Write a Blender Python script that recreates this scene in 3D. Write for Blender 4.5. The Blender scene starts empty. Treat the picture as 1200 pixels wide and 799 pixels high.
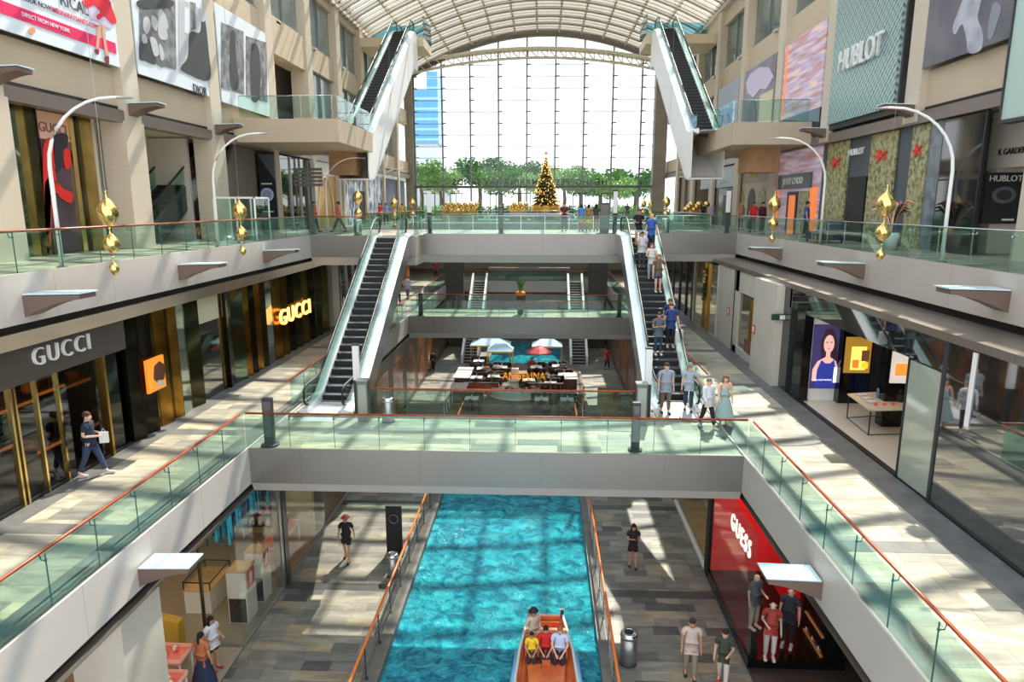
import bpy, bmesh, math, random
from mathutils import Vector, Matrix
from math import sin, cos, pi, radians, sqrt, tan
random.seed(7)
C = bpy.context.scene.collection
SC = bpy.context.scene

# ------------------------------------------------------------------ helpers
def lin(c):
    return tuple(((v / 255) / 12.92 if v / 255 <= .04045 else ((v / 255 + .055) / 1.055) ** 2.4) for v in c)
MATS = {}
def mat(name, rgb, rough=.6, metal=0., emit=None, es=1., spec=.5, alpha=None, coat=0.):
    if name in MATS: return MATS[name]
    m = bpy.data.materials.new(name); m.use_nodes = True
    b = m.node_tree.nodes['Principled BSDF']
    b.inputs['Base Color'].default_value = (*lin(rgb), 1)
    b.inputs['Roughness'].default_value = rough
    b.inputs['Metallic'].default_value = metal
    b.inputs['Specular IOR Level'].default_value = spec
    if coat: b.inputs['Coat Weight'].default_value = coat
    if emit:
        b.inputs['Emission Color'].default_value = (*lin(emit), 1)
        b.inputs['Emission Strength'].default_value = es
    MATS[name] = m
    return m
def nd(nt, typ, **kw):
    n = nt.nodes.new(typ)
    for k, v in kw.items(): setattr(n, k, v)
    return n
def noisy(name, rgb, rgb2, scale=3., rough=.6, metal=0., bump=0., detail=4., spec=.5):
    m = mat(name, rgb, rough, metal, spec=spec); nt = m.node_tree; b = nt.nodes['Principled BSDF']
    if len(nt.nodes) > 2: return m
    tc = nd(nt, 'ShaderNodeTexCoord'); n = nd(nt, 'ShaderNodeTexNoise'); n.inputs['Scale'].default_value = scale
    n.inputs['Detail'].default_value = detail
    r = nd(nt, 'ShaderNodeValToRGB'); r.color_ramp.elements[0].color = (*lin(rgb), 1); r.color_ramp.elements[1].color = (*lin(rgb2), 1)
    r.color_ramp.elements[0].position = .35; r.color_ramp.elements[1].position = .65
    L = nt.links.new
    L(tc.outputs['Object'], n.inputs['Vector']); L(n.outputs['Fac'], r.inputs['Fac']); L(r.outputs['Color'], b.inputs['Base Color'])
    if bump:
        bp = nd(nt, 'ShaderNodeBump'); bp.inputs['Strength'].default_value = bump
        L(n.outputs['Fac'], bp.inputs['Height']); L(bp.outputs['Normal'], b.inputs['Normal'])
    return m
def glass(name, tint, refl=1., rough=0.02):
    if name in MATS: return MATS[name]
    m = bpy.data.materials.new(name); m.use_nodes = True; nt = m.node_tree; nt.nodes.clear()
    o = nd(nt, 'ShaderNodeOutputMaterial'); t = nd(nt, 'ShaderNodeBsdfTransparent'); g = nd(nt, 'ShaderNodeBsdfGlossy')
    t.inputs['Color'].default_value = (*tint, 1); g.inputs['Roughness'].default_value = rough
    mx = nd(nt, 'ShaderNodeMixShader'); f = nd(nt, 'ShaderNodeLayerWeight'); pw = nd(nt, 'ShaderNodeMath', operation='POWER'); pw.inputs[1].default_value = 4.
    mul = nd(nt, 'ShaderNodeMath', operation='MULTIPLY_ADD'); mul.inputs[1].default_value = .5 * refl; mul.inputs[2].default_value = .035 * refl; mul.use_clamp = True
    L = nt.links.new
    L(f.outputs['Facing'], pw.inputs[0]); L(pw.outputs[0], mul.inputs[0]); L(mul.outputs[0], mx.inputs[0]); L(t.outputs[0], mx.inputs[1]); L(g.outputs[0], mx.inputs[2]); L(mx.outputs[0], o.inputs['Surface'])
    MATS[name] = m
    return m
def pavers(name, w, h, stops, rough=.45, vein=.5):
    m = mat(name, (128, 128, 120), rough); nt = m.node_tree; b = nt.nodes['Principled BSDF']; L = nt.links.new
    def mth(op, a, bb=None):
        n = nd(nt, 'ShaderNodeMath', operation=op)
        for i, v in enumerate((a, bb)):
            if v is None: continue
            if isinstance(v, (int, float)): n.inputs[i].default_value = v
            else: L(v, n.inputs[i])
        return n.outputs[0]
    tc = nd(nt, 'ShaderNodeTexCoord'); s = nd(nt, 'ShaderNodeSeparateXYZ'); L(tc.outputs['Object'], s.inputs[0])
    row = mth('FLOOR', mth('DIVIDE', s.outputs['Y'], h))
    wr = nd(nt, 'ShaderNodeTexWhiteNoise', noise_dimensions='1D'); L(row, wr.inputs['W'])
    xo = mth('ADD', mth('DIVIDE', s.outputs['X'], w), mth('MULTIPLY', wr.outputs['Value'], 3.))
    col = mth('FLOOR', xo)
    cb = nd(nt, 'ShaderNodeCombineXYZ'); L(col, cb.inputs[0]); L(row, cb.inputs[1])
    wn = nd(nt, 'ShaderNodeTexWhiteNoise', noise_dimensions='2D'); L(cb.outputs[0], wn.inputs['Vector'])
    r = nd(nt, 'ShaderNodeValToRGB'); cr = r.color_ramp; cr.interpolation = 'CONSTANT'
    while len(cr.elements) < len(stops): cr.elements.new(.5)
    for e, (p, c) in zip(cr.elements, stops): e.position = p; e.color = (*lin(c), 1)
    L(wn.outputs['Value'], r.inputs['Fac'])
    n = nd(nt, 'ShaderNodeTexNoise'); n.inputs['Scale'].default_value = 1.1; n.inputs['Detail'].default_value = 7; n.inputs['Distortion'].default_value = 1.5
    mp = nd(nt, 'ShaderNodeMapping'); mp.inputs['Scale'].default_value = (.6, 2.2, 1)
    L(tc.outputs['Object'], mp.inputs[0]); L(mp.outputs[0], n.inputs['Vector'])
    mr = nd(nt, 'ShaderNodeMapRange'); mr.inputs['From Min'].default_value = .3; mr.inputs['From Max'].default_value = .7
    mr.inputs['To Min'].default_value = 1 - vein; mr.inputs['To Max'].default_value = 1.15
    L(n.outputs['Fac'], mr.inputs['Value'])
    mx = nd(nt, 'ShaderNodeVectorMath', operation='SCALE'); L(r.outputs['Color'], mx.inputs[0]); L(mr.outputs[0], mx.inputs['Scale'])
    # thin joints
    fx = mth('FRACT', xo); fy = mth('FRACT', mth('DIVIDE', s.outputs['Y'], h))
    j = mth('MULTIPLY', mth('GREATER_THAN', fx, .015), mth('GREATER_THAN', fy, .03))
    j2 = mth('ADD', mth('MULTIPLY', j, .35), .65)
    mx2 = nd(nt, 'ShaderNodeVectorMath', operation='SCALE'); L(mx.outputs[0], mx2.inputs[0]); L(j2, mx2.inputs['Scale'])
    L(mx2.outputs[0], b.inputs['Base Color'])
    return m
def panelled(name, rgb, step, axis='Y', rough=.5, metal=0., depth=.75, off=0., wj=.012, noise=.04):
    """plain cladding with thin joints every `step` metres along an axis"""
    m = mat(name, rgb, rough, metal); nt = m.node_tree; b = nt.nodes['Principled BSDF']; L = nt.links.new
    tc = nd(nt, 'ShaderNodeTexCoord'); s = nd(nt, 'ShaderNodeSeparateXYZ'); L(tc.outputs['Object'], s.inputs[0])
    a = nd(nt, 'ShaderNodeMath', operation='ADD'); a.inputs[1].default_value = off; L(s.outputs[axis], a.inputs[0])
    d = nd(nt, 'ShaderNodeMath', operation='DIVIDE'); d.inputs[1].default_value = step; L(a.outputs[0], d.inputs[0])
    f = nd(nt, 'ShaderNodeMath', operation='FRACT'); L(d.outputs[0], f.inputs[0])
    g = nd(nt, 'ShaderNodeMath', operation='LESS_THAN'); g.inputs[1].default_value = wj / step * 1.5; L(f.outputs[0], g.inputs[0])
    n = nd(nt, 'ShaderNodeTexNoise'); n.inputs['Scale'].default_value = .7; n.inputs['Detail'].default_value = 3; L(tc.outputs['Object'], n.inputs['Vector'])
    mr = nd(nt, 'ShaderNodeMapRange'); mr.inputs['To Min'].default_value = 1 - noise * 2; mr.inputs['To Max'].default_value = 1 + noise * 2; L(n.outputs['Fac'], mr.inputs['Value'])
    v = nd(nt, 'ShaderNodeVectorMath', operation='SCALE'); v.inputs[0].default_value = lin(rgb); L(mr.outputs[0], v.inputs['Scale'])
    mx = nd(nt, 'ShaderNodeMix', data_type='RGBA'); L(g.outputs[0], mx.inputs['Factor']); L(v.outputs[0], mx.inputs['A'])
    mx.inputs['B'].default_value = (*[c * (1 - depth) for c in lin(rgb)], 1)
    L(mx.outputs['Result'], b.inputs['Base Color'])
    return m

class MB:
    def __init__(s): s.v = []; s.f = []
    def add(s, vs, fs):
        o = len(s.v); s.v += [tuple(p) for p in vs]; s.f += [tuple(i + o for i in f) for f in fs]; return s
    def box(s, x0, x1, y0, y1, z0, z1):
        return s.hexa([(x0, y0, z0), (x1, y0, z0), (x1, y1, z0), (x0, y1, z0)], [(x0, y0, z1), (x1, y0, z1), (x1, y1, z1), (x0, y1, z1)])
    def cbox(s, c, d, rz=0.):
        cx, cy, cz = c; a, b, e = d[0] / 2, d[1] / 2, d[2] / 2; co, si = cos(rz), sin(rz)
        P = [(cx + x * co - y * si, cy + x * si + y * co) for x, y in ((-a, -b), (a, -b), (a, b), (-a, b))]
        return s.hexa([(x, y, cz - e) for x, y in P], [(x, y, cz + e) for x, y in P])
    def hexa(s, bt, tp):
        return s.add(bt + tp, [(3, 2, 1, 0), (4, 5, 6, 7), (0, 1, 5, 4), (1, 2, 6, 5), (2, 3, 7, 6), (3, 0, 4, 7)])
    def prism(s, poly, axis, a0, a1):
        """poly in the two other axes (in xyz order), extruded along axis"""
        n = len(poly)
        def mk(p, a):
            return (a, p[0], p[1]) if axis == 'x' else ((p[0], a, p[1]) if axis == 'y' else (p[0], p[1], a))
        vs = [mk(p, a0) for p in poly] + [mk(p, a1) for p in poly]
        fs = [tuple(range(n))[::-1], tuple(range(n, 2 * n))] + [(i, (i + 1) % n, n + (i + 1) % n, n + i) for i in range(n)]
        return s.add(vs, fs)
    def tube(s, pts, r, n=8, closed=False, cap=True):
        pts = [Vector(p) for p in pts]; N = len(pts)
        rs = r if isinstance(r, (list, tuple)) else [r] * N
        vs = []; fs = []
        for i, p in enumerate(pts):
            if closed: t = pts[(i + 1) % N] - pts[i - 1]
            else: t = pts[min(i + 1, N - 1)] - pts[max(i - 1, 0)]
            t.normalize(); u = Vector((0, 0, 1)) if abs(t.z) < .9 else Vector((1, 0, 0))
            a = t.cross(u).normalized(); b = t.cross(a)
            for k in range(n):
                an = 2 * pi * k / n; vs.append(p + (a * cos(an) + b * sin(an)) * rs[i])
        for i in range(N if closed else N - 1):
            for k in range(n):
                j = (i + 1) % N; fs.append((i * n + k, i * n + (k + 1) % n, j * n + (k + 1) % n, j * n + k))
        if cap and not closed: fs += [tuple(range(n))[::-1], tuple((N - 1) * n + k for k in range(n))]
        return s.add(vs, fs)
    def lathe(s, prof, c=(0, 0, 0), n=16, mod=None):
        vs = []; fs = []
        for i, (r, z) in enumerate(prof):
            for k in range(n):
                a = 2 * pi * k / n; q = r * (mod(a, i) if mod else 1)
                vs.append((c[0] + q * cos(a), c[1] + q * sin(a), c[2] + z))
        m = len(prof)
        for i in range(m - 1):
            for k in range(n): fs.append((i * n + k, i * n + (k + 1) % n, (i + 1) * n + (k + 1) % n, (i + 1) * n + k))
        fs += [tuple(range(n))[::-1], tuple((m - 1) * n + k for k in range(n))]
        return s.add(vs, fs)
    def ball(s, c, r, n=10, m=7):
        r = r if isinstance(r, (list, tuple)) else (r, r, r)
        vs = [(c[0], c[1], c[2] + r[2])]; fs = []
        for i in range(1, m):
            ph = pi * i / m
            for k in range(n):
                a = 2 * pi * k / n; vs.append((c[0] + r[0] * sin(ph) * cos(a), c[1] + r[1] * sin(ph) * sin(a), c[2] + r[2] * cos(ph)))
        vs.append((c[0], c[1], c[2] - r[2]))
        for k in range(n):
            fs.append((0, 1 + k, 1 + (k + 1) % n))
            for i in range(m - 2): fs.append((1 + i * n + k, 1 + (i + 1) * n + k, 1 + (i + 1) * n + (k + 1) % n, 1 + i * n + (k + 1) % n))
            b = 1 + (m - 2) * n; fs.append((len(vs) - 1, b + (k + 1) % n, b + k))
        return s.add(vs, fs)
    def build(s, name, m, parent=None, smooth=False, bevel=0.):
        me = bpy.data.meshes.new(name)
        o = parent.location if parent is not None else Vector((0, 0, 0))
        if parent is not None and parent.parent is not None: o = o + parent.parent.location
        vs = [(v[0] - o[0], v[1] - o[1], v[2] - o[2]) for v in s.v]
        me.from_pydata(vs, [], s.f); me.materials.append(m)
        bm = bmesh.new(); bm.from_mesh(me); bmesh.ops.recalc_face_normals(bm, faces=bm.faces)
        if bevel: bmesh.ops.bevel(bm, geom=bm.edges[:], offset=bevel, segments=2, affect='EDGES', profile=.5)
        bm.to_mesh(me); bm.free()
        if smooth:
            for p in me.polygons: p.use_smooth = True
        ob = bpy.data.objects.new(name, me); C.objects.link(ob)
        if parent is not None: ob.parent = parent
        return ob
def box(*a): return MB().box(*a)
def tag(o, label, cat, group=None, kind=None):
    if label: o['label'] = label
    if cat: o['category'] = cat
    if group: o['group'] = group
    if kind: o['kind'] = kind
    return o
def thing(name, label, cat, loc=(0, 0, 0), group=None):
    o = bpy.data.objects.new(name, None); C.objects.link(o); o.location = loc; o.empty_display_size = .2
    return tag(o, label, cat, group)
def struct(name, mb, m, **k):
    o = mb.build(name, m, **k); o['kind'] = 'structure'; return o
def dup(root, loc, rz=None, label=None, group=None):
    r = root.copy(); C.objects.link(r); r.location = loc
    if rz is not None: r.rotation_euler = (0, 0, rz)
    if label: r['label'] = label
    if group: r['group'] = group
    for ch in list(root.children):
        c = ch.copy(); C.objects.link(c); c.parent = r
        for g in ch.children:
            d = g.copy(); C.objects.link(d); d.parent = c
    return r
TEXTQ = []
def text(name, s, size, loc, rot, m, parent=None, ext=.02, sx=1., bold=0., align='CENTER', space=1.):
    cu = bpy.data.curves.new(name, 'FONT'); cu.body = s; cu.size = size; cu.extrude = ext; cu.align_x = align; cu.align_y = 'CENTER'
    cu.offset = bold; cu.resolution_u = 3; cu.space_character = space
    tmp = bpy.data.objects.new('tmp', cu); C.objects.link(tmp)
    me = bpy.data.meshes.new_from_object(tmp); bpy.data.objects.remove(tmp)
    me.materials.clear(); me.materials.append(m)
    M = Matrix.Translation(loc) @ (Matrix.Rotation(rot[2], 4, 'Z') @ Matrix.Rotation(rot[0], 4, 'X')) @ Matrix.Diagonal((sx, 1, 1, 1))
    if parent is not None: M = Matrix.Translation(-parent.location) @ M
    me.transform(M)
    ob = bpy.data.objects.new(name, me); C.objects.link(ob)
    if parent is not None: ob.parent = parent
    return ob
H = pi / 2
# survey: turns a bearing measured from the viewing gallery into a point on a real wall (x), cross plane (y) or floor (z)
_F, _t, _a, _h = 800., radians(11.3), radians(2.57), 12.9
_f = Vector((-sin(_a) * cos(_t), cos(_a) * cos(_t), -sin(_t))); _r = Vector((cos(_a), sin(_a), 0)); _u = _r.cross(_f)
def _ray(px, py): return _f + _r * ((px - 600) / _F) - _u * ((py - 399.5) / _F)
def wx(px, py, x):
    d = _ray(px, py); k = x / d.x; return (d.y * k, _h + d.z * k)
def wy(px, py, y):
    d = _ray(px, py); k = y / d.y; return (d.x * k, _h + d.z * k)
def fl(px, py, z):
    d = _ray(px, py); k = (z - _h) / d.z; return (d.x * k, d.y * k)
LEFTW = (H, 0, H); RIGHTW = (H, 0, -H); FRONT = (H, 0, 0); BACK = (H, 0, pi)

# camera-free survey constants (metres): storeys, edges and wall lines of the hall
L0, L1, L2, L3 = 0., 5.7, 11.3, 17.0
XL, XR = -8.75, 5.88          # first-floor slab edges
UL, UR = -11.9, 10.7          # upper slab edges
WL, WR = -12.55, 9.55         # first-floor shopfront lines
CL, CR = -15.0, 13.5          # upper column lines
YN, YF = 2., 80.

# ------------------------------------------------------------------ materials
stone0 = pavers('stone paving canal level', .8, .42, [(0, (118, 115, 106)), (.18, (136, 132, 120)), (.36, (124, 120, 110)), (.52, (148, 142, 126)), (.66, (106, 103, 96)), (.76, (156, 142, 116)), (.84, (138, 132, 118)), (.95, (84, 83, 80))], .5, .4)
stone1 = pavers('stone paving first floor', 1.3, .55, [(0, (176, 168, 150)), (.25, (158, 152, 138)), (.45, (190, 180, 158)), (.65, (168, 158, 138)), (.8, (140, 136, 124)), (.9, (196, 184, 156)), (.97, (112, 110, 102))], .42, .42)
band = noisy('grey stone band', (112, 110, 106), (92, 91, 88), 2, .5)
bandd = noisy('dark stone band', (74, 73, 70), (60, 60, 58), 2, .4)
fascia = panelled('pale metal fascia', (196, 186, 178), 2.3, 'Y', .42, .0, .35)
fasciaR = panelled('warm grey metal fascia', (186, 176, 166), 4.6, 'Y', .42, .0, .35)
bridgem = panelled('brushed steel bridge', (140, 136, 130), 3.6, 'X', .3, .6, .25)
bridgelip = mat('steel bridge lip', (200, 192, 184), .4, .3)
gapm = mat('dark recess', (34, 29, 26), .8)
channel = panelled('bronze grey soffit channel', (150, 138, 126), 2.3, 'Y', .3, .6, .3)
beige = panelled('beige wall cladding', (196, 178, 152), 3.4, 'Z', .7, 0, .18, off=1.)
column_m = panelled('beige column', (202, 188, 168), 2.9, 'Z', .6, 0, .2, off=.4)
lightwall = noisy('pale plaster', (205, 196, 182), (198, 189, 175), 1, .6)
soffit = mat('cream soffit', (222, 206, 178), .7)
steelgrey = mat('brushed steel', (168, 168, 166), .28, .9)
chrome = mat('polished chrome', (215, 215, 215), .12, 1.)
white = mat('white paint', (232, 230, 226), .5)
alum = mat('pale aluminium cladding', (236, 236, 236), .3, .25)
black = mat('matt black', (22, 22, 22), .5)
blackg = mat('gloss black', (14, 13, 13), .08)
darkg = mat('charcoal', (52, 52, 54), .5)
handr = noisy('reddish timber handrail', (168, 78, 40), (140, 60, 30), 4, .35)
orang = mat('orange timber handrail', (214, 110, 40), .35)
gl = glass('green tinted balustrade glass', (.78, .91, .87), 1.)
glc = glass('clear shop glass', (.93, .95, .94), 1.2)
glw = glass('end wall glass', (.96, .98, .98), .6)
gld = glass('dark tinted glass', (.30, .31, .30), 2.2)
glr = glass('roof glass', (.97, .985, .985), .5)
edge = mat('glass edge', (58, 96, 88), .3)
gold = mat('polished gold', (240, 206, 132), .2, 1.)
gold2 = mat('brushed brass', (176, 134, 62), .3, 1.)
red = mat('bright red', (214, 24, 26), .5)
# ------------------------------------------------------------------ camera, sun, sky
cam_d = bpy.data.cameras.new('camera'); cam = bpy.data.objects.new('camera', cam_d); C.objects.link(cam)
cam_d.sensor_width = 36; cam_d.lens = 24.0; cam_d.clip_start = .1; cam_d.clip_end = 3000
cam.location = (0, 0, 12.9); cam.rotation_euler = (radians(90 - 11.3), 0, radians(2.57))
SC.camera = cam
sun_d = bpy.data.lights.new('sun', 'SUN'); sun = bpy.data.objects.new('sun', sun_d); C.objects.link(sun)
sun_d.energy = 7.6; sun_d.angle = radians(.55); sun_d.color = (1, .925, .79)
sun.rotation_euler = Vector((.2, .84, 1.)).to_track_quat('Z', 'Y').to_euler()
W = bpy.data.worlds.new('World'); SC.world = W; W.use_nodes = True
nt = W.node_tree; bg = nt.nodes['Background']
tc = nd(nt, 'ShaderNodeTexCoord'); sp = nd(nt, 'ShaderNodeSeparateXYZ'); cr = nd(nt, 'ShaderNodeValToRGB')
cr.color_ramp.elements[0].position = 0.; cr.color_ramp.elements[0].color = (.96, .97, 1, 1)
cr.color_ramp.elements[1].position = .8; cr.color_ramp.elements[1].color = (.72, .84, 1, 1)
nt.links.new(tc.outputs['Generated'], sp.inputs[0]); nt.links.new(sp.outputs['Z'], cr.inputs['Fac']); nt.links.new(cr.outputs['Color'], bg.inputs['Color'])
bg.inputs['Strength'].default_value = 1.95
SC.view_settings.view_transform = 'Standard'; SC.view_settings.look = 'None'; SC.view_settings.gamma = 1
SC.view_settings.exposure = .2; SC.view_settings.use_curve_mapping = False
SC.cycles.transparent_max_bounces = 40; SC.cycles.max_bounces = 8; SC.cycles.diffuse_bounces = 5; SC.cycles.glossy_bounces = 3

# ------------------------------------------------------------------ canal level
struct('floor_promenade_left', box(-20, -4.9, YN, 78, -.3, 0), stone0)
struct('floor_promenade_right', box(2.15, 18, YN, 78, -.3, 0), stone0)
cop = noisy('canal coping stone', (122, 118, 108), (98, 95, 88), 2, .5)
struct('trim_canal_left', box(-4.9, -4.45, YN, 65, -1.6, .06), cop)
struct('trim_canal_right', box(1.75, 2.15, YN, 65, -1.6, .06), cop)
struct('trim_canal_end', box(-4.9, 2.15, 65, 78, -1.6, 0), cop)
struct('floor_canal_bed', box(-4.45, 1.75, YN, 65, -1.6, -1.4), mat('teal canal tiles', (50, 150, 160), .6))
for k, (a, b_) in enumerate(((-9.6, -8.75), (5.88, 6.7))): struct('trim_%d' % (k + 1), box(a, b_, YN, 65, 0, .006), bandd)
for k, y in enumerate((14.2, 20.9, 27.6, 34.3, 41)):
    struct('trim_%d' % (k + 10), box(-8.75, -4.9, y, y + .45, 0, .004), bandd)
    struct('trim_%d' % (k + 20), box(2.15, 5.88, y, y + .45, 0, .004), bandd)
# water surface: teal body under rippled, glossy surface
wm = mat('canal water', (26, 150, 164), .05, spec=.5); nt = wm.node_tree; b = nt.nodes['Principled BSDF']; L = nt.links.new
tc = nd(nt, 'ShaderNodeTexCoord'); n1 = nd(nt, 'ShaderNodeTexNoise'); n1.inputs['Scale'].default_value = 2.2; n1.inputs['Detail'].default_value = 6; n1.inputs['Distortion'].default_value = .8
v1 = nd(nt, 'ShaderNodeTexNoise'); v1.inputs['Scale'].default_value = 6.; v1.inputs['Detail'].default_value = 3
ad = nd(nt, 'ShaderNodeMath', operation='MULTIPLY_ADD'); ad.inputs[1].default_value = .35
L(tc.outputs['Object'], n1.inputs['Vector']); L(tc.outputs['Object'], v1.inputs['Vector']); L(v1.outputs['Fac'], ad.inputs[0]); L(n1.outputs['Fac'], ad.inputs[2])
bp = nd(nt, 'ShaderNodeBump'); bp.inputs['Strength'].default_value = 1.; bp.inputs['Distance'].default_value = .30; L(ad.outputs[0], bp.inputs['Height']); L(bp.outputs['Normal'], b.inputs['Normal'])
rp = nd(nt, 'ShaderNodeValToRGB'); rp.color_ramp.elements[0].position = .38; rp.color_ramp.elements[0].color = (*lin((10, 112, 134)), 1); rp.color_ramp.elements[1].position = .64; rp.color_ramp.elements[1].color = (*lin((44, 168, 182)), 1)  # mild caustic light painted into the teal by the noise
L(n1.outputs['Fac'], rp.inputs['Fac']); L(rp.outputs['Color'], b.inputs['Base Color'])
w = struct('canal_water', MB().add([(-4.45, YN, -.2), (1.75, YN, -.2), (1.75, 65, -.2), (-4.45, 65, -.2)], [(0, 1, 2, 3)]), wm)

# ------------------------------------------------------------------ floor slabs and fascias
struct('floor_first_left', box(-20, -8.8, YN, 78, 4.62, 5.7), stone1)
struct('floor_first_right', box(5.93, 18, YN, 78, 4.62, 5.7), stone1)
struct('floor_first_far', box(-8.8, 5.93, 65, 78, 4.62, 5.7), stone1)
struct('trim_fascia_first_left', box(-8.8, -8.75, YN, 65, 4.62, 5.76), fascia)
struct('trim_fascia_first_right', box(5.88, 5.93, YN, 65, 4.62, 5.76), fasciaR)
struct('trim_fascia_first_far', box(-8.8, 5.93, 64.9, 65, 4.7, 5.76), fasciaR)
for nme, x0, x1 in (('left', -9.3, -8.95), ('right', 6.08, 6.4)):
    struct('trim_gap_first_' + nme, box(x0, x1, YN, 65, 4.3, 4.62), gapm)
struct('trim_channel_first_left', MB().prism([(-8.78, 4.36), (-9.3, 4.36), (-9.3, 4.02), (-9.02, 4.02)], 'y', YN, 65), channel)
struct('trim_channel_first_right', MB().prism([(5.91, 4.36), (6.4, 4.36), (6.4, 4.02), (6.15, 4.02)], 'y', YN, 65), channel)
struct('floor_upper_left', box(-20, -11.95, YN, 80, 10.3, 11.3), stone1)
struct('floor_upper_right', box(10.75, 18, YN, 80, 10.3, 11.3), stone1)
struct('trim_fascia_upper_left', box(-11.95, -11.9, YN, 70, 10.22, 11.36), fascia)
struct('trim_fascia_upper_right', box(10.7, 10.75, YN, 70, 10.22, 11.36), fasciaR)
struct('trim_gap_upper_left', box(-12.5, -12.1, YN, 70, 9.95, 10.3), gapm)
struct('trim_gap_upper_right', box(10.9, 11.3, YN, 70, 9.95, 10.3), gapm)
struct('trim_channel_upper_left', MB().prism([(-11.98, 10.02), (-12.6, 10.02), (-12.6, 9.6), (-12.2, 9.6)], 'y', YN, 70), channel)
struct('trim_channel_upper_right', MB().prism([(10.78, 10.02), (9.5, 9.95), (9.5, 9.75), (10.5, 9.62)], 'y', YN, 70), channel)
# borders and cross bands let into the first floor
struct('trim_30', box(-12.55, -11.95, YN, 65, 5.7, 5.706), band); struct('trim_31', box(8.75, 9.55, YN, 65, 5.7, 5.706), band)
struct('trim_32', box(-9.45, -8.8, YN, 65, 5.7, 5.706), band); struct('trim_33', box(5.93, 6.5, YN, 65, 5.7, 5.706), band)
for k, y in enumerate((13.6, 20.3, 27, 33.7, 40.4)):
    struct('trim_%d' % (40 + k), box(-11.95, -9.45, y, y + .5, 5.7, 5.705), band)
    struct('trim_%d' % (50 + k), box(6.5, 8.75, y, y + .5, 5.7, 5.705), band)
# ---- bridges
def bridge(nm, x0, x1, y0, y1, z, th=1.05, lip=.3, fl=stone1):
    struct('floor_bridge_' + nm, box(x0, x1, y0 + .06, y1 - .06, z - th, z), fl)
    m1 = MB().box(x0, x1, y0, y0 + .06, z - th, z + .05); struct('trim_bridge_front_' + nm, m1, bridgem)
    struct('trim_bridge_rear_' + nm, box(x0, x1, y1 - .06, y1, z - th, z + .05), bridgem)
    struct('trim_bridge_lip_' + nm, MB().prism([(y0 + .02, z - th), (y1 - .02, z - th), (y1 - .5, z - th - lip), (y0 + .16, z - th - lip)], 'x', x0, x1), bridgelip)
bridge('near', -8.75, 5.88, 19.03, 22.35, L1)
bridge('near_left_landing', -8.75, -6.35, 22.35, 24.2, L1, 1.05, .3)
bridge('near_right_landing', 3.75, 5.88, 22.35, 24.7, L1, 1.05, .3)
bridge('upper', -6.5, 6.2, 37.3, 45, L2, 1.1, .42)
bridge('upper_left', -11.9, -6.5, 34.8, 45, L2, 1.05, .42)
bridge('upper_right', 6.2, 10.7, 38.6, 45, L2, 1.1, .42)
bridge('far', -8.75, 5.88, 43.7, 47.2, L1, 1.05, .35)
struct('floor_plaza', box(-11.95, 10.75, 70, 80, 10.3, 11.3), stone1)
struct('trim_fascia_plaza', box(-11.95, 10.75, 69.9, 70, 10.2, 11.36), fasciaR)

# ------------------------------------------------------------------ upper walls
colL = [12.2, 18.8, 25.45, 32.1, 39.1, 45.7, 52.3, 59.0, 65.7, 72.4]
colR = [12.4, 19.8, 27.0, 34.95, 42.2, 49.9, 57.2, 64.6, 72.0]
for side, xc, cols, sg in (('left', CL, colL, -1), ('right', CR, colR, 1)):
    def bx(mb, a, b, *r):   # a,b = depth behind the column face
        x0, x1 = sorted((xc + sg * a, xc + sg * b)); return mb.box(x0, x1, *r)
    for y in cols:
        if side == 'right':
            if y not in (27.0, 34.95): struct('column', bx(MB(), 0, .2, y - .6, y + .6, L2, 15.85), column_m)
        elif y > 39: struct('column', bx(MB(), 0, .2, y - .3, y + .3, L2, 15.85), column_m)
        else: struct('column', bx(MB(), 0, .9, y - .62, y + .62, L2, 15.85), column_m)
        struct('column', bx(MB(), 0, 1.1, y - .5, y + .5, 15.85, 27.4), column_m)
    struct('wall_%s' % side, bx(bx(MB(), .28, .9, YN, 80, 16.35, 17.6), .3, 3.2, YN, 80, 16.95, 17.1), beige)
    struct('wall_%s' % side, bx(MB(), .28, .9, YN, 80, 21.6, 23.1), beige)
    struct('wall_%s' % side, bx(MB(), .28, .9, YN, 80, 26.3, 27.5), beige)
    struct('wall_%s' % side, bx(MB(), 3.0, 3.4, YN, 80, L0, 27.5), lightwall)
    struct('ceiling_upper_%s' % side, bx(bx(MB(), .9, 3.4, YN, 80, 22.4, 22.6), .9, 3.4, YN, 80, 27.2, 27.4), lightwall)
    struct('trim_beam_%s' % side, bx(MB(), .04, .5, YN, 80, 15.78, 16.2), mat('mauve grey steel beam', (136, 122, 114), .4, .4))
    struct('trim_beam_gap_%s' % side, bx(MB(), .25, .5, YN, 80, 16.2, 16.35), gapm)
    struct('ceiling_shop_%s' % side, bx(MB(), .5, 3.4, YN, 80, 15.9, 16.05), soffit)
    struct('trim_eave_%s' % side, bx(MB(), -.1, .6, YN, 80, 27.4, 27.75), bridgelip)

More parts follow.
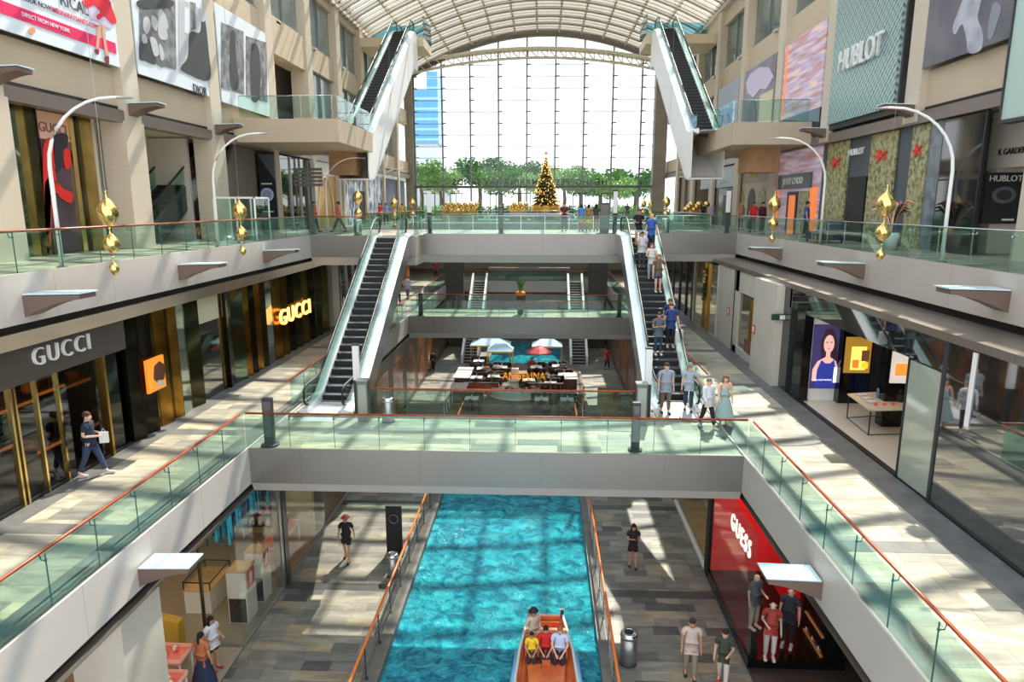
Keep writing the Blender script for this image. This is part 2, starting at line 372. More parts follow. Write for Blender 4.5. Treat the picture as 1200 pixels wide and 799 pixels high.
# ------------------------------------------------------------------ roof vault
def zr(x):
    u = (x + .75) / 14.9
    return 27.3 + .03 * (x + .75) + 4.3 * (1 - u * u)
XS = [-15.1 + 28.7 * i / 28 for i in range(29)]
rib = mat('cream roof steel', (226, 218, 200), .5)
slat = mat('dark louvre', (92, 86, 78), .6)
fab = bpy.data.materials.new('translucent cream roof panel'); fab.use_nodes = True; nt = fab.node_tree; nt.nodes.clear()
o_ = nd(nt, 'ShaderNodeOutputMaterial'); d_ = nd(nt, 'ShaderNodeBsdfDiffuse'); t_ = nd(nt, 'ShaderNodeBsdfTranslucent'); mx = nd(nt, 'ShaderNodeMixShader')
d_.inputs[0].default_value = (*lin((226, 212, 190)), 1); t_.inputs[0].default_value = (*lin((222, 206, 180)), 1); mx.inputs[0].default_value = .22
nt.links.new(d_.outputs[0], mx.inputs[1]); nt.links.new(t_.outputs[0], mx.inputs[2]); nt.links.new(mx.outputs[0], o_.inputs['Surface'])
def arch(y, w, h, dz=0., x0=-15.1, x1=13.6):
    mb = MB(); n = 28; vs = []
    for i in range(n + 1):
        x = x0 + (x1 - x0) * i / n; z = zr(x) + dz
        vs += [(x, y - w / 2, z - h), (x, y + w / 2, z - h), (x, y + w / 2, z), (x, y - w / 2, z)]
    fs = []
    for i in range(n):
        for k in range(4): fs.append((i * 4 + k, i * 4 + (k + 1) % 4, i * 4 + 4 + (k + 1) % 4, i * 4 + 4 + k))
    fs += [(3, 2, 1, 0), (n * 4, n * 4 + 1, n * 4 + 2, n * 4 + 3)]
    return mb.add(vs, fs)
y = 4.
while y < 79:
    struct('roof_arch', arch(y, .22, .35), rib); y += 2.75
for i in range(13):
    x = -15.0 + 28.4 * i / 12; z = zr(x)
    struct('roof_purlin', box(x - .09, x + .09, YN, 79, z - .42, z - .18), rib)
def sheet(y0, y1, dz, t):
    vs = []; fs = []
    for i, x in enumerate(XS):
        z = zr(x) + dz; vs += [(x, y0, z), (x, y1, z), (x, y1, z + t), (x, y0, z + t)]
    n = len(XS)
    for i in range(n - 1):
        for k in range(4): fs.append((i * 4 + k, i * 4 + (k + 1) % 4, i * 4 + 4 + (k + 1) % 4, i * 4 + 4 + k))
    fs += [(3, 2, 1, 0), tuple((n - 1) * 4 + k for k in range(4))]
    return MB().add(vs, fs)
struct('ceiling_glazing', sheet(YN, 80, .02, .03), glr)
def blades(y0, y1, step, k, t, drop):
    mb = MB(); y = y0
    while y < y1:
        vs = []; fs = []; n = 28
        for i in range(n + 1):
            x = -15.1 + 28.7 * i / n; z = zr(x) - drop
            vs += [(x, y, z - k), (x, y + t, z - k), (x, y + t + .84 * k, z), (x, y + .84 * k, z)]
        for i in range(n):
            for q in range(4): fs.append((i * 4 + q, i * 4 + (q + 1) % 4, i * 4 + 4 + (q + 1) % 4, i * 4 + 4 + q))
        fs += [(3, 2, 1, 0), (n * 4, n * 4 + 1, n * 4 + 2, n * 4 + 3)]
        mb.add(vs, fs); y += step
    return mb
struct('ceiling_louvre_blades', blades(46, 79, .92, .44, .03, .06), fab)
struct('ceiling_louvre_edges', blades(46, 79, .92, .05, .06, .45), slat)
ms = MB()
# end arch and its truss
struct('roof_end_arch', arch(79.3, .5, .7, -.1), mat('dark bronze arch', (104, 96, 84), .5))
def zt(x): return 29.5 - 1.7 * ((x + .75) / 14.6) ** 2
mt = MB()
for yy in (78.6, 79.7): mt.tube([(x, yy, zt(x)) for x in XS], .17, 8)
mt.tube([(x, 79.1, zt(x) - .9) for x in XS], .15, 8)
for i in range(28):
    a, b_ = XS[i], XS[i + 1]
    mt.tube([(a, 78.6, zt(a)), (b_, 79.1, zt(b_) - .9)], .06, 6); mt.tube([(b_, 79.1, zt(b_) - .9), (b_, 79.7, zt(b_))], .06, 6); mt.tube([(a, 78.6, zt(a)), (b_, 79.7, zt(b_))], .05, 6)
struct('roof_end_truss', mt, rib)
struct('ceiling_truss_panel', MB().add([(x, yy, zt(x) - .12) for x in XS for yy in (78.7, 79.6)], [(2 * i, 2 * i + 1, 2 * i + 3, 2 * i + 2) for i in range(28)]), mat('olive soffit panel', (176, 168, 134), .6))

# ------------------------------------------------------------------ glazed end wall
mull = mat('grey steel mullion', (128, 132, 132), .4, .4)
g = MB()
vs = []; n = len(XS)
for x in XS: vs += [(x, 80.0, L2), (x, 80.0, zr(x) - .1), (x, 80.03, zr(x) - .1), (x, 80.03, L2)]
fs = []
for i in range(n - 1):
    for k in range(4): fs.append((i * 4 + k, i * 4 + (k + 1) % 4, i * 4 + 4 + (k + 1) % 4, i * 4 + 4 + k))
struct('window_1', g.add(vs, fs), glw)
xs = [-14.6 + 3.17 * i for i in range(9)]
for x in xs: struct('trim_mullion', box(x - .09, x + .09, 79.6, 79.85, L2, zr(x) - .7), mull)
z = 15.6
k = 0
while z < 28.6:
    struct('trim_transom', box(-15.2, 13.7, 79.72, 79.78, z - .03, z + .03), mull); z += 1.24
mc = MB()
for x in xs:
    z = 15.6
    while z < 28: mc.box(x, x + .45, 79.5, 79.6, z - .02, z + .09); z += 1.24
struct('trim_brackets', mc, mull)
struct('trim_canopy', box(-14.8, 12.5, 79.2, 81.6, 14.75, 15.0), mat('dark canopy edge', (96, 98, 98), .5))
for k, (x0, x1) in enumerate(((-15.6, -14.7), (12.2, 13.6))):
    struct('wall_far', box(x0, x1, 79, 80.4, L2, 27.6), noisy('grey stone pier', (150, 146, 136), (136, 132, 122), 1))
struct('wall_far', box(-20, 18, 78, 78.3, 0, 5.7), lightwall)
struct('wall_far', box(-20, 18, 78.0, 79.8, 5.7, 10.3), lightwall)
for x in (-13.2, -10, -5.4, -2.2, 4.1, 7.3):
    t = thing('glass_door', None, 'door', (x, 79.9, L2)); t['kind'] = 'structure'
    t.name = 'door_%d' % (int(x + 14) // 3 + 1)
    fr = MB().box(x - .75, x - .66, 79.86, 79.94, L2, 14.2).box(x + .66, x + .75, 79.86, 79.94, L2, 14.2).box(x - .66, x + .66, 79.86, 79.94, 14.1, 14.2).box(x - .04, x + .04, 79.86, 79.94, L2, 14.1)
    fr.build('door_frame', darkg, t)
    MB().tube([(x - .12, 79.8, L2 + .9), (x - .12, 79.8, L2 + 1.4)], .02, 6).tube([(x + .12, 79.8, L2 + .9), (x + .12, 79.8, L2 + 1.4)], .02, 6).build('door_handle', chrome, t)

# ------------------------------------------------------------------ outside
struct('ground', box(-400, 400, 80.5, 700, 9.6, 10.9), noisy('pale outdoor paving', (170, 172, 160), (150, 156, 140), .2, .8))
# ------------------------------------------------------------------ glass balustrades
def balustrade(label, a, b, z, h=1.08, step=1.38, inward=(1, 0), railm=handr, rr=.032, group=None, lip=.06):
    """glass panes on edge, a timber rail on the walkway side"""
    a = Vector((*a, z)); b = Vector((*b, z)); d = b - a; Ln = d.length; d.normalize(); inw = Vector((*inward, 0))
    n = max(1, round(Ln / step)); s = Ln / n
    t = thing('balustrade', label, 'balustrade', a, group)
    rz = math.atan2(d.y, d.x)
    proto = None
    for i in range(n):
        c = a + d * (s * (i + .5))
        mb = MB().cbox((a.x, a.y, z + lip + (h - lip) / 2), (s - .02, .016, h - lip), rz)
        if proto is None: proto = mb.build('glass_pane', gl, t); o = proto
        else: o = proto.copy(); C.objects.link(o); o.parent = t
        o.location = c - a
    ps = None
    for i in range(n + 1):
        c = a + d * (s * i)
        if i in (0, n) and n > 3: continue
        if ps is None:
            m = MB().cbox((a.x, a.y, z + lip + (h - lip) / 2), (.014, .02, h - lip), rz)
            q = Vector((a.x, a.y, z + h - .13)); w_ = inw * .11
            m.tube([q, q + w_ * .8, q + w_ + Vector((0, 0, .09))], .012, 5); m.ball(q, .028, 6, 4)
            ps = m.build('joint_bracket', edge if railm is not chrome else chrome, t); o = ps
        else: o = ps.copy(); C.objects.link(o); o.parent = t
        o.location = c - a
    off = inw * .11
    MB().tube([a + off + Vector((0, 0, h)), b + off + Vector((0, 0, h))], rr, 8).build('handrail', railm, t, smooth=True)
    return t
balustrade('long glass balustrade with red timber rail, left walkway in front of the near bridge', (-8.85, 4), (-8.85, 19.05), L1, inward=(-1, 0))
balustrade('glass balustrade with red timber rail along the front edge of the near bridge', (-8.85, 19.12), (5.98, 19.12), L1, inward=(0, 1))
balustrade('long glass balustrade with red timber rail, right walkway in front of the near bridge', (5.98, 19.05), (5.98, 4), L1, inward=(1, 0))
balustrade('glass balustrade with red rail along the rear edge of the near bridge', (-5.9, 22.27), (3.3, 22.27), L1, inward=(0, -1))
balustrade('glass balustrade beside the foot of the left escalator, on the left walkway', (-8.85, 22.9), (-8.85, 43.7), L1, inward=(-1, 0))
balustrade('glass balustrade beside the foot of the right escalator, on the right walkway', (5.98, 24.7), (5.98, 43.7), L1, inward=(1, 0))
balustrade('glass balustrade on the front edge of the small far bridge over the pool', (-8.6, 43.8), (5.8, 43.8), L1, inward=(0, 1), railm=handr)
balustrade('glass balustrade on the rear edge of the small far bridge over the pool', (-8.6, 47.1), (5.8, 47.1), L1, inward=(0, -1), railm=handr)
balustrade('glass balustrade far along the left walkway beyond the far bridge', (-8.85, 47.2), (-8.85, 65), L1, inward=(-1, 0), step=1.9)
balustrade('glass balustrade far along the right walkway beyond the far bridge', (5.98, 47.2), (5.98, 65), L1, inward=(1, 0), step=1.9)
balustrade('glass balustrade with thin red rail on the upper left gallery edge', (-12.0, 6), (-12.0, 34.8), L2, h=1.0, step=1.5, inward=(-1, 0))
balustrade('glass balustrade with silver brackets on the upper right gallery edge', (10.8, 38.6), (10.8, 6), L2, h=1.0, step=1.5, inward=(1, 0), railm=chrome, rr=.02)
balustrade('glass balustrade of the upper bridge, left piece beside the escalator head', (-11.9, 34.88), (-8.75, 34.88), L2, h=1.0, inward=(0, 1))
balustrade('short side balustrade where the upper bridge steps back', (-6.58, 34.9), (-6.58, 37.3), L2, h=1.0, inward=(-1, 0), railm=chrome, rr=.02)
balustrade('glass balustrade along the middle of the upper bridge front', (-6.4, 37.4), (4.0, 37.4), L2, h=1.0, inward=(0, 1), railm=chrome, rr=.02)
balustrade('glass balustrade on the right piece of the upper bridge with the bin', (6.25, 38.7), (10.7, 38.7), L2, h=1.0, inward=(0, 1), railm=chrome, rr=.02)
balustrade('rear glass balustrade of the upper bridge', (-11.9, 44.9), (10.7, 44.9), L2, h=1.0, inward=(0, -1), railm=chrome, rr=.02)
balustrade('glass balustrade on the upper left gallery behind the upper bridge', (-12.0, 45), (-12.0, 70), L2, h=1.0, step=2.2, inward=(-1, 0))
balustrade('glass balustrade on the upper right gallery behind the upper bridge', (10.8, 45), (10.8, 70), L2, h=1.0, step=2.2, inward=(1, 0), railm=chrome, rr=.02)
balustrade('glass balustrade at the near edge of the far plaza under the end wall', (-11.9, 70.1), (10.7, 70.1), L2, h=1.0, step=2.2, inward=(0, 1), railm=chrome, rr=.02)
balustrade('glass balustrade on the far first floor edge beyond the pool', (-8.7, 65.1), (5.8, 65.1), L1, h=1.0, step=2., inward=(0, 1))

# canal railings: orange timber rail over steel wires
for sd, x, lb in ((-1, -4.78, 'canal railing with orange timber rail and steel wires, left bank'), (1, 2.02, 'canal railing with orange timber rail and steel wires, right bank')):
    t = thing('canal_railing', lb, 'railing', (x, 4, 0), 'railings along the canal')
    MB().tube([(x, 4, 1.08), (x, 40, 1.08)], .045, 8).build('handrail', orang, t, smooth=True)
    p0 = None
    for i in range(24):
        y = 4 + i * 1.56
        if p0 is None: p0 = MB().box(x - .012, x + .012, 3.96, 4.04, .06, 1.04).box(x - .02, x + .06, 3.93, 4.07, .0, .07).build('post', darkg, t); o = p0
        else: o = p0.copy(); C.objects.link(o); o.parent = t
        o.location = (0, y - 4, 0)
    for k in range(5): MB().tube([(x, 4, .2 + k * .17), (x, 40, .2 + k * .17)], .011, 5).build('wire', steelgrey, t)

# ------------------------------------------------------------------ escalators
steptread = noisy('grey ribbed step', (96, 98, 100), (76, 78, 80), 30, .5)
def escalator(label, xc, ys, za, zb, flat0=1.6, flat1=1.8, wd=1.9, depth=.95, side=steelgrey, deck=alum, group=None, hr=black, ang=30., gcap=.92, end_side=None):
    ye = ys + (zb - za) / tan(radians(ang)); y0 = ys - flat0; y1 = ye + flat1; hw = wd / 2
    t = thing('escalator', label, 'escalator', (xc, y0, za), group)
    def path(dz0):
        return [(y0, za + dz0), (ys - .35, za + dz0), (ys + .35, za + dz0 + .16), (ye - .35, zb + dz0 - .16), (ye + .35, zb + dz0), (y1, zb + dz0)]
    lo = path(-depth); up_ = path(.06)
    for s in (-1, 1):
        xa, xb = sorted((xc + s * (hw - .05), xc + s * hw))
        MB().prism(up_ + lo[::-1], 'x', xa, xb).build('side_panel', side, t)
        xa, xb = sorted((xc + s * .58, xc + s * (hw + .01)))
        p1 = path(.07); p2 = path(.17)
        mb = MB(); vs = []; fs = []
        for (ya, z1), (_, z2) in zip(p1, p2):
            vs += [(xc + s * .58, ya, z2), (xc + s * .60, ya, z2 + .03), (xc + s * (hw + .01), ya, z1 + .02), (xc + s * (hw + .01), ya, z1 - .05), (xc + s * .58, ya, z1 - .2)]
        for i in range(5):
            for k in range(5): fs.append((i * 5 + k, i * 5 + (k + 1) % 5, i * 5 + 5 + (k + 1) % 5, i * 5 + 5 + k))
        fs += [(4, 3, 2, 1, 0), (25, 26, 27, 28, 29)]
        mb.add(vs, fs).build('deck', deck, t)
        xg = xc + s * .68
        q = path(.16); r = path(gcap)
        q2 = [(q[0][0] + .1, q[0][1])] + q[1:]; r2 = [(r[0][0] + .3, r[0][1])] + r[1:-1] + [(r[-1][0] - .3, r[-1][1])]
        MB().prism(q2 + r2[::-1], 'x', xg - .006, xg + .006).build('glass_panel', gl, t)
        R = .36
        pts = []
        top = path(gcap + .04); bot = path(.24)
        for k in range(7):
            a = -H - pi * k / 6; pts.append((xg, y0 + .3 + R * cos(a) * -1 * -1, za + (gcap + .28) / 2 + R * sin(a)))
        line = [(xg, a, b) for a, b in top[1:-1]]
        pts += line
        for k in range(7):
            a = H - pi * k / 6; pts.append((xg, y1 - .3 + R * cos(a), zb + (gcap + .28) / 2 + R * sin(a)))
        MB().tube(pts, .045, 8).build('handrail', hr, t, smooth=True)
    MB().prism([(a, b + .02) for a, b in lo] + [(a, b - .06) for a, b in lo[::-1]], 'x', xc - hw, xc + hw).build('underside', side, t)
    n = int((ye - ys) / .4 + .5); dy = (ye - ys) / n; dz = (zb - za) / n
    st = None
    for i in range(n + 1):
        if st is None:
            st = MB().box(xc - .56, xc + .56, ys - dy, ys - .02, za - .22, za - .005).build('step', steptread, t)
            MB().box(xc - .56, xc + .56, ys - dy - .012, ys - dy, za - .23, za - .03).build('riser', black, st); o = st
        else:
            o = st.copy(); C.objects.link(o); o.parent = t
            c2 = st.children[0].copy(); C.objects.link(c2); c2.parent = o
        o.location = (0, i * dy, i * dz)
    MB().box(xc - .58, xc + .58, y0 - .9, ys - dy, za - .02, za + .012).build('comb_plate', mat('bright ribbed plate', (205, 205, 208), .35, .3), t)
    MB().box(xc - .58, xc + .58, ye - .02, y1 + .2, zb - .02, zb + .012).build('comb_plate', steelgrey, t)
    return t
escalator('empty left escalator with broad white decks rising from the near bridge', -7.62, 24.3, L1, L2, flat1=.9)
escalator('right escalator crowded with people coming down to the near bridge', 4.85, 25.0, L1, L2, flat1=2.6)
escalator('high left escalator with deep white side climbing to the roof', -11.25, 42.4, L3, 26.2, flat0=1.3, flat1=1.4, depth=2.6, side=white, ang=32.)
escalator('high right escalator with deep white side climbing to the roof', 9.45, 42.4, L3, 26.2, flat0=1.3, flat1=1.4, depth=2.6, side=white, ang=32.)
# upper landings of the high escalators
for sd, xa, xb in (('left', -15.2, -9.8), ('right', 8.1, 13.8)):
    struct('floor_landing_' + sd, box(xa, xb, 58.6, 62.6, 25.5, 26.2), soffit)
    blue = glass('blue roof-lantern glass', (.55, .82, .93), 2.)
    struct('trim_landing_glass_' + sd, MB().box(xa + .3, xb, 62.5, 62.54, 26.2, 28.).box(xb - .04 if sd == 'left' else xa, xb if sd == 'left' else xa + .04, 58.6, 62.5, 26.2, 27.8), blue)
# third-floor balconies
for sd, xa, xb, ya, yb in (('left', -15.2, -10., 34.2, 41.0), ('right', 9.6, 13.7, 36.6, 47.2)):
    struct('floor_balcony_' + sd, box(xa, xb, ya, yb, 15.9, 17.0), panelled('balcony cladding', (188, 170, 146), 1.6, 'Y', .7, 0, .2))
    if sd == 'left':
        struct('trim_balcony_return', box(-15.2, -12.4, 41.0, 43.2, 15.9, 17.), MATS['balcony cladding'])
balustrade('clear glass balustrade on the left third floor balcony, facing the hall', (-14.9, 34.3), (-10.3, 34.3), L3, h=1.1, inward=(0, 1), railm=chrome, rr=.02)
balustrade('clear glass balustrade on the hall side of the left third floor balcony', (-10.06, 34.4), (-10.06, 40.9), L3, h=1.1, inward=(-1, 0), railm=chrome, rr=.02)
balustrade('clear glass balustrade on the right third floor balcony, facing the hall', (9.95, 36.7), (13.4, 36.7), L3, h=1.1, inward=(0, 1), railm=chrome, rr=.02)
balustrade('clear glass balustrade on the hall side of the right third floor balcony', (9.66, 36.7), (9.66, 41.), L3, h=1.1, inward=(1, 0), railm=chrome, rr=.02)
# wood-clad hangers under the balconies
for sd, xa, xb in (('left', -12.4, -11.0), ('right', 10.9, 12.6)):
    struct('trim_hanger_' + sd, box(xa, xb, 40.2 if sd == 'left' else 38.2, 42.2 if sd == 'left' else 40, 14.6, 15.95), noisy('wood cladding', (176, 136, 96), (160, 122, 84), 3, .6))

# canal-level flights seen beyond the restaurant
for x, lb in ((-5.95, 'narrow stair with white strings rising left of the pool'), (3.05, 'narrow stair with white strings rising right of the pool')):
    t = thing('staircase', lb, 'staircase', (x, 55, 0), 'stairs either side of the pool')
    for i in range(30):
        if i == 0: s0 = MB().box(x - .55, x + .55, 55, 55.33, 0, .19).build('step', darkg, t); o = s0; MB().box(x - .55, x + .55, 55, 55.06, .15, .2).build('nosing', white, s0)
        else:
            o = s0.copy(); C.objects.link(o); o.parent = t; c2 = s0.children[0].copy(); C.objects.link(c2); c2.parent = o
        o.location = (0, i * .33, i * .19)
    for s in (-1, 1):
        xs_ = sorted((x + s * .56, x + s * .74))
        MB().prism([(54.8, 0), (54.8, .7), (64.9, 6.5), (64.9, 5.3), (55.6, 0)], 'x', *xs_).build('string', white, t)

# ------------------------------------------------------------------ bins, pylons, sign posts
def bin_(label, loc, s=1.):
    t = thing('litter_bin', label, 'bin', loc, 'steel litter bins')
    x, y, z = loc
    MB().lathe([(.2 * s, .03), (.205 * s, .04), (.205 * s, .72 * s), (.19 * s, .73 * s)], loc, 20).build('body', steelgrey, t, smooth=True)
    MB().lathe([(.21 * s, .72 * s), (.22 * s, .76 * s), (.2 * s, .84 * s), (.12 * s, .87 * s), (.11 * s, .8 * s)], loc, 20).build('lid', chrome, t, smooth=True)
    MB().lathe([(.11 * s, .858 * s), (.11 * s, .866 * s)], loc, 16).build('opening', black, t)
    MB().lathe([(.22 * s, 0), (.22 * s, .04)], loc, 20).build('base', darkg, t)
    return t
bin_('steel cylinder litter bin on the right canal bank near the boat', (2.55, 17.55, 0), 1.15)
bin_('steel cylinder litter bin on the left canal bank beside the black banner', (-5.2, 21.9, 0), 1.)
bin_('steel cylinder litter bin at the rear rail of the near bridge', (-5.16, 21.9, L1), 1.)
bin_('steel litter bin on the upper bridge near the right escalator head', (6.9, 39.3, L2), 1.)
bin_('steel litter bin on the upper bridge beside the left escalator head', (-9.6, 35.5, L2), 1.)
def pylon(label, loc, w, h, top=None, m=darkg):
    t = thing('information_pylon', label, 'sign post', loc)
    x, y, z = loc
    MB().lathe([(w * .9, 0), (w * .9, .05), (w * .55, .07)], loc, 16).build('base', darkg, t)
    if top:
        MB().box(x - w / 2, x + w / 2, y - .06, y + .06, z + .05, z + h * .5).build('lower_panel', m, t, bevel=.01)
        MB().box(x - w / 2, x + w / 2, y - .07, y + .07, z + h * .5, z + h).build('upper_panel', top, t, bevel=.01)
        MB().box(x - w / 2 - .01, x + w / 2 + .01, y - .08, y + .08, z + h, z + h + .05).build('cap', black, t)
    else:
        MB().box(x - w / 2, x + w / 2, y - .08, y + .08, z + .05, z + h).build('panel', m, t, bevel=.01)
        MB().box(x - w / 2 + .03, x + w / 2 - .03, y - .09, y - .08, z + .3, z + h - .1).build('face', mat('grey sign face', (96, 92, 92), .3), t)
    return t
pylon('slim dark pylon with white upper panel at the foot of the left escalator', (-6.42, 22.75, L1), .22, 2.45, white)
pylon('slim dark pylon with white upper panel at the foot of the right escalator', (3.6, 22.6, L1), .22, 2.45, white)
pylon('dark framed notice pylon at the left end of the near bridge', (-8.25, 19.45, L1), .3, 1.5)
pylon('dark post with round foot on the near bridge right of centre', (2.8, 19.5, L1), .24, 1.5)
pylon('dark post on the upper bridge left of centre with white top', (-6.2, 37.7, L2), .22, 2.35, white)
pylon('dark post with round foot at the middle of the upper bridge front', (-2.3, 37.8, L2), .24, 1.5)
pylon('dark post beside the head of the right escalator on the upper bridge', (3.9, 37.9, L2), .22, 2.3, white)
pylon('wide dark display pylon beside people on the upper bridge', (3.4, 38.6, L2), .5, 1.7)
pylon('dark post with pale top on the upper bridge near the right gallery', (10.2, 38.9, L2), .22, 2.35, white)
pylon('dark post at the left end of the small far bridge', (-8.0, 44.2, L1), .26, 1.5)
pylon('dark post at the right end of the small far bridge', (5.0, 44.2, L1), .26, 1.5)
for x, lb in ((-6.0, 'grey steel cabinet beside the left escalator foot'), (3.3, 'grey steel cabinet beside the right escalator foot')):
    t = thing('steel_cabinet', lb, 'cabinet', (x, 21.95, L1))
    MB().box(x - .18, x + .18, 21.8, 22.1, L1 + .0, L1 + 1.42).build('body', noisy('dull steel', (132, 130, 124), (110, 108, 104), 2, .35, .6), t, bevel=.01)
    MB().box(x - .2, x + .2, 21.78, 22.12, L1 + 1.42, L1 + 1.46).build('top', steelgrey, t)
    MB().box(x - .14, x + .14, 21.79, 21.8, L1 + .3, L1 + 1.3).build('door', steelgrey, t)

# ------------------------------------------------------------------ fin-shaped uplighters
fin_body = mat('brown grey fin', (120, 100, 88), .45, .3); fin_top = mat('pale glass fin top', (205, 228, 232), .15)
def fin(label, x, y, z, sg, s=1., w=.6, group='fin-shaped uplighters on the gallery edges'):
    t = thing('fin_uplighter', label, 'light', (x, y, z), group)
    ln = 1.35 * s; n = 6; up_ = []; lo = []
    for i in range(n + 1):
        u = i / n; up_.append((x + sg * ln * u, z + .03 * u)); lo.append((x + sg * ln * u, z - (.42 * s * (1 - u) ** 1.6 + .07)))
    MB().prism(up_ + lo[::-1], 'y', y - w / 2, y + w / 2).build('shade', fin_body, t)
    MB().prism([(x + sg * .03, z + .02), (x + sg * (ln + .05), z + .05), (x + sg * (ln + .05), z + .08), (x + sg * .03, z + .05)], 'y', y - w / 2 - .02, y + w / 2 + .02).build('glass_top', fin_top, t)
    return t
fin('largest fin uplighter at lower left, on the first floor edge', -8.74, 13.5, 5.12, 1, .82, .6)
fin('largest fin uplighter at lower right, on the first floor edge', 5.87, 13.5, 5.2, -1, .82, .6)
fin('fin uplighter at the left picture edge on the upper gallery', -11.9, 15.3, 10.85, 1)
fin('fin uplighter on the upper left gallery edge under the near gold ornament', -11.9, 22.1, 10.95, 1)
fin('fin uplighter on the upper left gallery edge, next beyond the near one', -11.9, 29.0, 10.95, 1)
fin('fin uplighter at the right picture edge on the upper gallery', 10.7, 16.3, 10.95, -1)
fin('fin uplighter on the upper right gallery edge left of the near gold ornament', 10.7, 23.5, 10.95, -1)
fin('fin uplighter on the upper right gallery edge, farthest seen', 10.7, 31.5, 10.95, -1)
for y, lb in zip(colL[1:4], ('top left picture edge', 'right end of the pink and white poster', 'gap between the black and white posters')):
    fin('small brown fin uplighter at the ' + lb, CL - .03, y, 16.45, 1, .8, .6, 'fin uplighters on the upper columns')
for y, lb in zip(colR[2:4], ('right side of the patterned teal panel', 'left side of the patterned teal panel')):
    fin('small brown fin uplighter at the ' + lb, CR + .03, y, 16.45, -1, .8, .6, 'fin uplighters on the upper columns')

# ------------------------------------------------------------------ curved lamp posts
def lamp(label, x, y, sg):
    t = thing('curved_lamp_post', label, 'lamp', (x, y, L2), 'curved lamp posts on the upper galleries')
    pts = [(x, y, L2 + .05), (x, y, L2 + 1.4), (x, y, L2 + 2.5)]; R = 1.75
    for k in range(1, 9):
        a = H * k / 8 * 1.02; pts.append((x + sg * R * (1 - cos(a)), y, L2 + 2.5 + R * sin(a) * .95))
    pts.append((pts[-1][0] + sg * .3, y, pts[-1][2] - .01))
    MB().tube(pts, [.055, .052, .048] + [.045 - .002 * k for k in range(8)] + [.02], 8).build('pole', white, t, smooth=True)
    MB().lathe([(.14, 0), (.14, .04), (.06, .07)], (x, y, L2), 14).build('base_plate', steelgrey, t)
    e = pts[-1]
    MB().cbox((e[0], e[1], e[2] - .01), (.4, .07, .05)).build('lamp_head', steelgrey, t, bevel=.01)
lamp('curved white lamp post in front of the red poster, upper left gallery', -12.3, 17.0, 1)
lamp('curved white lamp post between the two nearest left columns', -12.3, 25.6, 1)
lamp('curved white lamp post before the gold shop, upper left gallery', -12.3, 39.0, 1)
lamp('curved white lamp post before the blue patterned shop, upper left gallery', -12.3, 51.0, 1)
lamp('curved white lamp post in front of the dark glass shop, upper right gallery', 11.15, 19.7, -1)
lamp('curved white lamp post in front of the orange shop, upper right gallery', 11.15, 28.3, -1)

# ------------------------------------------------------------------ hanging gold ornaments
def bulb(mb, c, r, h):
    prof = [(.02, .5), (.05, .42), (.12, .36), (.55, .24), (.9, .1), (1., -.02), (.92, -.14), (.6, -.3), (.28, -.42), (.1, -.5)]
    ns = 32; vs = []; fs = []
    P = []
    for i in range(24):          # onion outline: slim tip, round belly, tapering foot
        v = i / 23; z = .5 - v
        if v < .22: q = .03 + .16 * (v / .22) ** 1.5
        elif v < .6: q = .19 + .81 * sin((v - .22) / .38 * H) ** .9
        else: q = .06 + .94 * cos((v - .6) / .4 * H) ** .85 if v < .999 else .06
        P.append((q, z))
    for i, (rr, z) in enumerate(P):
        for k in range(ns):
            a = 2 * pi * k / ns; w = 1 + .07 * cos(8 * (a + z * 1.6)) * min(1, rr * 2)
            vs.append((c[0] + r * rr * w * cos(a), c[1] + r * rr * w * sin(a), c[2] + h * z))
    for i in range(23):
        for k in range(ns): fs.append((i * ns + k, i * ns + (k + 1) % ns, (i + 1) * ns + (k + 1) % ns, (i + 1) * ns + k))
    fs += [tuple(range(ns))[::-1], tuple(23 * ns + k for k in range(ns))]
    return mb.add(vs, fs)
orn = None
def ornament(label, x, y, z):
    global orn
    if orn is None:
        t = thing('hanging_ornament', label, 'ornament', (x, y, z), 'gold ornaments hanging along the galleries')
        for nm, dz, r, h in (('upper_bulb', -.45, .25, .92), ('middle_bulb', -1.28, .2, .66), ('lower_bulb', -1.95, .12, .44)):
            bulb(MB(), (x, y, z + dz), r, h).build(nm, gold, t, smooth=True)
        for zz in (-.03, -.95, -1.7): MB().ball((x, y, z + zz), .035, 8, 6).build('bead', gold, t, smooth=True)
        MB().tube([(x, y, z), (x, y, 29.5)], .006, 4).build('wire', steelgrey, t)
        orn = t; return t
    return dup(orn, (x, y, z), label=label)
for lb, x, y, z in (('largest gold ornament at left, in front of the nearest left column', -11.2, 17.4, 13.25), ('second gold ornament from the left, beside the white framed glass box', -11.2, 25.2, 13.2),
                    ('small gold ornament above the left escalator head', -9.85, 36.6, 13.8), ('small gold ornament right of the left escalator head', -9.85, 45.6, 13.5), ('tiny gold ornament beside the grey pier on the far left', -9.85, 52.0, 13.5),
                    ('largest gold ornament at right, in front of the tropical window display', 9.9, 20.6, 13.45), ('gold ornament at right in front of the orange shop', 9.9, 30.3, 13.45),
                    ('small gold ornament over the upper right gallery beyond the bin', 8.1, 46.2, 13.6), ('tiny gold ornament at the far right near the grey pier', 9.9, 64.5, 13.5), ('tiny gold ornament farthest right in front of the exit doors', 9.9, 69., 13.5)):
    ornament(lb, x, y, z)
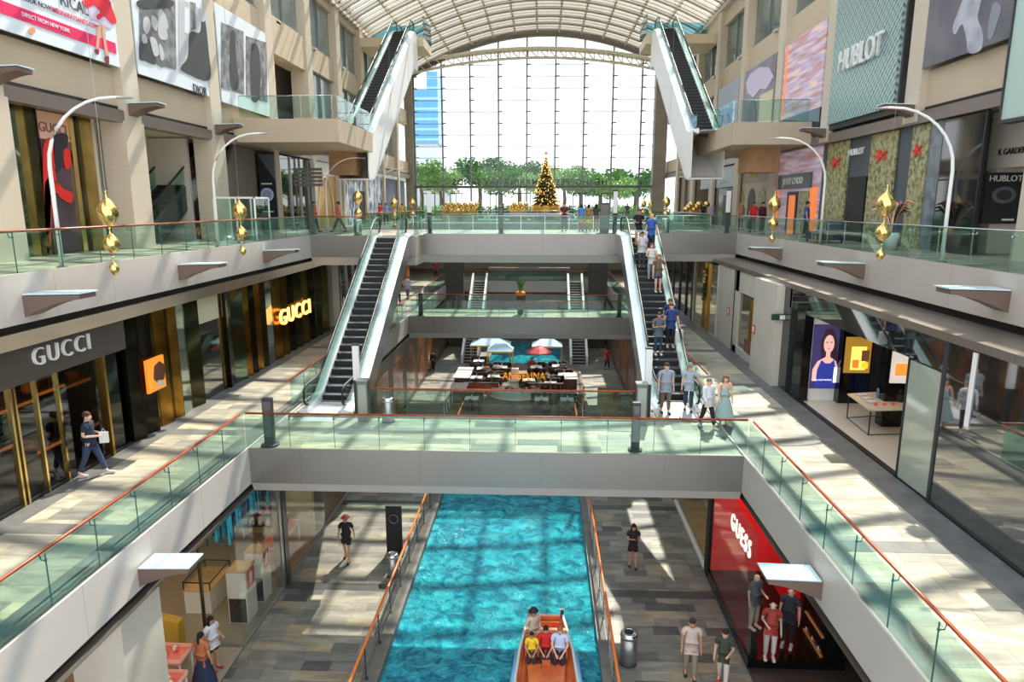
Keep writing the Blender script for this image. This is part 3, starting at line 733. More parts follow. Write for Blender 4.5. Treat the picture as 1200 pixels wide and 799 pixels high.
# ------------------------------------------------------------------ pictures and signs on the upper walls
SOFT = {'hat', 'face', 'hair', 'coat', 'gown', 'dress', 'skirt', 'underskirt', 'pale_horse', 'mane', 'red_coat', 'red_sleeve', 'red_glove', 'dark_hair', 'leg', 'shoe', 'curl'}
def flat(parent, name, x, pts, m, sg, d=.02, px=True):
    """a flat patch of a picture lying on a wall x = const; pts are survey bearings"""
    yz = [wx(a, b, x) for a, b in pts] if px else pts
    if px and name in SOFT:          # rounded outline through the points
        n = len(yz); q = []
        for i in range(n):
            p0, p1, p2, p3 = yz[i - 1], yz[i], yz[(i + 1) % n], yz[(i + 2) % n]
            for k in range(4):
                u = k / 4
                q.append(tuple(.5 * (2 * p1[j] + (p2[j] - p0[j]) * u + (2 * p0[j] - 5 * p1[j] + 4 * p2[j] - p3[j]) * u * u + (3 * p1[j] - p0[j] - 3 * p2[j] + p3[j]) * u ** 3) for j in (0, 1)))
        yz = q
    return MB().prism(yz, 'x', *sorted((x, x + sg * d))).build(name, m, parent)
def rect(y0, y1, z0, z1): return [(y0, z0), (y1, z0), (y1, z1), (y0, z1)]
paper = mat('pale blue white print', (222, 228, 234), .5)
pink = mat('crimson print', (226, 24, 92), .5)
dkgrey = mat('dark grey print', (58, 58, 62), .5); midgrey = noisy('mottled grey print', (150, 150, 152), (88, 88, 92), 2.2, .5); ltgrey = mat('light grey print', (190, 190, 192), .5)
lilac = mat('lilac print', (206, 190, 214), .5); skin_p = mat('printed skin', (214, 160, 132), .5)
X = CL + .02
t = thing('wall_poster', 'huge pale poster with crimson band and red skirt, top left corner', 'poster', (X, 22, 17.65))
flat(t, 'sheet', X - .06, rect(17., 24.9, 17.65, 23.2), paper, 1, .06, False)
flat(t, 'band', X, rect(17., 24.75, 18.07, 18.42), pink, 1, .02, False)
flat(t, 'underskirt', X + .005, [(103, 5), (112, 3), (126, 18), (130, 33), (122, 31), (113, 24), (106, 22)], lilac, 1)
flat(t, 'skirt', X + .02, [(97, 0), (125, -1), (131, 10), (136, 26), (130, 27), (122, 19), (115, 23), (113, 18), (117, 14), (110, 6), (102, 9)], mat('red fabric print', (222, 24, 50), .5), 1)
for q in ([(114, 31), (118, 31), (116, 46), (115, 58), (112, 59), (113, 46)], [(119, 31), (122, 31), (124, 50), (127, 66), (124, 67), (121, 48)]): flat(t, 'leg', X + .02, q, skin_p, 1)
for q in ([(111, 58), (115, 58), (115, 64), (112, 62)], [(123, 67), (127, 66), (127, 76), (124, 73)]): flat(t, 'shoe', X + .025, q, mat('dark red print', (120, 20, 40), .5), 1)
flat(t, 'emblem', X + .01, [(37 + 4 * cos(a), 36 + 4 * sin(a)) for a in [k * pi / 5 for k in range(10)]], mat('orange print', (226, 150, 110), .5), 1)
yy = wx(50, 10, X)[0]
text('lettering', 'BOOK NOW AT', .2, (X + .02, wx(26, 1, X)[0], 18.72), LEFTW, dkgrey, t, .005, align='LEFT')
text('lettering', 'MARINABAYSANDS.COM', .2, (X + .02, wx(59, 13, X)[0], 18.72), LEFTW, pink, t, .005, align='LEFT')
text('lettering', 'DIRECT FROM NEW YORK', .17, (X + .03, wx(24, 14, X)[0], 18.25), LEFTW, paper, t, .005, align='LEFT')
text('lettering', 'RICAL', .5, (X + .02, wx(86, 2, X)[0], 19.12), LEFTW, dkgrey, t, .005)
# black and white pair
t = thing('wall_poster', 'white framed poster with two black and white photographs, curly hair and hat', 'poster', (X, 29, 17.65))
flat(t, 'sheet', X - .06, rect(26.05, 31.5, 17.65, 23.2), paper, 1, .06, False)
flat(t, 'photograph', X, [(163, 0), (163, 69), (206, 82), (205, 0)], midgrey, 1)
flat(t, 'photograph', X, [(209, 0), (209, 83), (246, 97), (243, 15), (216, 0)], ltgrey, 1)
flat(t, 'hat', X + .01, [(163, 0), (200, 0), (201, 8), (188, 10), (165, 10)], dkgrey, 1)
flat(t, 'face', X + .015, [(186, 12), (193, 17), (197, 32), (195, 34), (196, 44), (191, 47), (185, 40)], ltgrey, 1)
flat(t, 'hair', X + .01, [(166, 15), (178, 12), (187, 25), (188, 45), (193, 76), (184, 74), (176, 48), (165, 68)], mat('mid grey print', (110, 108, 110), .5), 1)
flat(t, 'coat', X + .02, [(164, 50), (174, 46), (182, 74), (170, 71), (164, 69)], dkgrey, 1)
flat(t, 'gown', X + .01, [(222, 38), (234, 38), (236, 20), (240, 24), (244, 60), (245, 94), (215, 84), (212, 78), (220, 66)], dkgrey, 1)
flat(t, 'face', X + .02, [(235, 16), (239, 17), (240, 24), (236, 25)], ltgrey, 1)
text('lettering', 'DIOR', .5, (X + .02, wx(234, 106, X)[0], wx(234, 106, X)[1]), LEFTW, dkgrey, t, .01)
for q in ([(168, 22), (173, 20), (176, 30), (172, 40), (168, 34)], [(178, 18), (184, 24), (183, 36), (178, 30)], [(176, 44), (182, 46), (186, 62), (181, 66), (177, 54)], [(186, 52), (190, 56), (192, 68), (188, 70)], [(167, 40), (171, 42), (172, 50), (167, 50)]): flat(t, 'curl', X + .03, q, ltgrey, 1)
flat(t, 'window_light', X + .01, [(216, 8), (221, 10), (221, 40), (216, 38)], paper, 1)
flat(t, 'curtain', X + .01, [(223, 2), (229, 4), (229, 34), (223, 36)], midgrey, 1)
t = thing('wall_poster', 'white framed poster with two black and white photographs of a standing woman', 'poster', (X, 35.6, 17.6))
flat(t, 'sheet', X - .06, rect(32.75, 38.5, 17.6, 21.9), paper, 1, .06, False)
flat(t, 'photograph', X, [(259, 26), (259, 103), (286, 111), (285, 37)], midgrey, 1)
flat(t, 'photograph', X, [(288, 42), (288, 113), (313, 120), (312, 50)], midgrey, 1)
flat(t, 'dress', X + .01, [(270, 38), (275, 38), (276, 60), (279, 102), (270, 100), (269, 60)], dkgrey, 1)
flat(t, 'dress', X + .01, [(294, 56), (302, 55), (305, 80), (303, 116), (294, 113)], dkgrey, 1)
# right side
XR_ = CR - .02
t = thing('wall_poster', 'dark grey poster with a pale leaping horse, top right', 'poster', (XR_, 24, 17.6))
flat(t, 'sheet', XR_ + .06, rect(20.5, 26.45, 17.65, 23.5), noisy('slate print', (86, 84, 96), (116, 112, 118), .6, .5), -1, .06, False)
flat(t, 'pale_horse', XR_, [(1120, 40), (1117, 33), (1124, 12), (1132, -4), (1150, -4), (1146, 20), (1152, 38), (1150, 58), (1136, 62), (1133, 45), (1128, 28)], noisy('pale print', (188, 188, 198), (140, 140, 152), 1.5, .5), -1)
flat(t, 'mane', XR_, [(1164, 5), (1174, 8), (1168, 30), (1162, 46), (1158, 40)], mat('dim pale print', (140, 140, 150), .5), -1)
wv = mat('woven teal and silver mesh', (120, 150, 150), .35, .3); nt = wv.node_tree; b = nt.nodes['Principled BSDF']; L = nt.links.new
tc = nd(nt, 'ShaderNodeTexCoord'); mp = nd(nt, 'ShaderNodeMapping'); mp.inputs['Scale'].default_value = (1, 3.2, 3.2); L(tc.outputs['Object'], mp.inputs[0])
w1 = nd(nt, 'ShaderNodeTexWave', wave_type='BANDS', bands_direction='DIAGONAL'); w1.inputs['Scale'].default_value = .7; w1.inputs['Distortion'].default_value = 1.2
ck = nd(nt, 'ShaderNodeTexChecker'); ck.inputs['Scale'].default_value = 1.6; L(mp.outputs[0], w1.inputs['Vector']); L(mp.outputs[0], ck.inputs['Vector'])
ad = nd(nt, 'ShaderNodeMath', operation='MULTIPLY_ADD'); ad.inputs[1].default_value = .4; L(ck.outputs['Fac'], ad.inputs[0]); L(w1.outputs['Fac'], ad.inputs[2])
rp = nd(nt, 'ShaderNodeValToRGB'); rp.color_ramp.elements[0].position = .3; rp.color_ramp.elements[0].color = (*lin((84, 122, 124)), 1); rp.color_ramp.elements[1].position = .95; rp.color_ramp.elements[1].color = (*lin((176, 196, 192)), 1)
L(ad.outputs[0], rp.inputs['Fac']); L(rp.outputs['Color'], b.inputs['Base Color'])
t = thing('sign_panel', 'large teal and silver patterned panel carrying big white lettering, upper right wall', 'sign', (XR_, 31, 16.3))
flat(t, 'backing', CR + .25, rect(28.05, 34.5, 16.35, 23.5), darkg, -1, .2, False)
flat(t, 'mesh', CR + .06, rect(28.2, 34.4, 16.6, 23.4), wv, -1, .14, False)
text('lettering', 'HUBLOT', 1.3, (CR - .22, 31.3, wx(1012, 64, CR)[1]), RIGHTW, white, t, .05, .8)
# copper coloured screen
cs = mat('copper and lilac screen', (200, 160, 150), .4, emit=(200, 160, 150), es=.25); nt = cs.node_tree; b = nt.nodes['Principled BSDF']; L = nt.links.new
tc = nd(nt, 'ShaderNodeTexCoord'); mp = nd(nt, 'ShaderNodeMapping'); mp.inputs['Scale'].default_value = (1, .35, 3.4); L(tc.outputs['Object'], mp.inputs[0])
n1 = nd(nt, 'ShaderNodeTexNoise'); n1.inputs['Scale'].default_value = 1.2; n1.inputs['Detail'].default_value = 9; n1.inputs['Distortion'].default_value = .3; L(mp.outputs[0], n1.inputs['Vector'])
rp = nd(nt, 'ShaderNodeValToRGB'); e = rp.color_ramp.elements; e[0].position = .36; e[0].color = (*lin((180, 120, 96)), 1); e[1].position = .62; e[1].color = (*lin((218, 186, 178)), 1)
q = e.new(.5); q.color = (*lin((176, 160, 190)), 1); L(n1.outputs['Fac'], rp.inputs['Fac']); L(rp.outputs['Color'], b.inputs['Base Color']); L(rp.outputs['Color'], b.inputs['Emission Color'])
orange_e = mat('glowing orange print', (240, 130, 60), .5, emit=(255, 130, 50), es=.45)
t = thing('video_screen', 'copper and lilac glowing screen with orange edge, upper right wall', 'screen', (XR_, 38, 17.6))
flat(t, 'screen', CR + .12, rect(35.7, 41.5, 17.6, 21.65), cs, -1, .1, False)
flat(t, 'glowing_edge', CR + .02, rect(40.95, 41.2, 17.8, 21.5), orange_e, -1, .02, False)
flat(t, 'lower_panel', CR + .12, rect(35.7, 41.6, 16.3, 17.6), darkg, -1, .1, False)
flat(t, 'lower_wedge', CR + .02, [(35.7, 17.6), (41.0, 17.6), (35.7, 16.9)], mat('blue grey print', (110, 130, 146), .5), -1, .02, False)
t = thing('wall_poster', 'tall portrait poster with grey figure and cream block above right balcony', 'poster', (CR, 46, 17.6))
flat(t, 'sheet', CR + .12, rect(42.9, 49.2, 17.4, 21.6), noisy('grey lilac print', (150, 144, 156), (112, 106, 120), .5, .5), -1, .1, False)
flat(t, 'cream_block', CR + .02, rect(43.1, 45.6, 17.4, 19.6), mat('cream print', (214, 196, 164), .5), -1, .02, False)
flat(t, 'veil', CR + .02, [(43.2, 20.3), (44.2, 21.0), (46, 21.35), (48, 21.3), (48.9, 20.9), (48.4, 20.2), (47, 19.7), (45.6, 20.0), (44.4, 19.8)], lilac, -1, .03, False)
flat(t, 'figure', CR + .02, [(46.0, 17.4), (46.2, 18.8), (46.8, 19.6), (47.6, 19.5), (48.0, 18.6), (48.6, 17.4)], mat('dim mauve print', (96, 88, 104), .5), -1, .04, False)
t = thing('wall_poster', 'pale poster of a hand above right balcony beside the high escalator', 'poster', (CR, 53, 17.6))
flat(t, 'sheet', CR + .12, rect(50.6, 56.4, 17.4, 21.6), mat('blue grey sheet', (150, 158, 172), .5), -1, .1, False)
flat(t, 'hand', CR + .02, [(51, 17.6), (54.4, 17.6), (55.4, 20), (54.4, 20.2), (53, 18.9), (51, 18.6)], lilac, -1, .03, False)
t = thing('glass_box', 'pale green glass panel hanging at the extreme upper right', 'glass panel', (13.0, 19, 15.3))
MB().box(13.0, 13.3, 12.5, 20.9, 15.25, 24).build('pane', mat('pale frosted glass', (178, 200, 192), .2), t)
MB().box(12.95, 13.35, 12.5, 20.95, 15.15, 15.25).box(12.95, 13.35, 20.9, 20.95, 15.25, 24).build('frame', darkg, t)

# upper windows
wcur = noisy('grey teal curtained window', (142, 152, 148), (112, 126, 126), .8, .12)
wcur2 = noisy('green grey window', (120, 136, 126), (84, 100, 96), .7, .08)
def window(side, y0, y1, z0, z1, m):
    xc, sg = (CL, -1) if side == 'left' else (CR, 1)
    t = thing('window_%s' % side, None, None, (xc + sg * .5, (y0 + y1) / 2, z0)); t['kind'] = 'structure'
    xa, xb = sorted((xc + sg * .55, xc + sg * .62))
    MB().box(xa, xb, y0, y1, z0, z1).build('pane', m, t)
    xa, xb = sorted((xc + sg * .4, xc + sg * .56))
    MB().box(xa, xb, y0, y1, z0, z0 + .12).box(xa, xb, (y0 + y1) / 2 - .04, (y0 + y1) / 2 + .04, z0, z1).build('frame', mull, t)
    xa, xb = sorted((xc + sg * .1, xc + sg * .3))
    MB().box(xa, xb, y0 + 1, y0 + 1.6, z0 - .15, z0 - .02).build('sill_light', bridgelip, t)
for i in range(4, 9):
    a, b_ = colL[i] + .5, colL[i + 1] - .5
    if i > 4: window('left', a, b_, 17.6, 21.6, wcur)
    window('left', a, b_, 23.1, 26.3, wcur)
for i in range(3): window('left', colL[i + 1] + .5, colL[i + 2] - .5, 23.1, 26.3, wcur2)
for i in range(1, 8):
    a, b_ = colR[i] + .5, colR[i + 1] - .5
    window('right', a, b_, 23.1, 26.3, wcur2)
    if i > 5: window('right', a, b_, 17.6, 21.6, wcur)
struct('wall_spandrel', box(-16.2, -15.1, 39.7, 45.2, 21.2, 23.2), beige)

# ------------------------------------------------------------------ unseen lamps added to brighten the dark shop interiors
lampm = mat('added ceiling lamp', (255, 240, 215), .5, emit=(255, 226, 186), es=9.)
def added_downlight(x, y, z, w=.5, l=.5, label='square added ceiling lamp inside a shop', group='added shop ceiling lamps'):
    t = thing('added_ceiling_lamp', label, 'lamp', (x, y, z), group)
    MB().box(x - w / 2, x + w / 2, y - l / 2, y + l / 2, z - .04, z - .01).build('diffuser', lampm, t)
    MB().box(x - w / 2 - .04, x + w / 2 + .04, y - l / 2 - .04, y + l / 2 + .04, z - .02, z).build('frame', white, t)

# ------------------------------------------------------------------ upper left gallery shops
XS2 = -15.95
olive = noisy('olive bronze glass', (96, 92, 58), (70, 66, 40), 1, .12, .8)
olived = mat('dark olive glass', (34, 34, 24), .08, .5)
navy = mat('navy black glass', (26, 32, 44), .06)
brassy = noisy('ribbed brass panel', (196, 172, 104), (156, 132, 70), 1.2, .22, .9)
greenm = mat('green grey mirror', (118, 132, 104), .06, .9)
t = thing('shopfront', 'luxury shopfront of brass, olive glass and red poster, upper left gallery', 'shopfront', (XS2, 18, L2))
def vpanel(par, nm, a, b, x, z0, z1, m, sg=1, d=.1, py=200, tilt=0.):
    ya, _ = wx(a, py, x); yb, _ = wx(b, py, x)
    MB().prism([(ya, x), (yb, x + sg * tilt), (yb, x + sg * (tilt + d)), (ya, x + sg * d)], 'z', z0, z1) if 0 else None
    mb = MB().hexa([(x, ya, z0), (x + sg * d, ya, z0), (x + sg * (d + tilt), yb, z0), (x + sg * tilt, yb, z0)], [(x, ya, z1), (x + sg * d, ya, z1), (x + sg * (d + tilt), yb, z1), (x + sg * tilt, yb, z1)])
    return mb.build(nm, m, par)
for a, b_, m, dd in ((-60, 11, navy, .05), (11, 22, greenm, .12), (22, 33, brassy, .1), (33, 43, olive, .12), (43, 49, olived, .06), (82, 87, gold, .16), (87, 95, olived, .05), (95, 109, brassy, .12)):
    vpanel(t, 'panel', a, b_, XS2, L2, 15.85, m, 1, dd)
vpanel(t, 'poster_header', 49, 82, XS2, 14.95, 15.8, mat('pink print', (230, 178, 156), .5), 1, .1)
vpanel(t, 'poster', 49, 82, XS2, L2, 14.95, noisy('plum print', (92, 66, 76), (60, 50, 56), .8, .4), 1, .09)
rp_ = mat('vivid red print', (226, 36, 30), .5)
Xp = XS2 + .1
flat(t, 'red_coat', Xp, [(50, 175), (62, 165), (64, 200), (66, 215), (60, 218), (58, 270), (54, 272)], rp_, 1)
flat(t, 'red_sleeve', Xp, [(52, 215), (66, 214), (74, 221), (84, 226), (83, 238), (72, 233), (62, 228), (58, 290), (54, 290)], rp_, 1)
flat(t, 'red_glove', Xp + .01, [(74, 177), (79, 174), (82, 180), (82, 195), (76, 197)], rp_, 1)
flat(t, 'dark_hair', Xp, [(63, 160), (78, 158), (78, 172), (70, 200), (64, 196)], mat('deep plum print', (44, 36, 48), .5), 1)
yA, zA = wx(61, 145, Xp); text('lettering', 'GUCCI', .42, (Xp + .01, yA, 15.3), LEFTW, mat('brown lettering', (120, 84, 74), .5), t, .01, 1.0)
struct('wall_return_left', box(-18, -15.9, 24.2, 24.5, L2, 15.85), lightwall)
struct('wall_return_left', box(-18, -16.2, 31.4, 31.6, L2, 15.85), lightwall)
escalator('dark glass sided escalator rising behind the columns, upper left gallery', -17.1, 27.4, L2, 15.6, flat0=.8, flat1=.5, wd=1.4, depth=.9, side=mat('dark green glass side', (44, 62, 58), .15), deck=darkg)
# slanted grey wall with the watch poster
struct('wall_slanted_left', MB().prism([(31.8, L2), (38.2, L2), (38.2, 15.85), (35.6, 15.85)], 'x', -16.1, -15.9), noisy('grey bronze cladding', (134, 128, 118), (122, 116, 106), 1))
t = thing('display_poster', 'tall black poster with a large round watch dial, upper left gallery', 'poster', (-15.4, 38.1, L2))
x0, _ = wy(303, 200, 38); x1, _ = wy(322, 200, 38)
MB().box(x0, x1, 38.0, 38.12, L2 + .2, 15.7).build('sheet', mat('black print', (30, 34, 40), .3), t)
MB().prism([(x0 + .0, 15.6), (x1, 15.6), (x1, 14.2)], 'y', 37.98, 38.0).build('grey_wedge', mat('slate wedge print', (84, 90, 96), .5), t)
cx, cz = (x0 + x1) / 2 - .05, wy(312, 228, 38)[1]
MB().prism([(cx + .36 * cos(a), cz + .36 * sin(a)) for a in [k * pi / 12 for k in range(24)]], 'y', 37.95, 37.99).build('watch_dial', mat('pale dial', (196, 204, 226), .3), t)
MB().prism([(cx + .26 * cos(a), cz + .26 * sin(a)) for a in [k * pi / 12 for k in range(24)]], 'y', 37.93, 37.96).build('dial_face', mat('blue dial', (150, 160, 200), .3), t)
MB().box(cx - .3, cx + .3, 37.96, 37.99, cz + .55, cz + .62).box(cx - .3, cx + .3, 37.96, 37.99, cz - .95, cz - .9).build('caption_bar', white, t)
# white framed glass enclosure beside the second column
t = thing('glass_enclosure', 'white framed glass enclosure by the second gold ornament on the left', 'enclosure', (-13.2, 29.5, L2))
fr = MB()
for xx in (-13.95, -13.0, -12.2):
    fr.box(xx - .03, xx + .03, 28.9, 28.96, L2, 13.2)
    fr.box(xx - .03, xx + .03, 30.4, 30.46, L2, 13.2)
fr.box(-13.98, -12.17, 28.9, 28.96, 13.15, 13.22).box(-13.98, -12.17, 30.4, 30.46, 13.15, 13.22).box(-12.23, -12.17, 28.9, 30.46, 13.15, 13.22).box(-13.98, -13.92, 28.9, 30.46, 13.15, 13.22).box(-13.98, -12.17, 28.9, 28.96, L2, L2 + .08)
fr.build('frame', white, t); MB().box(-13.92, -12.23, 28.92, 28.94, L2 + .08, 13.15).box(-12.21, -12.19, 28.96, 30.4, L2 + .08, 13.15).build('glass', gl, t)
# glass shop with slatted direction sign, gold wall, blue patterned shop
XS2 = -15.3
t = thing('shopfront', 'clear glass shopfront beyond the watch poster, upper left gallery', 'shopfront', (XS2, 42, L2))
MB().box(XS2, XS2 + .04, 39.5, 45.0, L2, 15.7).build('glass', gld, t)
for yv in (39.9, 41.6, 43.3, 44.85): MB().box(XS2, XS2 + .12, yv, yv + .1, L2, 15.7).build('mullion', steelgrey, t)
MB().box(-17.6, -17.4, 38.3, 45.0, L2, 15.7).build('back_wall', noisy('warm display wall', (214, 186, 134), (120, 108, 84), 1.4, .6), t)
for k in range(3): MB().box(-17.2, -16.4, 39 + 2 * k, 40 + 2 * k, L2, 12.3).build('display_plinth', white, t)
t = thing('shopfront', 'honey gold walled shopfront with pale header, upper left gallery', 'shopfront', (XS2, 48, L2))
MB().box(XS2, XS2 + .1, 45.3, 50.6, L2, 14.9).build('gold_wall', noisy('honey gold wall', (214, 164, 84), (196, 146, 66), .7, .4), t)
MB().box(XS2, XS2 + .14, 45.3, 50.6, 14.9, 15.75).build('header', white, t)
MB().box(XS2, XS2 + .4, 45.05, 45.3, L2, 15.75).build('jamb', lightwall, t); MB().box(XS2, XS2 + .4, 50.6, 51, L2, 15.75).build('jamb', lightwall, t)
MB().tube([(XS2 + .16, 48 + 1.8 * cos(a), L2 + .3 + 3.2 * sin(a)) for a in [pi * k / 12 for k in range(0, 13)]], .05, 6).build('arch_trim', white, t)
bp_ = mat('navy and white pattern', (60, 76, 116), .4); nt = bp_.node_tree; b = nt.nodes['Principled BSDF']; L = nt.links.new
tc = nd(nt, 'ShaderNodeTexCoord'); mp = nd(nt, 'ShaderNodeMapping'); mp.inputs['Scale'].default_value = (1, 1.6, .7); vo = nd(nt, 'ShaderNodeTexVoronoi'); vo.inputs['Scale'].default_value = 1.4
rp = nd(nt, 'ShaderNodeValToRGB'); rp.color_ramp.interpolation = 'CONSTANT'; rp.color_ramp.elements[0].color = (*lin((44, 56, 92)), 1); rp.color_ramp.elements[1].position = .5; rp.color_ramp.elements[1].color = (*lin((206, 214, 226)), 1)
q = rp.color_ramp.elements.new(.36); q.color = (*lin((110, 128, 170)), 1)
L(tc.outputs['Object'], mp.inputs[0]); L(mp.outputs[0], vo.inputs['Vector']); L(vo.outputs['Distance'], rp.inputs['Fac']); L(rp.outputs['Color'], b.inputs['Base Color'])
t = thing('shopfront', 'blue and white patterned shopfront with gold lettering, far upper left gallery', 'shopfront', (XS2, 60, L2))
MB().box(XS2, XS2 + .1, 51.2, 66, L2, 15.4).build('patterned_wall', bp_, t); MB().box(XS2, XS2 + .16, 51.2, 76, 15.4, 15.75).build('header', white, t)
MB().box(XS2 + .02, XS2 + .14, 57.2, 59.6, L2, 14).build('doorway', black, t)
MB().box(XS2, XS2 + .1, 66, 76, L2, 15.4).build('dark_wall', mat('navy cladding', (50, 62, 92), .4), t)
text('lettering', 'CHAUMET', .75, (XS2 + .2, 54.6, 14.9), LEFTW, gold, t, .04)
# slatted direction sign on a post
px0, _ = wy(365, 240, 36.5)
t = thing('direction_sign', 'tall post with a stack of dark slatted direction boards, upper left gallery', 'sign', (px0, 36.5, L2))
MB().box(px0 - .12, px0 + .12, 36.42, 36.58, L2, L2 + 1.55).build('post_base', noisy('olive grey post', (92, 92, 78), (80, 80, 68), 2), t)
MB().box(px0 - .04, px0 + .04, 36.46, 36.54, L2 + 1.55, 15.05).build('post', darkg, t)
for k in range(5):
    z = 14.72 - k * .2; MB().box(px0 - .85, px0 + .65, 36.44, 36.56, z - .07, z + .07).build('board', mat('weathered grey board', (92, 88, 82), .6), t)

# ------------------------------------------------------------------ upper right gallery shops
X2 = 13.78
t = thing('shopfront', 'charcoal shopfront with three tropical picture windows, upper right gallery', 'shopfront', (X2, 30, L2))
slate = mat('charcoal blue cladding', (74, 80, 88), .4)
trop = mat('tropical foliage print', (90, 110, 80), .4); nt = trop.node_tree; b = nt.nodes['Principled BSDF']; L = nt.links.new
tc = nd(nt, 'ShaderNodeTexCoord'); n1 = nd(nt, 'ShaderNodeTexNoise'); n1.inputs['Scale'].default_value = 4.5; n1.inputs['Detail'].default_value = 12; n1.inputs['Roughness'].default_value = .75
rp = nd(nt, 'ShaderNodeValToRGB'); rp.color_ramp.interpolation = 'LINEAR'; e = rp.color_ramp.elements
e[0].position = .3; e[0].color = (*lin((40, 62, 44)), 1); e[1].position = .72; e[1].color = (*lin((196, 190, 176)), 1)
for p_, c_ in ((.44, (84, 110, 60)), (.52, (186, 160, 96)), (.6, (150, 176, 180))): q = e.new(p_); q.color = (*lin(c_), 1)
L(tc.outputs['Object'], n1.inputs['Vector']); L(n1.outputs['Fac'], rp.inputs['Fac']); L(rp.outputs['Color'], b.inputs['Base Color'])
vpanel(t, 'cladding', 962, 1066, X2 + .06, L2, 15.85, slate, 1, .1)
for a, b_ in ((968, 992), (1018, 1047), (1065, 1084)):
    vpanel(t, 'picture_window', b_, a, X2 - .04, L2, 15.75, trop, 1, .08)
    yc = (wx(a, 200, X2)[0] + wx(b_, 200, X2)[0]) / 2; w_ = abs(wx(a, 200, X2)[0] - wx(b_, 200, X2)[0]) * .3
    MB().prism([(yc + w_ * (.6 + .4 * cos(5 * q_)) * cos(q_), 14.85 + .26 * (.6 + .4 * cos(5 * q_)) * sin(q_)) for q_ in [k * pi / 20 for k in range(40)]], 'x', X2 - .1, X2 - .05).build('red_flower', mat('red flower print', (220, 60, 50), .5), t)
vpanel(t, 'doorway', 1016, 996, X2 - .02, L2, 14.1, black, 1, .05)
yA, zA = wx(1005, 178, X2); text('lettering', 'HUBLOT', .4, (X2 - .06, yA, zA), RIGHTW, white, t, .02)
vpanel(t, 'grey_bay', 1100, 1084, X2, L2, 15.8, noisy('display bay', (120, 132, 140), (84, 92, 98), 2, .2), 1, .1)
t = thing('shopfront', 'tall black tinted glass shopfront beside the beige recess, upper right', 'shopfront', (X2, 26, L2))
vpanel(t, 'glass', 1147, 1101, X2 - .1, L2, 15.72, mat('black tinted glass', (22, 24, 24), .05, spec=.9), 1, .06)
vpanel(t, 'transom', 1148, 1100, X2 - .14, 13.7, 13.76, darkg, 1, .06); vpanel(t, 'frame', 1149, 1147, X2 - .14, L2, 15.8, black, 1, .1)
struct('wall_recess_right', MB().box(14.7, 17, 17, 24.05, 14.05, 15.85), lightwall)
struct('wall_recess_back', MB().box(14.75, 17, 23.6, 24.05, L2, 14.05), lightwall)
ya, za = wx(1188, 177, 14.68)
text('gallery_sign', 'K GARDENS', .27, (14.67, ya, za), RIGHTW, black, None, .01, 1.)
tag(bpy.context.scene.objects['gallery_sign'], 'small black lettering on the beige wall at the right picture edge', 'sign')
t = thing('display_poster', 'black upright poster with pale watch and white lettering, right picture edge', 'poster', (15, 23.5, L2))
x0, _ = wy(1153, 230, 23.5); x1, _ = wy(1196, 230, 23.5); z1 = wy(1175, 202, 23.5)[1]; z0 = wy(1175, 262, 23.5)[1]
MB().box(x0, x1, 23.45, 23.6, z0, z1).build('sheet', mat('black print', (30, 34, 40), .3), t)
text('lettering', 'HUBLOT', .27, ((x0 + x1) / 2, 23.43, z1 - .2), FRONT, white, t, .01)
cx, cz = (x0 + x1) / 2, (z0 + z1) / 2 + .1
MB().prism([(cx + .38 * cos(a), cz + .27 * sin(a)) for a in [k * pi / 12 for k in range(24)]], 'y', 23.42, 23.45).build('watch_case', mat('grey print', (96, 96, 100), .4), t)
MB().prism([(cx + .24 * cos(a), cz + .16 * sin(a)) for a in [k * pi / 12 for k in range(24)]], 'y', 23.4, 23.43).build('watch_dial', mat('dial print', (44, 46, 52), .4), t)
MB().box(cx + .05, cx + .42, 23.42, 23.45, z0 + .1, z0 + .16).build('caption', white, t)
# orange shop
t = thing('shopfront', 'orange and pink shopfront with slate sign board, upper right gallery', 'shopfront', (X2, 41, L2))
a, b_ = wx(962, 200, X2)[0], wx(908, 200, X2)[0]
MB().box(X2, X2 + .1, a, b_, L2, 15.85).build('picture_wall', cs, t)
def yy_(p): return wx(p, 200, X2)[0]
MB().box(X2 - .1, X2, yy_(953), yy_(915), 13.75, 14.55).build('sign_board', slate, t)
text('lettering', 'JIMMY CHOO', .5, (X2 - .12, (yy_(922) + yy_(943)) / 2, 14.15), RIGHTW, white, t, .02, 1., .01)
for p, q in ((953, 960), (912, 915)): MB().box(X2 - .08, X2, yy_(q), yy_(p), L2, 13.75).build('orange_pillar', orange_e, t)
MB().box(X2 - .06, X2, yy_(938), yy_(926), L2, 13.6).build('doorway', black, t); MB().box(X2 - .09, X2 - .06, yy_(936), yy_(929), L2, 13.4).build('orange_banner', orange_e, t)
MB().box(X2 - .06, X2, yy_(952), yy_(940), L2, 13.6).build('window_display', trop, t)
# beige arched shop
t = thing('shopfront', 'beige stone shopfront with three arches and gold lettering, upper right gallery', 'shopfront', (X2, 47, L2))
a, b_ = yy_(902), yy_(866)
MB().box(X2, X2 + .1, a, b_, L2, 14.3).build('stone_wall', noisy('beige limestone', (198, 184, 158), (186, 172, 146), 1), t)
MB().box(X2 - .02, X2 + .1, a, b_, 14.3, 15.2).build('sign_band', mat('taupe band', (150, 136, 116), .5), t); MB().box(X2, X2 + .1, a, b_, 15.2, 15.8).build('lilac_header', mat('lilac grey header', (186, 184, 196), .4), t)
text('lettering', 'VERRI', .62, (X2 - .05, yy_(884), 14.85), RIGHTW, gold, t, .03)
for p, m in ((871, trop), (883, black), (895, trop)):
    yc = yy_(p); r_ = .75
    MB().prism([(yc - r_, L2)] + [(yc - r_ * cos(an), 13.2 + r_ * sin(an)) for an in [pi * k / 10 for k in range(11)]] + [(yc + r_, L2)], 'x', X2 - .03, X2).build('arch', m, t)
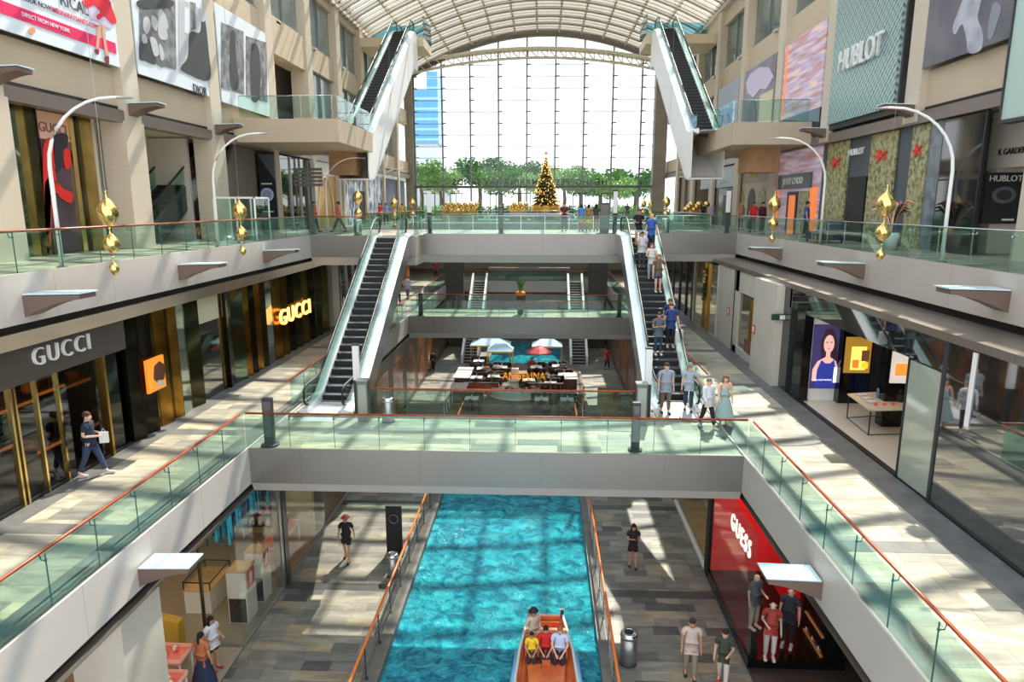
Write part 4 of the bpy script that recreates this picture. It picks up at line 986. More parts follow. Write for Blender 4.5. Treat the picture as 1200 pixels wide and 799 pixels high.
# far right: grey shopfronts
t = thing('shopfront', 'blue grey glass shopfront with white lettering, far upper right gallery', 'shopfront', (X2, 55, L2))
MB().box(X2, X2 + .1, yy_(864), yy_(834), L2, 14.2).build('glass', mat('smoky glass', (96, 92, 90), .08), t); MB().box(X2 - .02, X2 + .1, yy_(864), yy_(822), 14.2, 15.7).build('sign_band', mat('blue grey band', (168, 174, 184), .4), t)
text('lettering', 'SMYTH', .7, (X2 - .05, yy_(848), 14.7), RIGHTW, white, t, .03)
MB().box(X2 - .06, X2, yy_(862), yy_(850), L2, 13.6).build('doorway', mat('dim doorway', (70, 60, 58), .4), t)
for k, (a, b_) in enumerate(((64, 68), (69.5, 74))):
    struct('wall_pier_right', box(13.9, 14.9, a, b_, L2, 15.6), noisy('taupe wall', (150, 134, 116), (140, 126, 110), 1))
# ------------------------------------------------------------------ first floor, left: brass pleated shop
XS1 = WL
bronze_sign = mat('bronze grey sign board', (98, 90, 84), .35, .5)
t = thing('shopfront', 'wide bronze board with white letters over a dark shop entrance, first floor left', 'shopfront', (XS1, 14, L1))
MB().box(XS1 - .2, XS1 + .12, 6, 19.45, 8.68, 9.62).build('sign_board', bronze_sign, t)
ya, za = wx(73, 410, XS1 + .14); text('lettering', 'GUCCI', .66, (XS1 + .16, ya, za), LEFTW, white, t, .04, .92, -.012, space=1.25)
MB().box(XS1 - .06, XS1, 6, 16.9, L1 + .08, 8.68).build('glass', gld, t)
for p in (-40, 14, 20, 46, 72): 
    yv = wx(p, 500, XS1)[0]; MB().box(XS1 - .02, XS1 + .06, yv - .03, yv + .03, L1, 8.7).build('gold_post', gold, t)
yv = wx(121, 450, XS1)[0]; MB().box(XS1 - .02, XS1 + .1, yv - .05, yv + .05, L1, 8.7).build('gold_post', gold2, t)
MB().box(XS1 - .9, XS1 - .02, wx(112, 450, XS1)[0], wx(140, 450, XS1)[0], L1, 8.68).build('dark_pier', olived, t)
MB().box(XS1, XS1 + .05, 6, 19.4, L1 + .007, L1 + .09).build('plinth', black, t)
struct('floor_shop_left', box(-18, XS1 - .07, 6, 40, L1, L1 + .02), mat('dark gloss shop floor', (44, 34, 28), .1))
struct('wall_shop_left', box(-18.2, -17.9, 6, 42, L1, 9.7), noisy('dark walnut wall', (64, 44, 32), (44, 30, 24), 1, .4))
struct('ceiling_shop_first_left', box(-18, -12.6, 2, 65, 9.7, 9.9), mat('dim ceiling', (70, 62, 56), .7))
warm = mat('warm lit shelf edge', (255, 170, 90), .5, emit=(255, 150, 70), es=2.2)
wood = noisy('orange brown wood', (176, 98, 48), (140, 74, 36), 3, .3)
for k, (y0, y1, x, z) in enumerate(((14.9, 16.0, -14.2, 7.5), (16.2, 17.6, -14.4, 7.6), (17.7, 19.0, -14.4, 7.7), (15.0, 16.1, -13.8, 6.9), (16.4, 17.5, -13.6, 6.5))):
    u = thing('display_shelf', ('warm lit shelf in the dark shop, %s' % ('nearest the entrance glass', 'behind the tallest gold post', 'beside the dark pier', 'lower left one', 'lowest one by the walking man')[k]), 'shelf', (x, y0, L1 + .02), 'lit display shelves in the dark shop')
    MB().box(x - .4, x + .4, y0, y1, z, z + .05).build('shelf_board', wood, u); MB().box(x + .4, x + .42, y0, y1, z - .03, z + .05).build('lit_edge', warm, u)
    for s in (y0 + .05, y1 - .09): MB().box(x - .38, x + .38, s, s + .04, L1 + .02, z).build('side_panel', wood, u)
    for q in range(3): 
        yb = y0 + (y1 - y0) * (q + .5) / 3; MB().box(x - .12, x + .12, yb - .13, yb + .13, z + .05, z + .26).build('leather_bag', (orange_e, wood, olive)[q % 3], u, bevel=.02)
for y in (8, 11, 14, 17): added_downlight(-14.5, y, 9.68, .5, 1.4, 'long added ceiling lamp inside the dark shop')
# pleated facade
dk = mat('black olive pleat', (30, 26, 18), .1, .6); gd = noisy('gold pleat', (186, 138, 62), (130, 92, 40), 1.3, .25, 1.); gy = mat('grey mirror pleat', (120, 124, 118), .08, 1.)
gm = mat('green mirror pleat', (128, 146, 124), .08, 1.); ol = mat('olive pleat', (66, 64, 38), .12, .8); db = mat('dull brass pleat', (120, 98, 52), .25, .95)
seq = [(144, 154, dk), (154, 161, gd), (161, 171, dk), (171, 179, gy), (179, 189, gd), (189, 197, dk), (197, 203, gd), (203, 218, gm), (218, 230, ol), (263, 272, dk), (272, 283, gm)]
seq += [(283 + 3.4 * k, 286.4 + 3.4 * k, (dk, gd, ol, dk, db, gd, dk, ol)[k]) for k in range(8)] + [(310, 322, gy), (322, 328, gd)]
seq += [(328 + 4 * k, 332 + 4 * k, (dk, db, ol)[k % 3]) for k in range(15)]
t = thing('shopfront', 'long pleated facade of gold, black and mirror fins, first floor left', 'shopfront', (XS1, 29, L1))
for i, (a, b_, m) in enumerate(seq):
    ya, yb = wx(a, 400, XS1)[0], wx(b_, 400, XS1)[0]; s = .12 if i % 2 else -.12
    x0_, x1_ = XS1 + .1 + s * .6, XS1 + .1 - s * .6
    MB().hexa([(XS1 - .1, ya, L1), (x0_, ya, L1), (x1_, yb - .02, L1), (XS1 - .1, yb - .02, L1)], [(XS1 - .1, ya, 9.62), (x0_, ya, 9.62), (x1_, yb - .02, 9.62), (XS1 - .1, yb - .02, 9.62)]).build('fin', m, t)
ya, yb = wx(230, 400, XS1)[0], wx(263, 400, XS1)[0]
MB().box(XS1 - .05, XS1, ya, yb, L1, 8.6).build('entrance_glass', mat('mirror entrance', (140, 140, 136), .04, 1.), t)
MB().box(XS1 - .05, XS1 + .02, ya, yb, 8.6, 9.62).build('entrance_header', mat('pale header', (196, 188, 160), .4), t)
MB().box(XS1 - .9, XS1 - .1, ya + .2, yb - .2, L1 + .02, L1 + .06).build('red_mat', red, t)
MB().box(XS1 - .05, XS1 + .04, wx(262, 400, XS1)[0] - .25, wx(262, 400, XS1)[0], L1, 9.6).build('entrance_jamb', db, t)
glow = mat('glowing gold letters', (255, 200, 120), .4, emit=(255, 178, 86), es=3.2)
ya, za = wx(346, 366, XS1 + .3); text('lettering', 'GUCCI', 1.05, (XS1 + .34, ya, za), LEFTW, glow, t, .05, 1.2, 0, space=1.15)
t = thing('lit_picture', 'glowing orange picture panel on the pleated gold facade', 'picture', (XS1 + .25, 20.9, 7.2))
ya, yb = wx(171, 430, XS1 + .3)[0], wx(192, 430, XS1 + .3)[0]
MB().box(XS1 + .24, XS1 + .32, ya, yb, 7.1, 8.15).build('panel', mat('lit orange picture', (236, 130, 40), .5, emit=(240, 120, 30), es=.9), t)
MB().prism([(ya + .3, 7.5), (ya + .6, 7.25), (ya + .9, 7.4), (ya + 1.0, 7.8), (ya + .7, 8.0), (ya + .4, 7.9)], 'x', XS1 + .32, XS1 + .34).build('beast_figure', mat('brown print', (90, 50, 24), .6), t)
MB().prism([(ya + .35, 7.2), (ya + .9, 7.15), (ya + .8, 7.35), (ya + .5, 7.42)], 'x', XS1 + .34, XS1 + .36).build('pale_patch', mat('cream print', (236, 214, 180), .6), t)
# beyond: pillar and other shops, left side
struct('wall_first_left', box(-13.2, -12.5, 40.0, 41.3, L1, 9.9), lightwall)
t = thing('shopfront', 'dark glass shopfront with steel posts past the escalator, first floor left', 'shopfront', (XS1, 45, L1))
MB().box(XS1 - .05, XS1, 41.3, 48, L1, 9.6).build('glass', gld, t)
for y in (41.5, 43, 44.6, 46.3, 47.8): MB().box(XS1, XS1 + .1, y, y + .12, L1, 9.6).build('post', steelgrey, t)
MB().box(XS1 - 1.5, XS1 - 1.4, 41.3, 48, L1, 9.6).build('back_wall', noisy('mixed display wall', (150, 150, 150), (70, 72, 78), 1.2, .5), t)
t = thing('shopfront', 'orange lit wood shopfront far along the first floor left', 'shopfront', (XS1, 55, L1))
MB().box(XS1 - .05, XS1, 48.2, 64, L1, 9.6).build('lit_wall', noisy('lit amber display', (196, 110, 50), (100, 60, 40), .9, .4), t)
for y in (48.2, 51, 54, 57, 60): MB().box(XS1, XS1 + .12, y, y + .25, L1, 9.6).build('post', olived, t)

# ------------------------------------------------------------------ first floor, right
XR1 = WR
mirror = mat('black mirror glass', (30, 32, 31), .03, spec=1.); mirror.node_tree.nodes['Principled BSDF'].inputs['IOR'].default_value = 2.4
t = thing('shopfront', 'black mirror glass shopfront reflecting the walkway, first floor right', 'shopfront', (XR1, 12, L1))
MB().box(XR1, XR1 + .08, 4, 16.15, L1 + .05, 9.75).build('glass', mirror, t)
MB().box(XR1 - .05, XR1 + .08, 4, 16.2, L1, L1 + .06).build('plinth', black, t)
MB().box(XR1 - .03, XR1 + .08, 16.15, 16.25, L1, 9.75).build('frame', darkg, t)
MB().box(XR1 - .03, XR1 + .06, wx(1142, 430, XR1)[0] - .06, wx(1142, 430, XR1)[0] + .06, 8.0, 9.7).build('pale_post', white, t)
ya = wx(1072, 480, XR1)[0]
t = thing('glass_partition', 'pale glossy glass panel standing at the near end of the cosmetics shop', 'glass panel', (XR1, 17, L1))
MB().box(XR1, XR1 + .06, 16.3, 17.7, L1 + .06, 8.95).build('pane', mat('pale green grey glass', (160, 166, 152), .06, spec=.9), t)
MB().box(XR1 - .02, XR1 + .1, 17.7, 17.78, L1, 9.0).build('edge_frame', black, t)
struct('floor_shop_right', box(XR1, 14.5, 16.3, 26.3, L1, L1 + .05), mat('cream shop floor', (208, 196, 178), .25))
struct('trim_threshold', box(XR1 - .02, XR1 + .14, 16.3, 26.3, L1, L1 + .055), black)
struct('wall_shop_right', box(14.5, 14.7, 4, 65, L1, 9.9), mat('dark grey shop wall', (48, 48, 50), .5))
struct('ceiling_shop_first_right', box(XR1, 14.6, 2, 65, 9.75, 9.9), mat('dim grey ceiling', (86, 84, 82), .7))
struct('wall_header_right', box(XR1, XR1 + .1, 16.25, 26.6, 9.0, 9.75), mirror)
struct('wall_shop_end', box(XR1 + .9, 14.5, 26.0, 26.3, L1, 9.75), mat('charcoal wall', (44, 44, 46), .4))
for x, y in ((11, 18.5), (12.5, 20), (11, 22), (12.5, 24), (11, 25)): added_downlight(x, y, 9.74, .7, .7, 'square added ceiling lamp in the cosmetics shop')
t = thing('black_column', 'square gloss black column beside the portrait screen', 'column', (9.9, 25.2, L1))
MB().box(XR1 - .02, XR1 + .3, 24.9, 25.7, L1, 9.3).build('shaft', blackg, t); MB().box(XR1 - .05, XR1 + .32, 24.88, 25.72, L1, L1 + .12).build('foot', black, t)
# portrait screen
x0, _ = wy(951, 420, 25.0); x1, _ = wy(986, 420, 25.0); zb = wy(968, 455, 25)[1]; zt_ = wy(968, 380, 25)[1]
t = thing('portrait_screen', 'tall lit portrait of a dark haired woman in blue in a white frame', 'screen', ((x0 + x1) / 2, 25.1, L1))
MB().box(x0 - .03, x1 + .03, 25.02, 25.4, L1 + .05, zt_ + .25).build('white_surround', white, t)
def em(n, c, e=.9): return mat(n, c, .5, emit=c, es=e)
MB().box(x0, x1, 24.98, 25.02, zb, zt_).build('screen', em('screen dark purple', (58, 48, 96), .6), t)
w_ = x1 - x0; hh = zt_ - zb
def P2(u, v): return (x0 + w_ * u, zb + hh * v)
MB().prism([P2(*p) for p in ((.3, .5), (.26, .75), (.4, .93), (.62, .94), (.8, .75), (.86, .45), (.7, .35), (.4, .38))], 'y', 24.965, 24.98).build('hair', em('screen hair', (52, 34, 40), .4), t)
MB().prism([P2(.53 + .17 * cos(a), .7 + .14 * sin(a)) for a in [k * pi / 10 for k in range(20)]], 'y', 24.95, 24.965).build('face', em('screen skin', (226, 176, 166), .7), t)
for u in (.46, .6): MB().box(P2(u - .035, 0)[0], P2(u + .035, 0)[0], 24.945, 24.95, P2(0, .72)[1], P2(0, .735)[1]).build('eye', em('screen eye', (60, 40, 50), .2), t)
MB().box(P2(.49, 0)[0], P2(.57, 0)[0], 24.945, 24.95, P2(0, .625)[1], P2(0, .638)[1]).build('mouth', em('screen lips', (190, 80, 90), .6), t)
MB().prism([P2(*p) for p in ((.05, .3), (.2, .43), (.46, .5), (.46, .6), (.6, .6), (.6, .5), (.8, .44), (.92, .3), (.9, .12), (.05, .12))], 'y', 24.955, 24.967).build('shoulders', MATS['screen skin'], t)
MB().prism([P2(*p) for p in ((.18, .02), (.2, .3), (.32, .45), (.46, .4), (.62, .4), (.74, .46), (.82, .3), (.82, .02))], 'y', 24.94, 24.955).build('blue_top', em('screen blue', (42, 52, 140), .7), t)
text('lettering', 'SILLAGE MARINE', .085, P2(.42, 0)[:1] + (24.935, P2(0, .14)[1]), FRONT, em('screen white', (240, 240, 245), 1.), t, .004)
MB().box(P2(.76, 0)[0], P2(.97, 0)[0], 24.93, 24.94, P2(0, .1)[1], P2(0, .34)[1]).build('white_box', MATS['screen white'], t)
# lettering and lit product display
x0, _ = wy(989, 420, 24.6); x1, _ = wy(1021, 420, 24.6); zb = wy(1005, 437, 24.6)[1]; zt_ = wy(1005, 395, 24.6)[1]
t = thing('product_display', 'black cabinet with glowing yellow and orange product picture', 'display cabinet', ((x0 + x1) / 2, 24.8, L1))
MB().box(x0 - .06, x1 + .05, 24.64, 25.1, L1 + .05, zt_ + .6).build('cabinet', blackg, t)
MB().box(x0 + .03, x1 - .02, 24.6, 24.64, zb, zt_).build('lit_panel', em('lit bronze panel', (150, 112, 40), .8), t)
MB().box(x0 + .25, x1 - .2, 24.57, 24.6, zb + .12, zt_ - .35).build('lit_picture', em('lit yellow picture', (246, 206, 90), 1.3), t)
MB().box(x0 + .3, x0 + .52, 24.55, 24.57, zb + .2, zb + .5).build('orange_product', em('lit orange', (240, 110, 50), 1.), t); MB().box(x0 + .62, x0 + .85, 24.55, 24.57, zb + .18, zb + .4).build('yellow_product', em('lit gold', (250, 190, 40), 1.), t)
MB().box(x0 + .6, x0 + .86, 24.55, 24.57, zb + .45, zb + .85).build('dark_product', em('lit brown', (110, 70, 40), .5), t)
ya, za = wx(1002, 387, 11.6)
text('shop_sign', 'CHANEL', .44, (11.6, ya, za), RIGHTW, em('lit white letters', (250, 246, 240), 1.4), None, .05, 1., .008)
tag(SC.objects['shop_sign'], 'white lit lettering above the glowing product display', 'sign')
struct('wall_sign_panel', box(11.68, 11.9, 20, 24.6, 8.6, 9.75), blackg)
# orange boxed display farther right
t = thing('product_display', 'lit white niche with an orange product picture behind the tables', 'display cabinet', (13.2, 21.5, L1))
x0, _ = wy(1046, 420, 21.9); x1, _ = wy(1070, 420, 21.9)
MB().box(x0 - .1, x1 + .1, 21.95, 22.4, L1 + .05, 8.9).build('cabinet', blackg, t)
MB().box(x0, x1 + .06, 21.9, 21.95, wy(1055, 449, 21.9)[1], wy(1055, 412, 21.9)[1]).build('white_niche', em('lit niche', (216, 208, 200), .6), t)
MB().box(x0 + .12, x1 - .08, 21.87, 21.9, wy(1055, 440, 21.9)[1], wy(1055, 426, 21.9)[1]).build('orange_picture', em('lit orange panel', (250, 130, 50), 1.1), t)
t = thing('picture_panel', 'blue lit picture panel between the two product displays', 'picture', (12.4, 23, L1))
MB().box(12.2, 12.3, 22.4, 23.8, L1 + .05, 8.5).build('panel', em('dim blue picture', (74, 96, 150), .5), t)
# black legged display tables
def table(label, c, z1=.86):
    """c = four floor corners"""
    cx = sum(p[0] for p in c) / 4; cy = sum(p[1] for p in c) / 4
    t = thing('display_table', label, 'table', (cx, cy, L1 + .05), 'black legged tables in the cosmetics shop')
    zt_ = L1 + .05 + z1
    MB().hexa([(x, y, zt_ - .05) for x, y in c], [(x, y, zt_) for x, y in c]).build('top', noisy('pale wood top', (226, 208, 186), (214, 194, 170), 3, .3), t)
    for i, (x, y) in enumerate(c):
        MB().cbox((x + (cx - x) * .06, y + (cy - y) * .06, (L1 + .05 + zt_ - .05) / 2), (.03, .03, z1 - .05)).build('leg', black, t)
        q = c[(i + 1) % 4]; MB().tube([(x + (cx - x) * .06, y + (cy - y) * .06, L1 + .07), (q[0] + (cx - q[0]) * .06, q[1] + (cy - q[1]) * .06, L1 + .07)], .014, 4).build('floor_rail', black, t)
    MB().box(cx - .05, cx + .75, cy - .25, cy + .35, zt_ - .42, zt_ - .06).build('drawer_box', blackg, t)
    return t
zT = L1 + .91
A, B_, C_, D = fl(993, 461, zT), fl(1020, 480, zT), fl(1068, 479, zT), fl(1046, 458, zT)
table('long black legged display table with pale top in the cosmetics shop', [A, B_, C_, D])
def bottle(lb, px, py, r, h, m, m2=None):
    x, y = fl(px, py, zT)
    t = thing('cosmetic_bottle', lb, 'bottle', (x, y, zT), 'goods on the display table')
    MB().lathe([(r, 0), (r, h * .75), (r * .5, h * .8), (r * .5, h)], (x, y, zT), 12).build('bottle_body', m, t, smooth=False)
    MB().lathe([(r * .55, h), (r * .55, h * 1.18)], (x, y, zT), 10).build('cap', m2 or black, t)
tealb = mat('teal bottle glass', (70, 140, 150), .15); pinkb = mat('coral box', (222, 120, 90), .4)
bottle('tall teal bottle on the display table, left one', 1030, 466, .09, .42, tealb); bottle('taller teal bottle on the display table, right one', 1040, 467, .12, .48, tealb)
bottle('round black flask at the right end of the display table', 1054, 470, .15, .34, black)
for k, (px, py) in enumerate(((1010, 463), (1016, 467), (1022, 471))):
    x, y = fl(px, py, zT); t = thing('open_booklet', 'pale flat booklet on the display table, %s of three' % ('farthest', 'middle', 'nearest')[k], 'booklet', (x, y, zT), 'booklets on the display table')
    MB().cbox((x, y, zT + .015), (.32, .2, .03), .3).build('pages', white, t); MB().cbox((x, y, zT + .004), (.34, .22, .008), .3).build('cover', darkg, t)
for k, px in enumerate((1026, 1036, 1046)):
    x, y = fl(px, 475, zT); o = MB().cbox((x, y, zT + .04), (.1, .1, .08)).build('coral_jar', pinkb, None, bevel=.015); tag(o, 'small coral jar along the front edge of the display table, %s' % ('left', 'middle', 'right')[k], 'jar', 'coral jars')
# walls beyond
struct('wall_first_right', box(XR1, XR1 + .4, 26.4, 27.2, L1, 9.75), mat('dark glass strip', (52, 54, 52), .1))
struct('wall_first_right', box(XR1 - .3, XR1 + .5, 27.2, 30.1, L1, 9.8), lightwall)
struct('wall_first_right', box(XR1, XR1 + .3, 30.1, 34.1, L1, 6.05), lightwall); struct('wall_first_right', box(XR1, XR1 + .3, 30.1, 34.1, 8.75, 9.8), lightwall)
struct('wall_first_right', box(XR1, XR1 + .3, 33.5, 37.4, L1, 9.8), lightwall); struct('trim_wall_joint', box(XR1 - .02, XR1, 34.15, 34.28, L1, 9.8), black)
struct('window_2', box(XR1 + .1, XR1 + .14, 30.1, 33.5, 6.05, 8.75), mat('display glass', (150, 140, 112), .05, .7))
t = thing('shop_display', 'small brass framed display in the wall window, first floor right', 'display', (XR1, 31, 6.1))
MB().box(XR1 + .02, XR1 + .1, 30.2, 32.2, 6.1, 6.7).build('red_panel', noisy('dull red mosaic', (150, 84, 66), (110, 70, 60), 3), t); MB().box(XR1 + .0, XR1 + .1, 31.5, 31.58, 6.7, 8.6).build('post', gold2, t)
t = thing('exit_sign', 'green and black sign hanging at the end of the cosmetics shop', 'sign', (9.2, 27, 8.8))
x0, z0 = wy(904, 375, 27); x1, z1 = wy(928, 368, 27)
MB().box(x0, x1, 26.95, 27.05, z0, z1).build('board', mat('dark green sign', (30, 66, 52), .4), t); MB().box(x0 + .3, x0 + .5, 26.93, 26.95, z0 + .04, z1 - .04).build('figure', white, t)
MB().box(x0 + .55, x0 + .75, 26.93, 26.95, z0 + .06, z1 - .06).build('arrow', white, t)
o = struct('window_3', box(XR1 + .05, XR1 + .1, 37.4, 43.4, L1, 9.6), mat('warm shop glass', (176, 164, 136), .06, .6))
for k, y in enumerate((37.4, 39.6, 40.6, 43.3)): struct('trim_%d' % (70 + k), box(XR1 - .05, XR1 + .12, y, y + .14, L1, 9.7), lightwall if k in (0, 3) else gold2)
t = thing('hanging_decoration', 'golden flower garland hanging in the far right shop window', 'decoration', (XR1 - .1, 40.2, 9.4))
for k in range(9): MB().ball((XR1 - .12 + .05 * sin(k * 2), 40.1 + .12 * cos(k * 1.7), 9.1 - k * .2), .17 - .008 * k, 8, 5).build('flower', gold if k < 4 else mat('dark leaf', (60, 62, 34), .6), t)
t = thing('shopfront', 'dark framed glass doors behind the right escalator, first floor right', 'shopfront', (XR1, 48, L1))
MB().box(XR1, XR1 + .06, 43.6, 65, L1, 9.7).build('glass', gld, t)
for y in (43.6, 45.4, 47.6, 50, 53, 57): MB().box(XR1 - .08, XR1, y, y + .2, L1, 9.7).build('post', darkg, t)
MB().box(XR1 + 1.5, XR1 + 1.6, 43.6, 65, L1, 9.7).build('back_wall', noisy('mixed display wall', (150, 150, 150), (70, 72, 78), 1.2, .5), t)
for y, lb in ((34.9, 'small red sign on the pale wall right of the escalator'), (29.6, 'small red sign on the pale pillar by the exit sign')):
    xx = XR1 if y > 30 else XR1 - .3
    t = thing('wall_sign', lb, 'sign', (xx, y, 7.6)); MB().box(xx - .02, xx, y, y + .5, 7.35, 7.75).build('plate', mat('soft red plate', (206, 84, 66), .5), t); MB().box(xx - .03, xx - .02, y + .15, y + .35, 7.42, 7.68).build('symbol', white, t)

# ------------------------------------------------------------------ canal level, left shop
XG = XL
struct('floor_shop_canal_left', box(-18, XG - .02, 12, 31, 0, .03), mat('taupe shop floor', (150, 138, 120), .35))
struct('wall_shop_canal_left', box(-15.2, -15, 10, 31, 0, 4.3), noisy('warm cream wall', (214, 196, 162), (200, 180, 146), 1))
struct('wall_shop_canal_left_end', box(-15, -9.0, 24.8, 25.0, 0, 4.3), noisy('cream patterned wall', (196, 184, 140), (176, 160, 112), 1.5))
struct('ceiling_canal_left', box(-18, -9.3, YN, 65, 4.3, 4.5), white); struct('ceiling_canal_right', box(6.4, 18, YN, 65, 4.3, 4.5), white)
for x, y in ((-10.5, 14.5), (-12, 17), (-10.3, 19), (-12.5, 20), (-10.5, 22), (-11, 27)): added_downlight(x, y, 4.29, .8, .8, 'square added ceiling lamp in the canal side gift shop')
t = thing('glass_wall', 'frameless corner glass of the canal side gift shop', 'glass wall', (XG, 20, 0))
MB().box(XG - .04, XG - .02, 17.75, 20.9, .06, 4.1).build('pane', glc, t); MB().box(-9.85, XG - .04, 17.72, 17.74, .06, 4.1).build('pane', glc, t)
MB().box(XG - .07, XG + .02, 17.7, 20.9, .0, .06).build('sill', steelgrey, t); MB().box(-9.9, XG - .06, 17.69, 17.77, 0, .06).build('sill', steelgrey, t)
MB().box(-9.93, -9.86, 17.7, 17.78, 0, 4.2).build('bronze_post', mat('bronze post', (96, 80, 62), .3, .8), t)
t = thing('door_pier', 'dark and steel pier at the far end of the gift shop glass', 'pier', (XG, 21.2, 0))
MB().box(XG - .25, XG + .0, 20.9, 21.15, 0, 4.2).build('steel_post', steelgrey, t); MB().box(XG - .25, XG + .03, 21.15, 21.5, 0, 4.2).build('dark_post', mat('brown black post', (46, 36, 30), .3), t)
t = thing('glass_wall', 'shop window with wooden platform and salmon table beyond the dark pier', 'glass wall', (XG, 24, 0))
MB().box(XG - .04, XG - .02, 21.5, 25.5, .06, 4.1).build('pane', glc, t); MB().box(XG - .1, XG + .02, 21.5, 25.5, 0, .06).build('sill', steelgrey, t)
MB().box(-10.6, XG - .08, 21.6, 24.6, .03, .2).build('wood_platform', noisy('slatted oak', (190, 150, 100), (160, 120, 76), 6, .5), t)
struct('wall_canal_left_far', box(-9.3, -8.85, 25.5, 65, 0, 4.3), noisy('brown shop wall', (120, 100, 80), (90, 74, 62), .7, .4))
plw = mat('off-white laminate', (226, 220, 208), .35); oak = noisy('light oak', (214, 178, 124), (196, 158, 104), 4, .35)
def plinth(label, x, y, w, d, h, pic=False, gr=None):
    t = thing('display_plinth', label, 'plinth', (x, y, .03), gr)
    MB().box(x - w / 2, x + w / 2, y - d / 2, y + d / 2, .03, h).build('body', plw, t, bevel=.01)
    MB().box(x - w / 2 - .01, x + w / 2 + .01, y - d / 2 - .01, y + d / 2 + .01, h, h + .03).build('top', oak, t)
    MB().box(x - w / 2 + .04, x + w / 2 - .04, y - d / 2 - .012, y - d / 2, .06, h * .5).build('mirror_panel', mat('grey mirror', (90, 92, 92), .08, .8), t)
    if pic:
        MB().box(x + w / 2, x + w / 2 + .012, y - d / 2 + .08, y + d / 2 - .1, h - .62, h - .02).build('red_picture', red, t)
        MB().prism([(y - .08, h - .5), (y + .08, h - .5), (y + .12, h - .2), (y, h - .08), (y - .12, h - .2)], 'x', x + w / 2 + .012, x + w / 2 + .02).build('white_figure', white, t)
plinth('tall white plinth with red picture, nearer one in the gift shop', -9.4, 19.2, .62, .7, 1.75, True, 'tall plinths with red pictures'); plinth('tall white plinth with red picture, farther one in the gift shop', -9.35, 20.35, .6, .6, 1.75, True, 'tall plinths with red pictures')
t = thing('showcase', 'low white showcase with glass and oak top in the gift shop', 'showcase', (-10.9, 20, .03))
MB().box(-11.35, -10.5, 19.3, 20.7, .03, .82).build('body', plw, t); MB().box(-11.38, -10.47, 19.25, 20.75, .82, .86).build('oak_top', oak, t)
f = MB()
for x in (-11.36, -10.5):
    for y in (19.28, 20.7): f.box(x, x + .03, y, y + .03, .86, 1.12)
f.box(-11.36, -10.47, 19.28, 19.31, 1.1, 1.13).box(-11.36, -10.47, 20.7, 20.73, 1.1, 1.13).box(-11.36, -11.33, 19.28, 20.73, 1.1, 1.13).box(-10.5, -10.47, 19.28, 20.73, 1.1, 1.13)
f.build('case_frame', black, t); MB().box(-11.3, -10.55, 19.4, 20.6, 1.115, 1.125).build('glass_lid', glc, t)
t = thing('shelf_unit', 'dark shelf unit of pink and clear glassware behind the showcase', 'shelf', (-11.6, 24.4, .03))
MB().box(-13.2, -10.1, 24.72, 24.8, .4, 2.6).build('back', mat('dark plum wood', (60, 42, 44), .5), t)
for z in (.5, 1.0, 1.5, 2.0, 2.5): MB().box(-13.2, -10.1, 24.35, 24.72, z, z + .04).build('shelf_board', MATS['dark plum wood'], t)
for x in (-13.2, -11.7, -10.14): MB().box(x, x + .05, 24.35, 24.75, .03, 2.6).build('upright', white, t)
pg = mat('pink glassware', (216, 160, 180), .15); cg = mat('pale glassware', (220, 226, 228), .1)
k = 0
for z in (.54, 1.04, 1.54, 2.04):
    for i in range(9):
        x = -13.0 + i * .33; o = MB().lathe([(.09, 0), (.11, .1), (.07, .2), (.1, .32)], (x, 24.5, z), 10).build('glass_vase', pg if (i + k) % 2 else cg); k += 1
        tag(o, 'small pink or clear glass vase on the dark shelves', 'vase', 'glassware on the dark shelves')
t = thing('ribbon_installation', 'dense cluster of hanging teal and navy ribbons under the gift shop ceiling', 'decoration', (-10.2, 20, 4.2))
t['kind'] = 'stuff'
for nm, m, n in (('teal_ribbons', mat('teal ribbon', (40, 168, 190), .5), 260), ('navy_ribbons', mat('navy ribbon', (34, 50, 74), .5), 120)):
    mb = MB()
    for i in range(n):
        u = random.random(); x = -8.98 - random.random() * 1.3; y = 17.9 + u * 3.0; ln = .5 + random.random() * .6
        mb.cbox((x, y, 4.2 - ln / 2), (.07, .012, ln), random.random() * 3)
    o = mb.build(nm, m, t); o['kind'] = 'stuff'
def salmon_table(label, x, y, w, d, h):
    t = thing('display_table', label, 'table', (x, y, .03), 'salmon topped display tables')
    sal = mat('salmon table top', (232, 120, 96), .4)
    MB().box(x - w / 2, x + w / 2, y - d / 2, y + d / 2, h - .06, h).build('top', sal, t)
    for a in (-1, 1):
        for b in (-1, 1): MB().box(x + a * (w / 2 - .04) - .02, x + a * (w / 2 - .04) + .02, y + b * (d / 2 - .04) - .02, y + b * (d / 2 - .04) + .02, .03, h - .06).build('leg', white, t)
    f = MB(); f.box(x - w / 2, x + w / 2, y - d / 2 - .01, y - d / 2 + .01, h, h + .1).box(x - w / 2, x + w / 2, y + d / 2 - .01, y + d / 2 + .01, h, h + .1).box(x - w / 2 - .01, x - w / 2 + .01, y - d / 2, y + d / 2, h, h + .1).box(x + w / 2 - .01, x + w / 2 + .01, y - d / 2, y + d / 2, h, h + .1)
    f.build('rim', mat('pale salmon rim', (244, 196, 176), .4), t)
    for k in range(6):
        o = MB().ball((x + (random.random() - .5) * w * .7, y + (random.random() - .5) * d * .7, h + .06), (.08, .07, .06), 8, 5).build('seashell', mat('coral shell', (226, 92, 74), .4) if k % 2 else mat('cream shell', (240, 220, 196), .4)); tag(o, 'small coral or cream shell lying on a salmon topped table', 'shell', 'shells on the salmon tables')
salmon_table('salmon topped table with shells on the wooden platform', -9.6, 22.9, .7, 2.2, .95)
salmon_table('upper salmon topped table beside the two shopping women', -9.9, 15.9, .9, .7, 1.05)
salmon_table('red fronted salmon table at the very bottom left', -9.7, 15.0, 1.0, .9, .85)
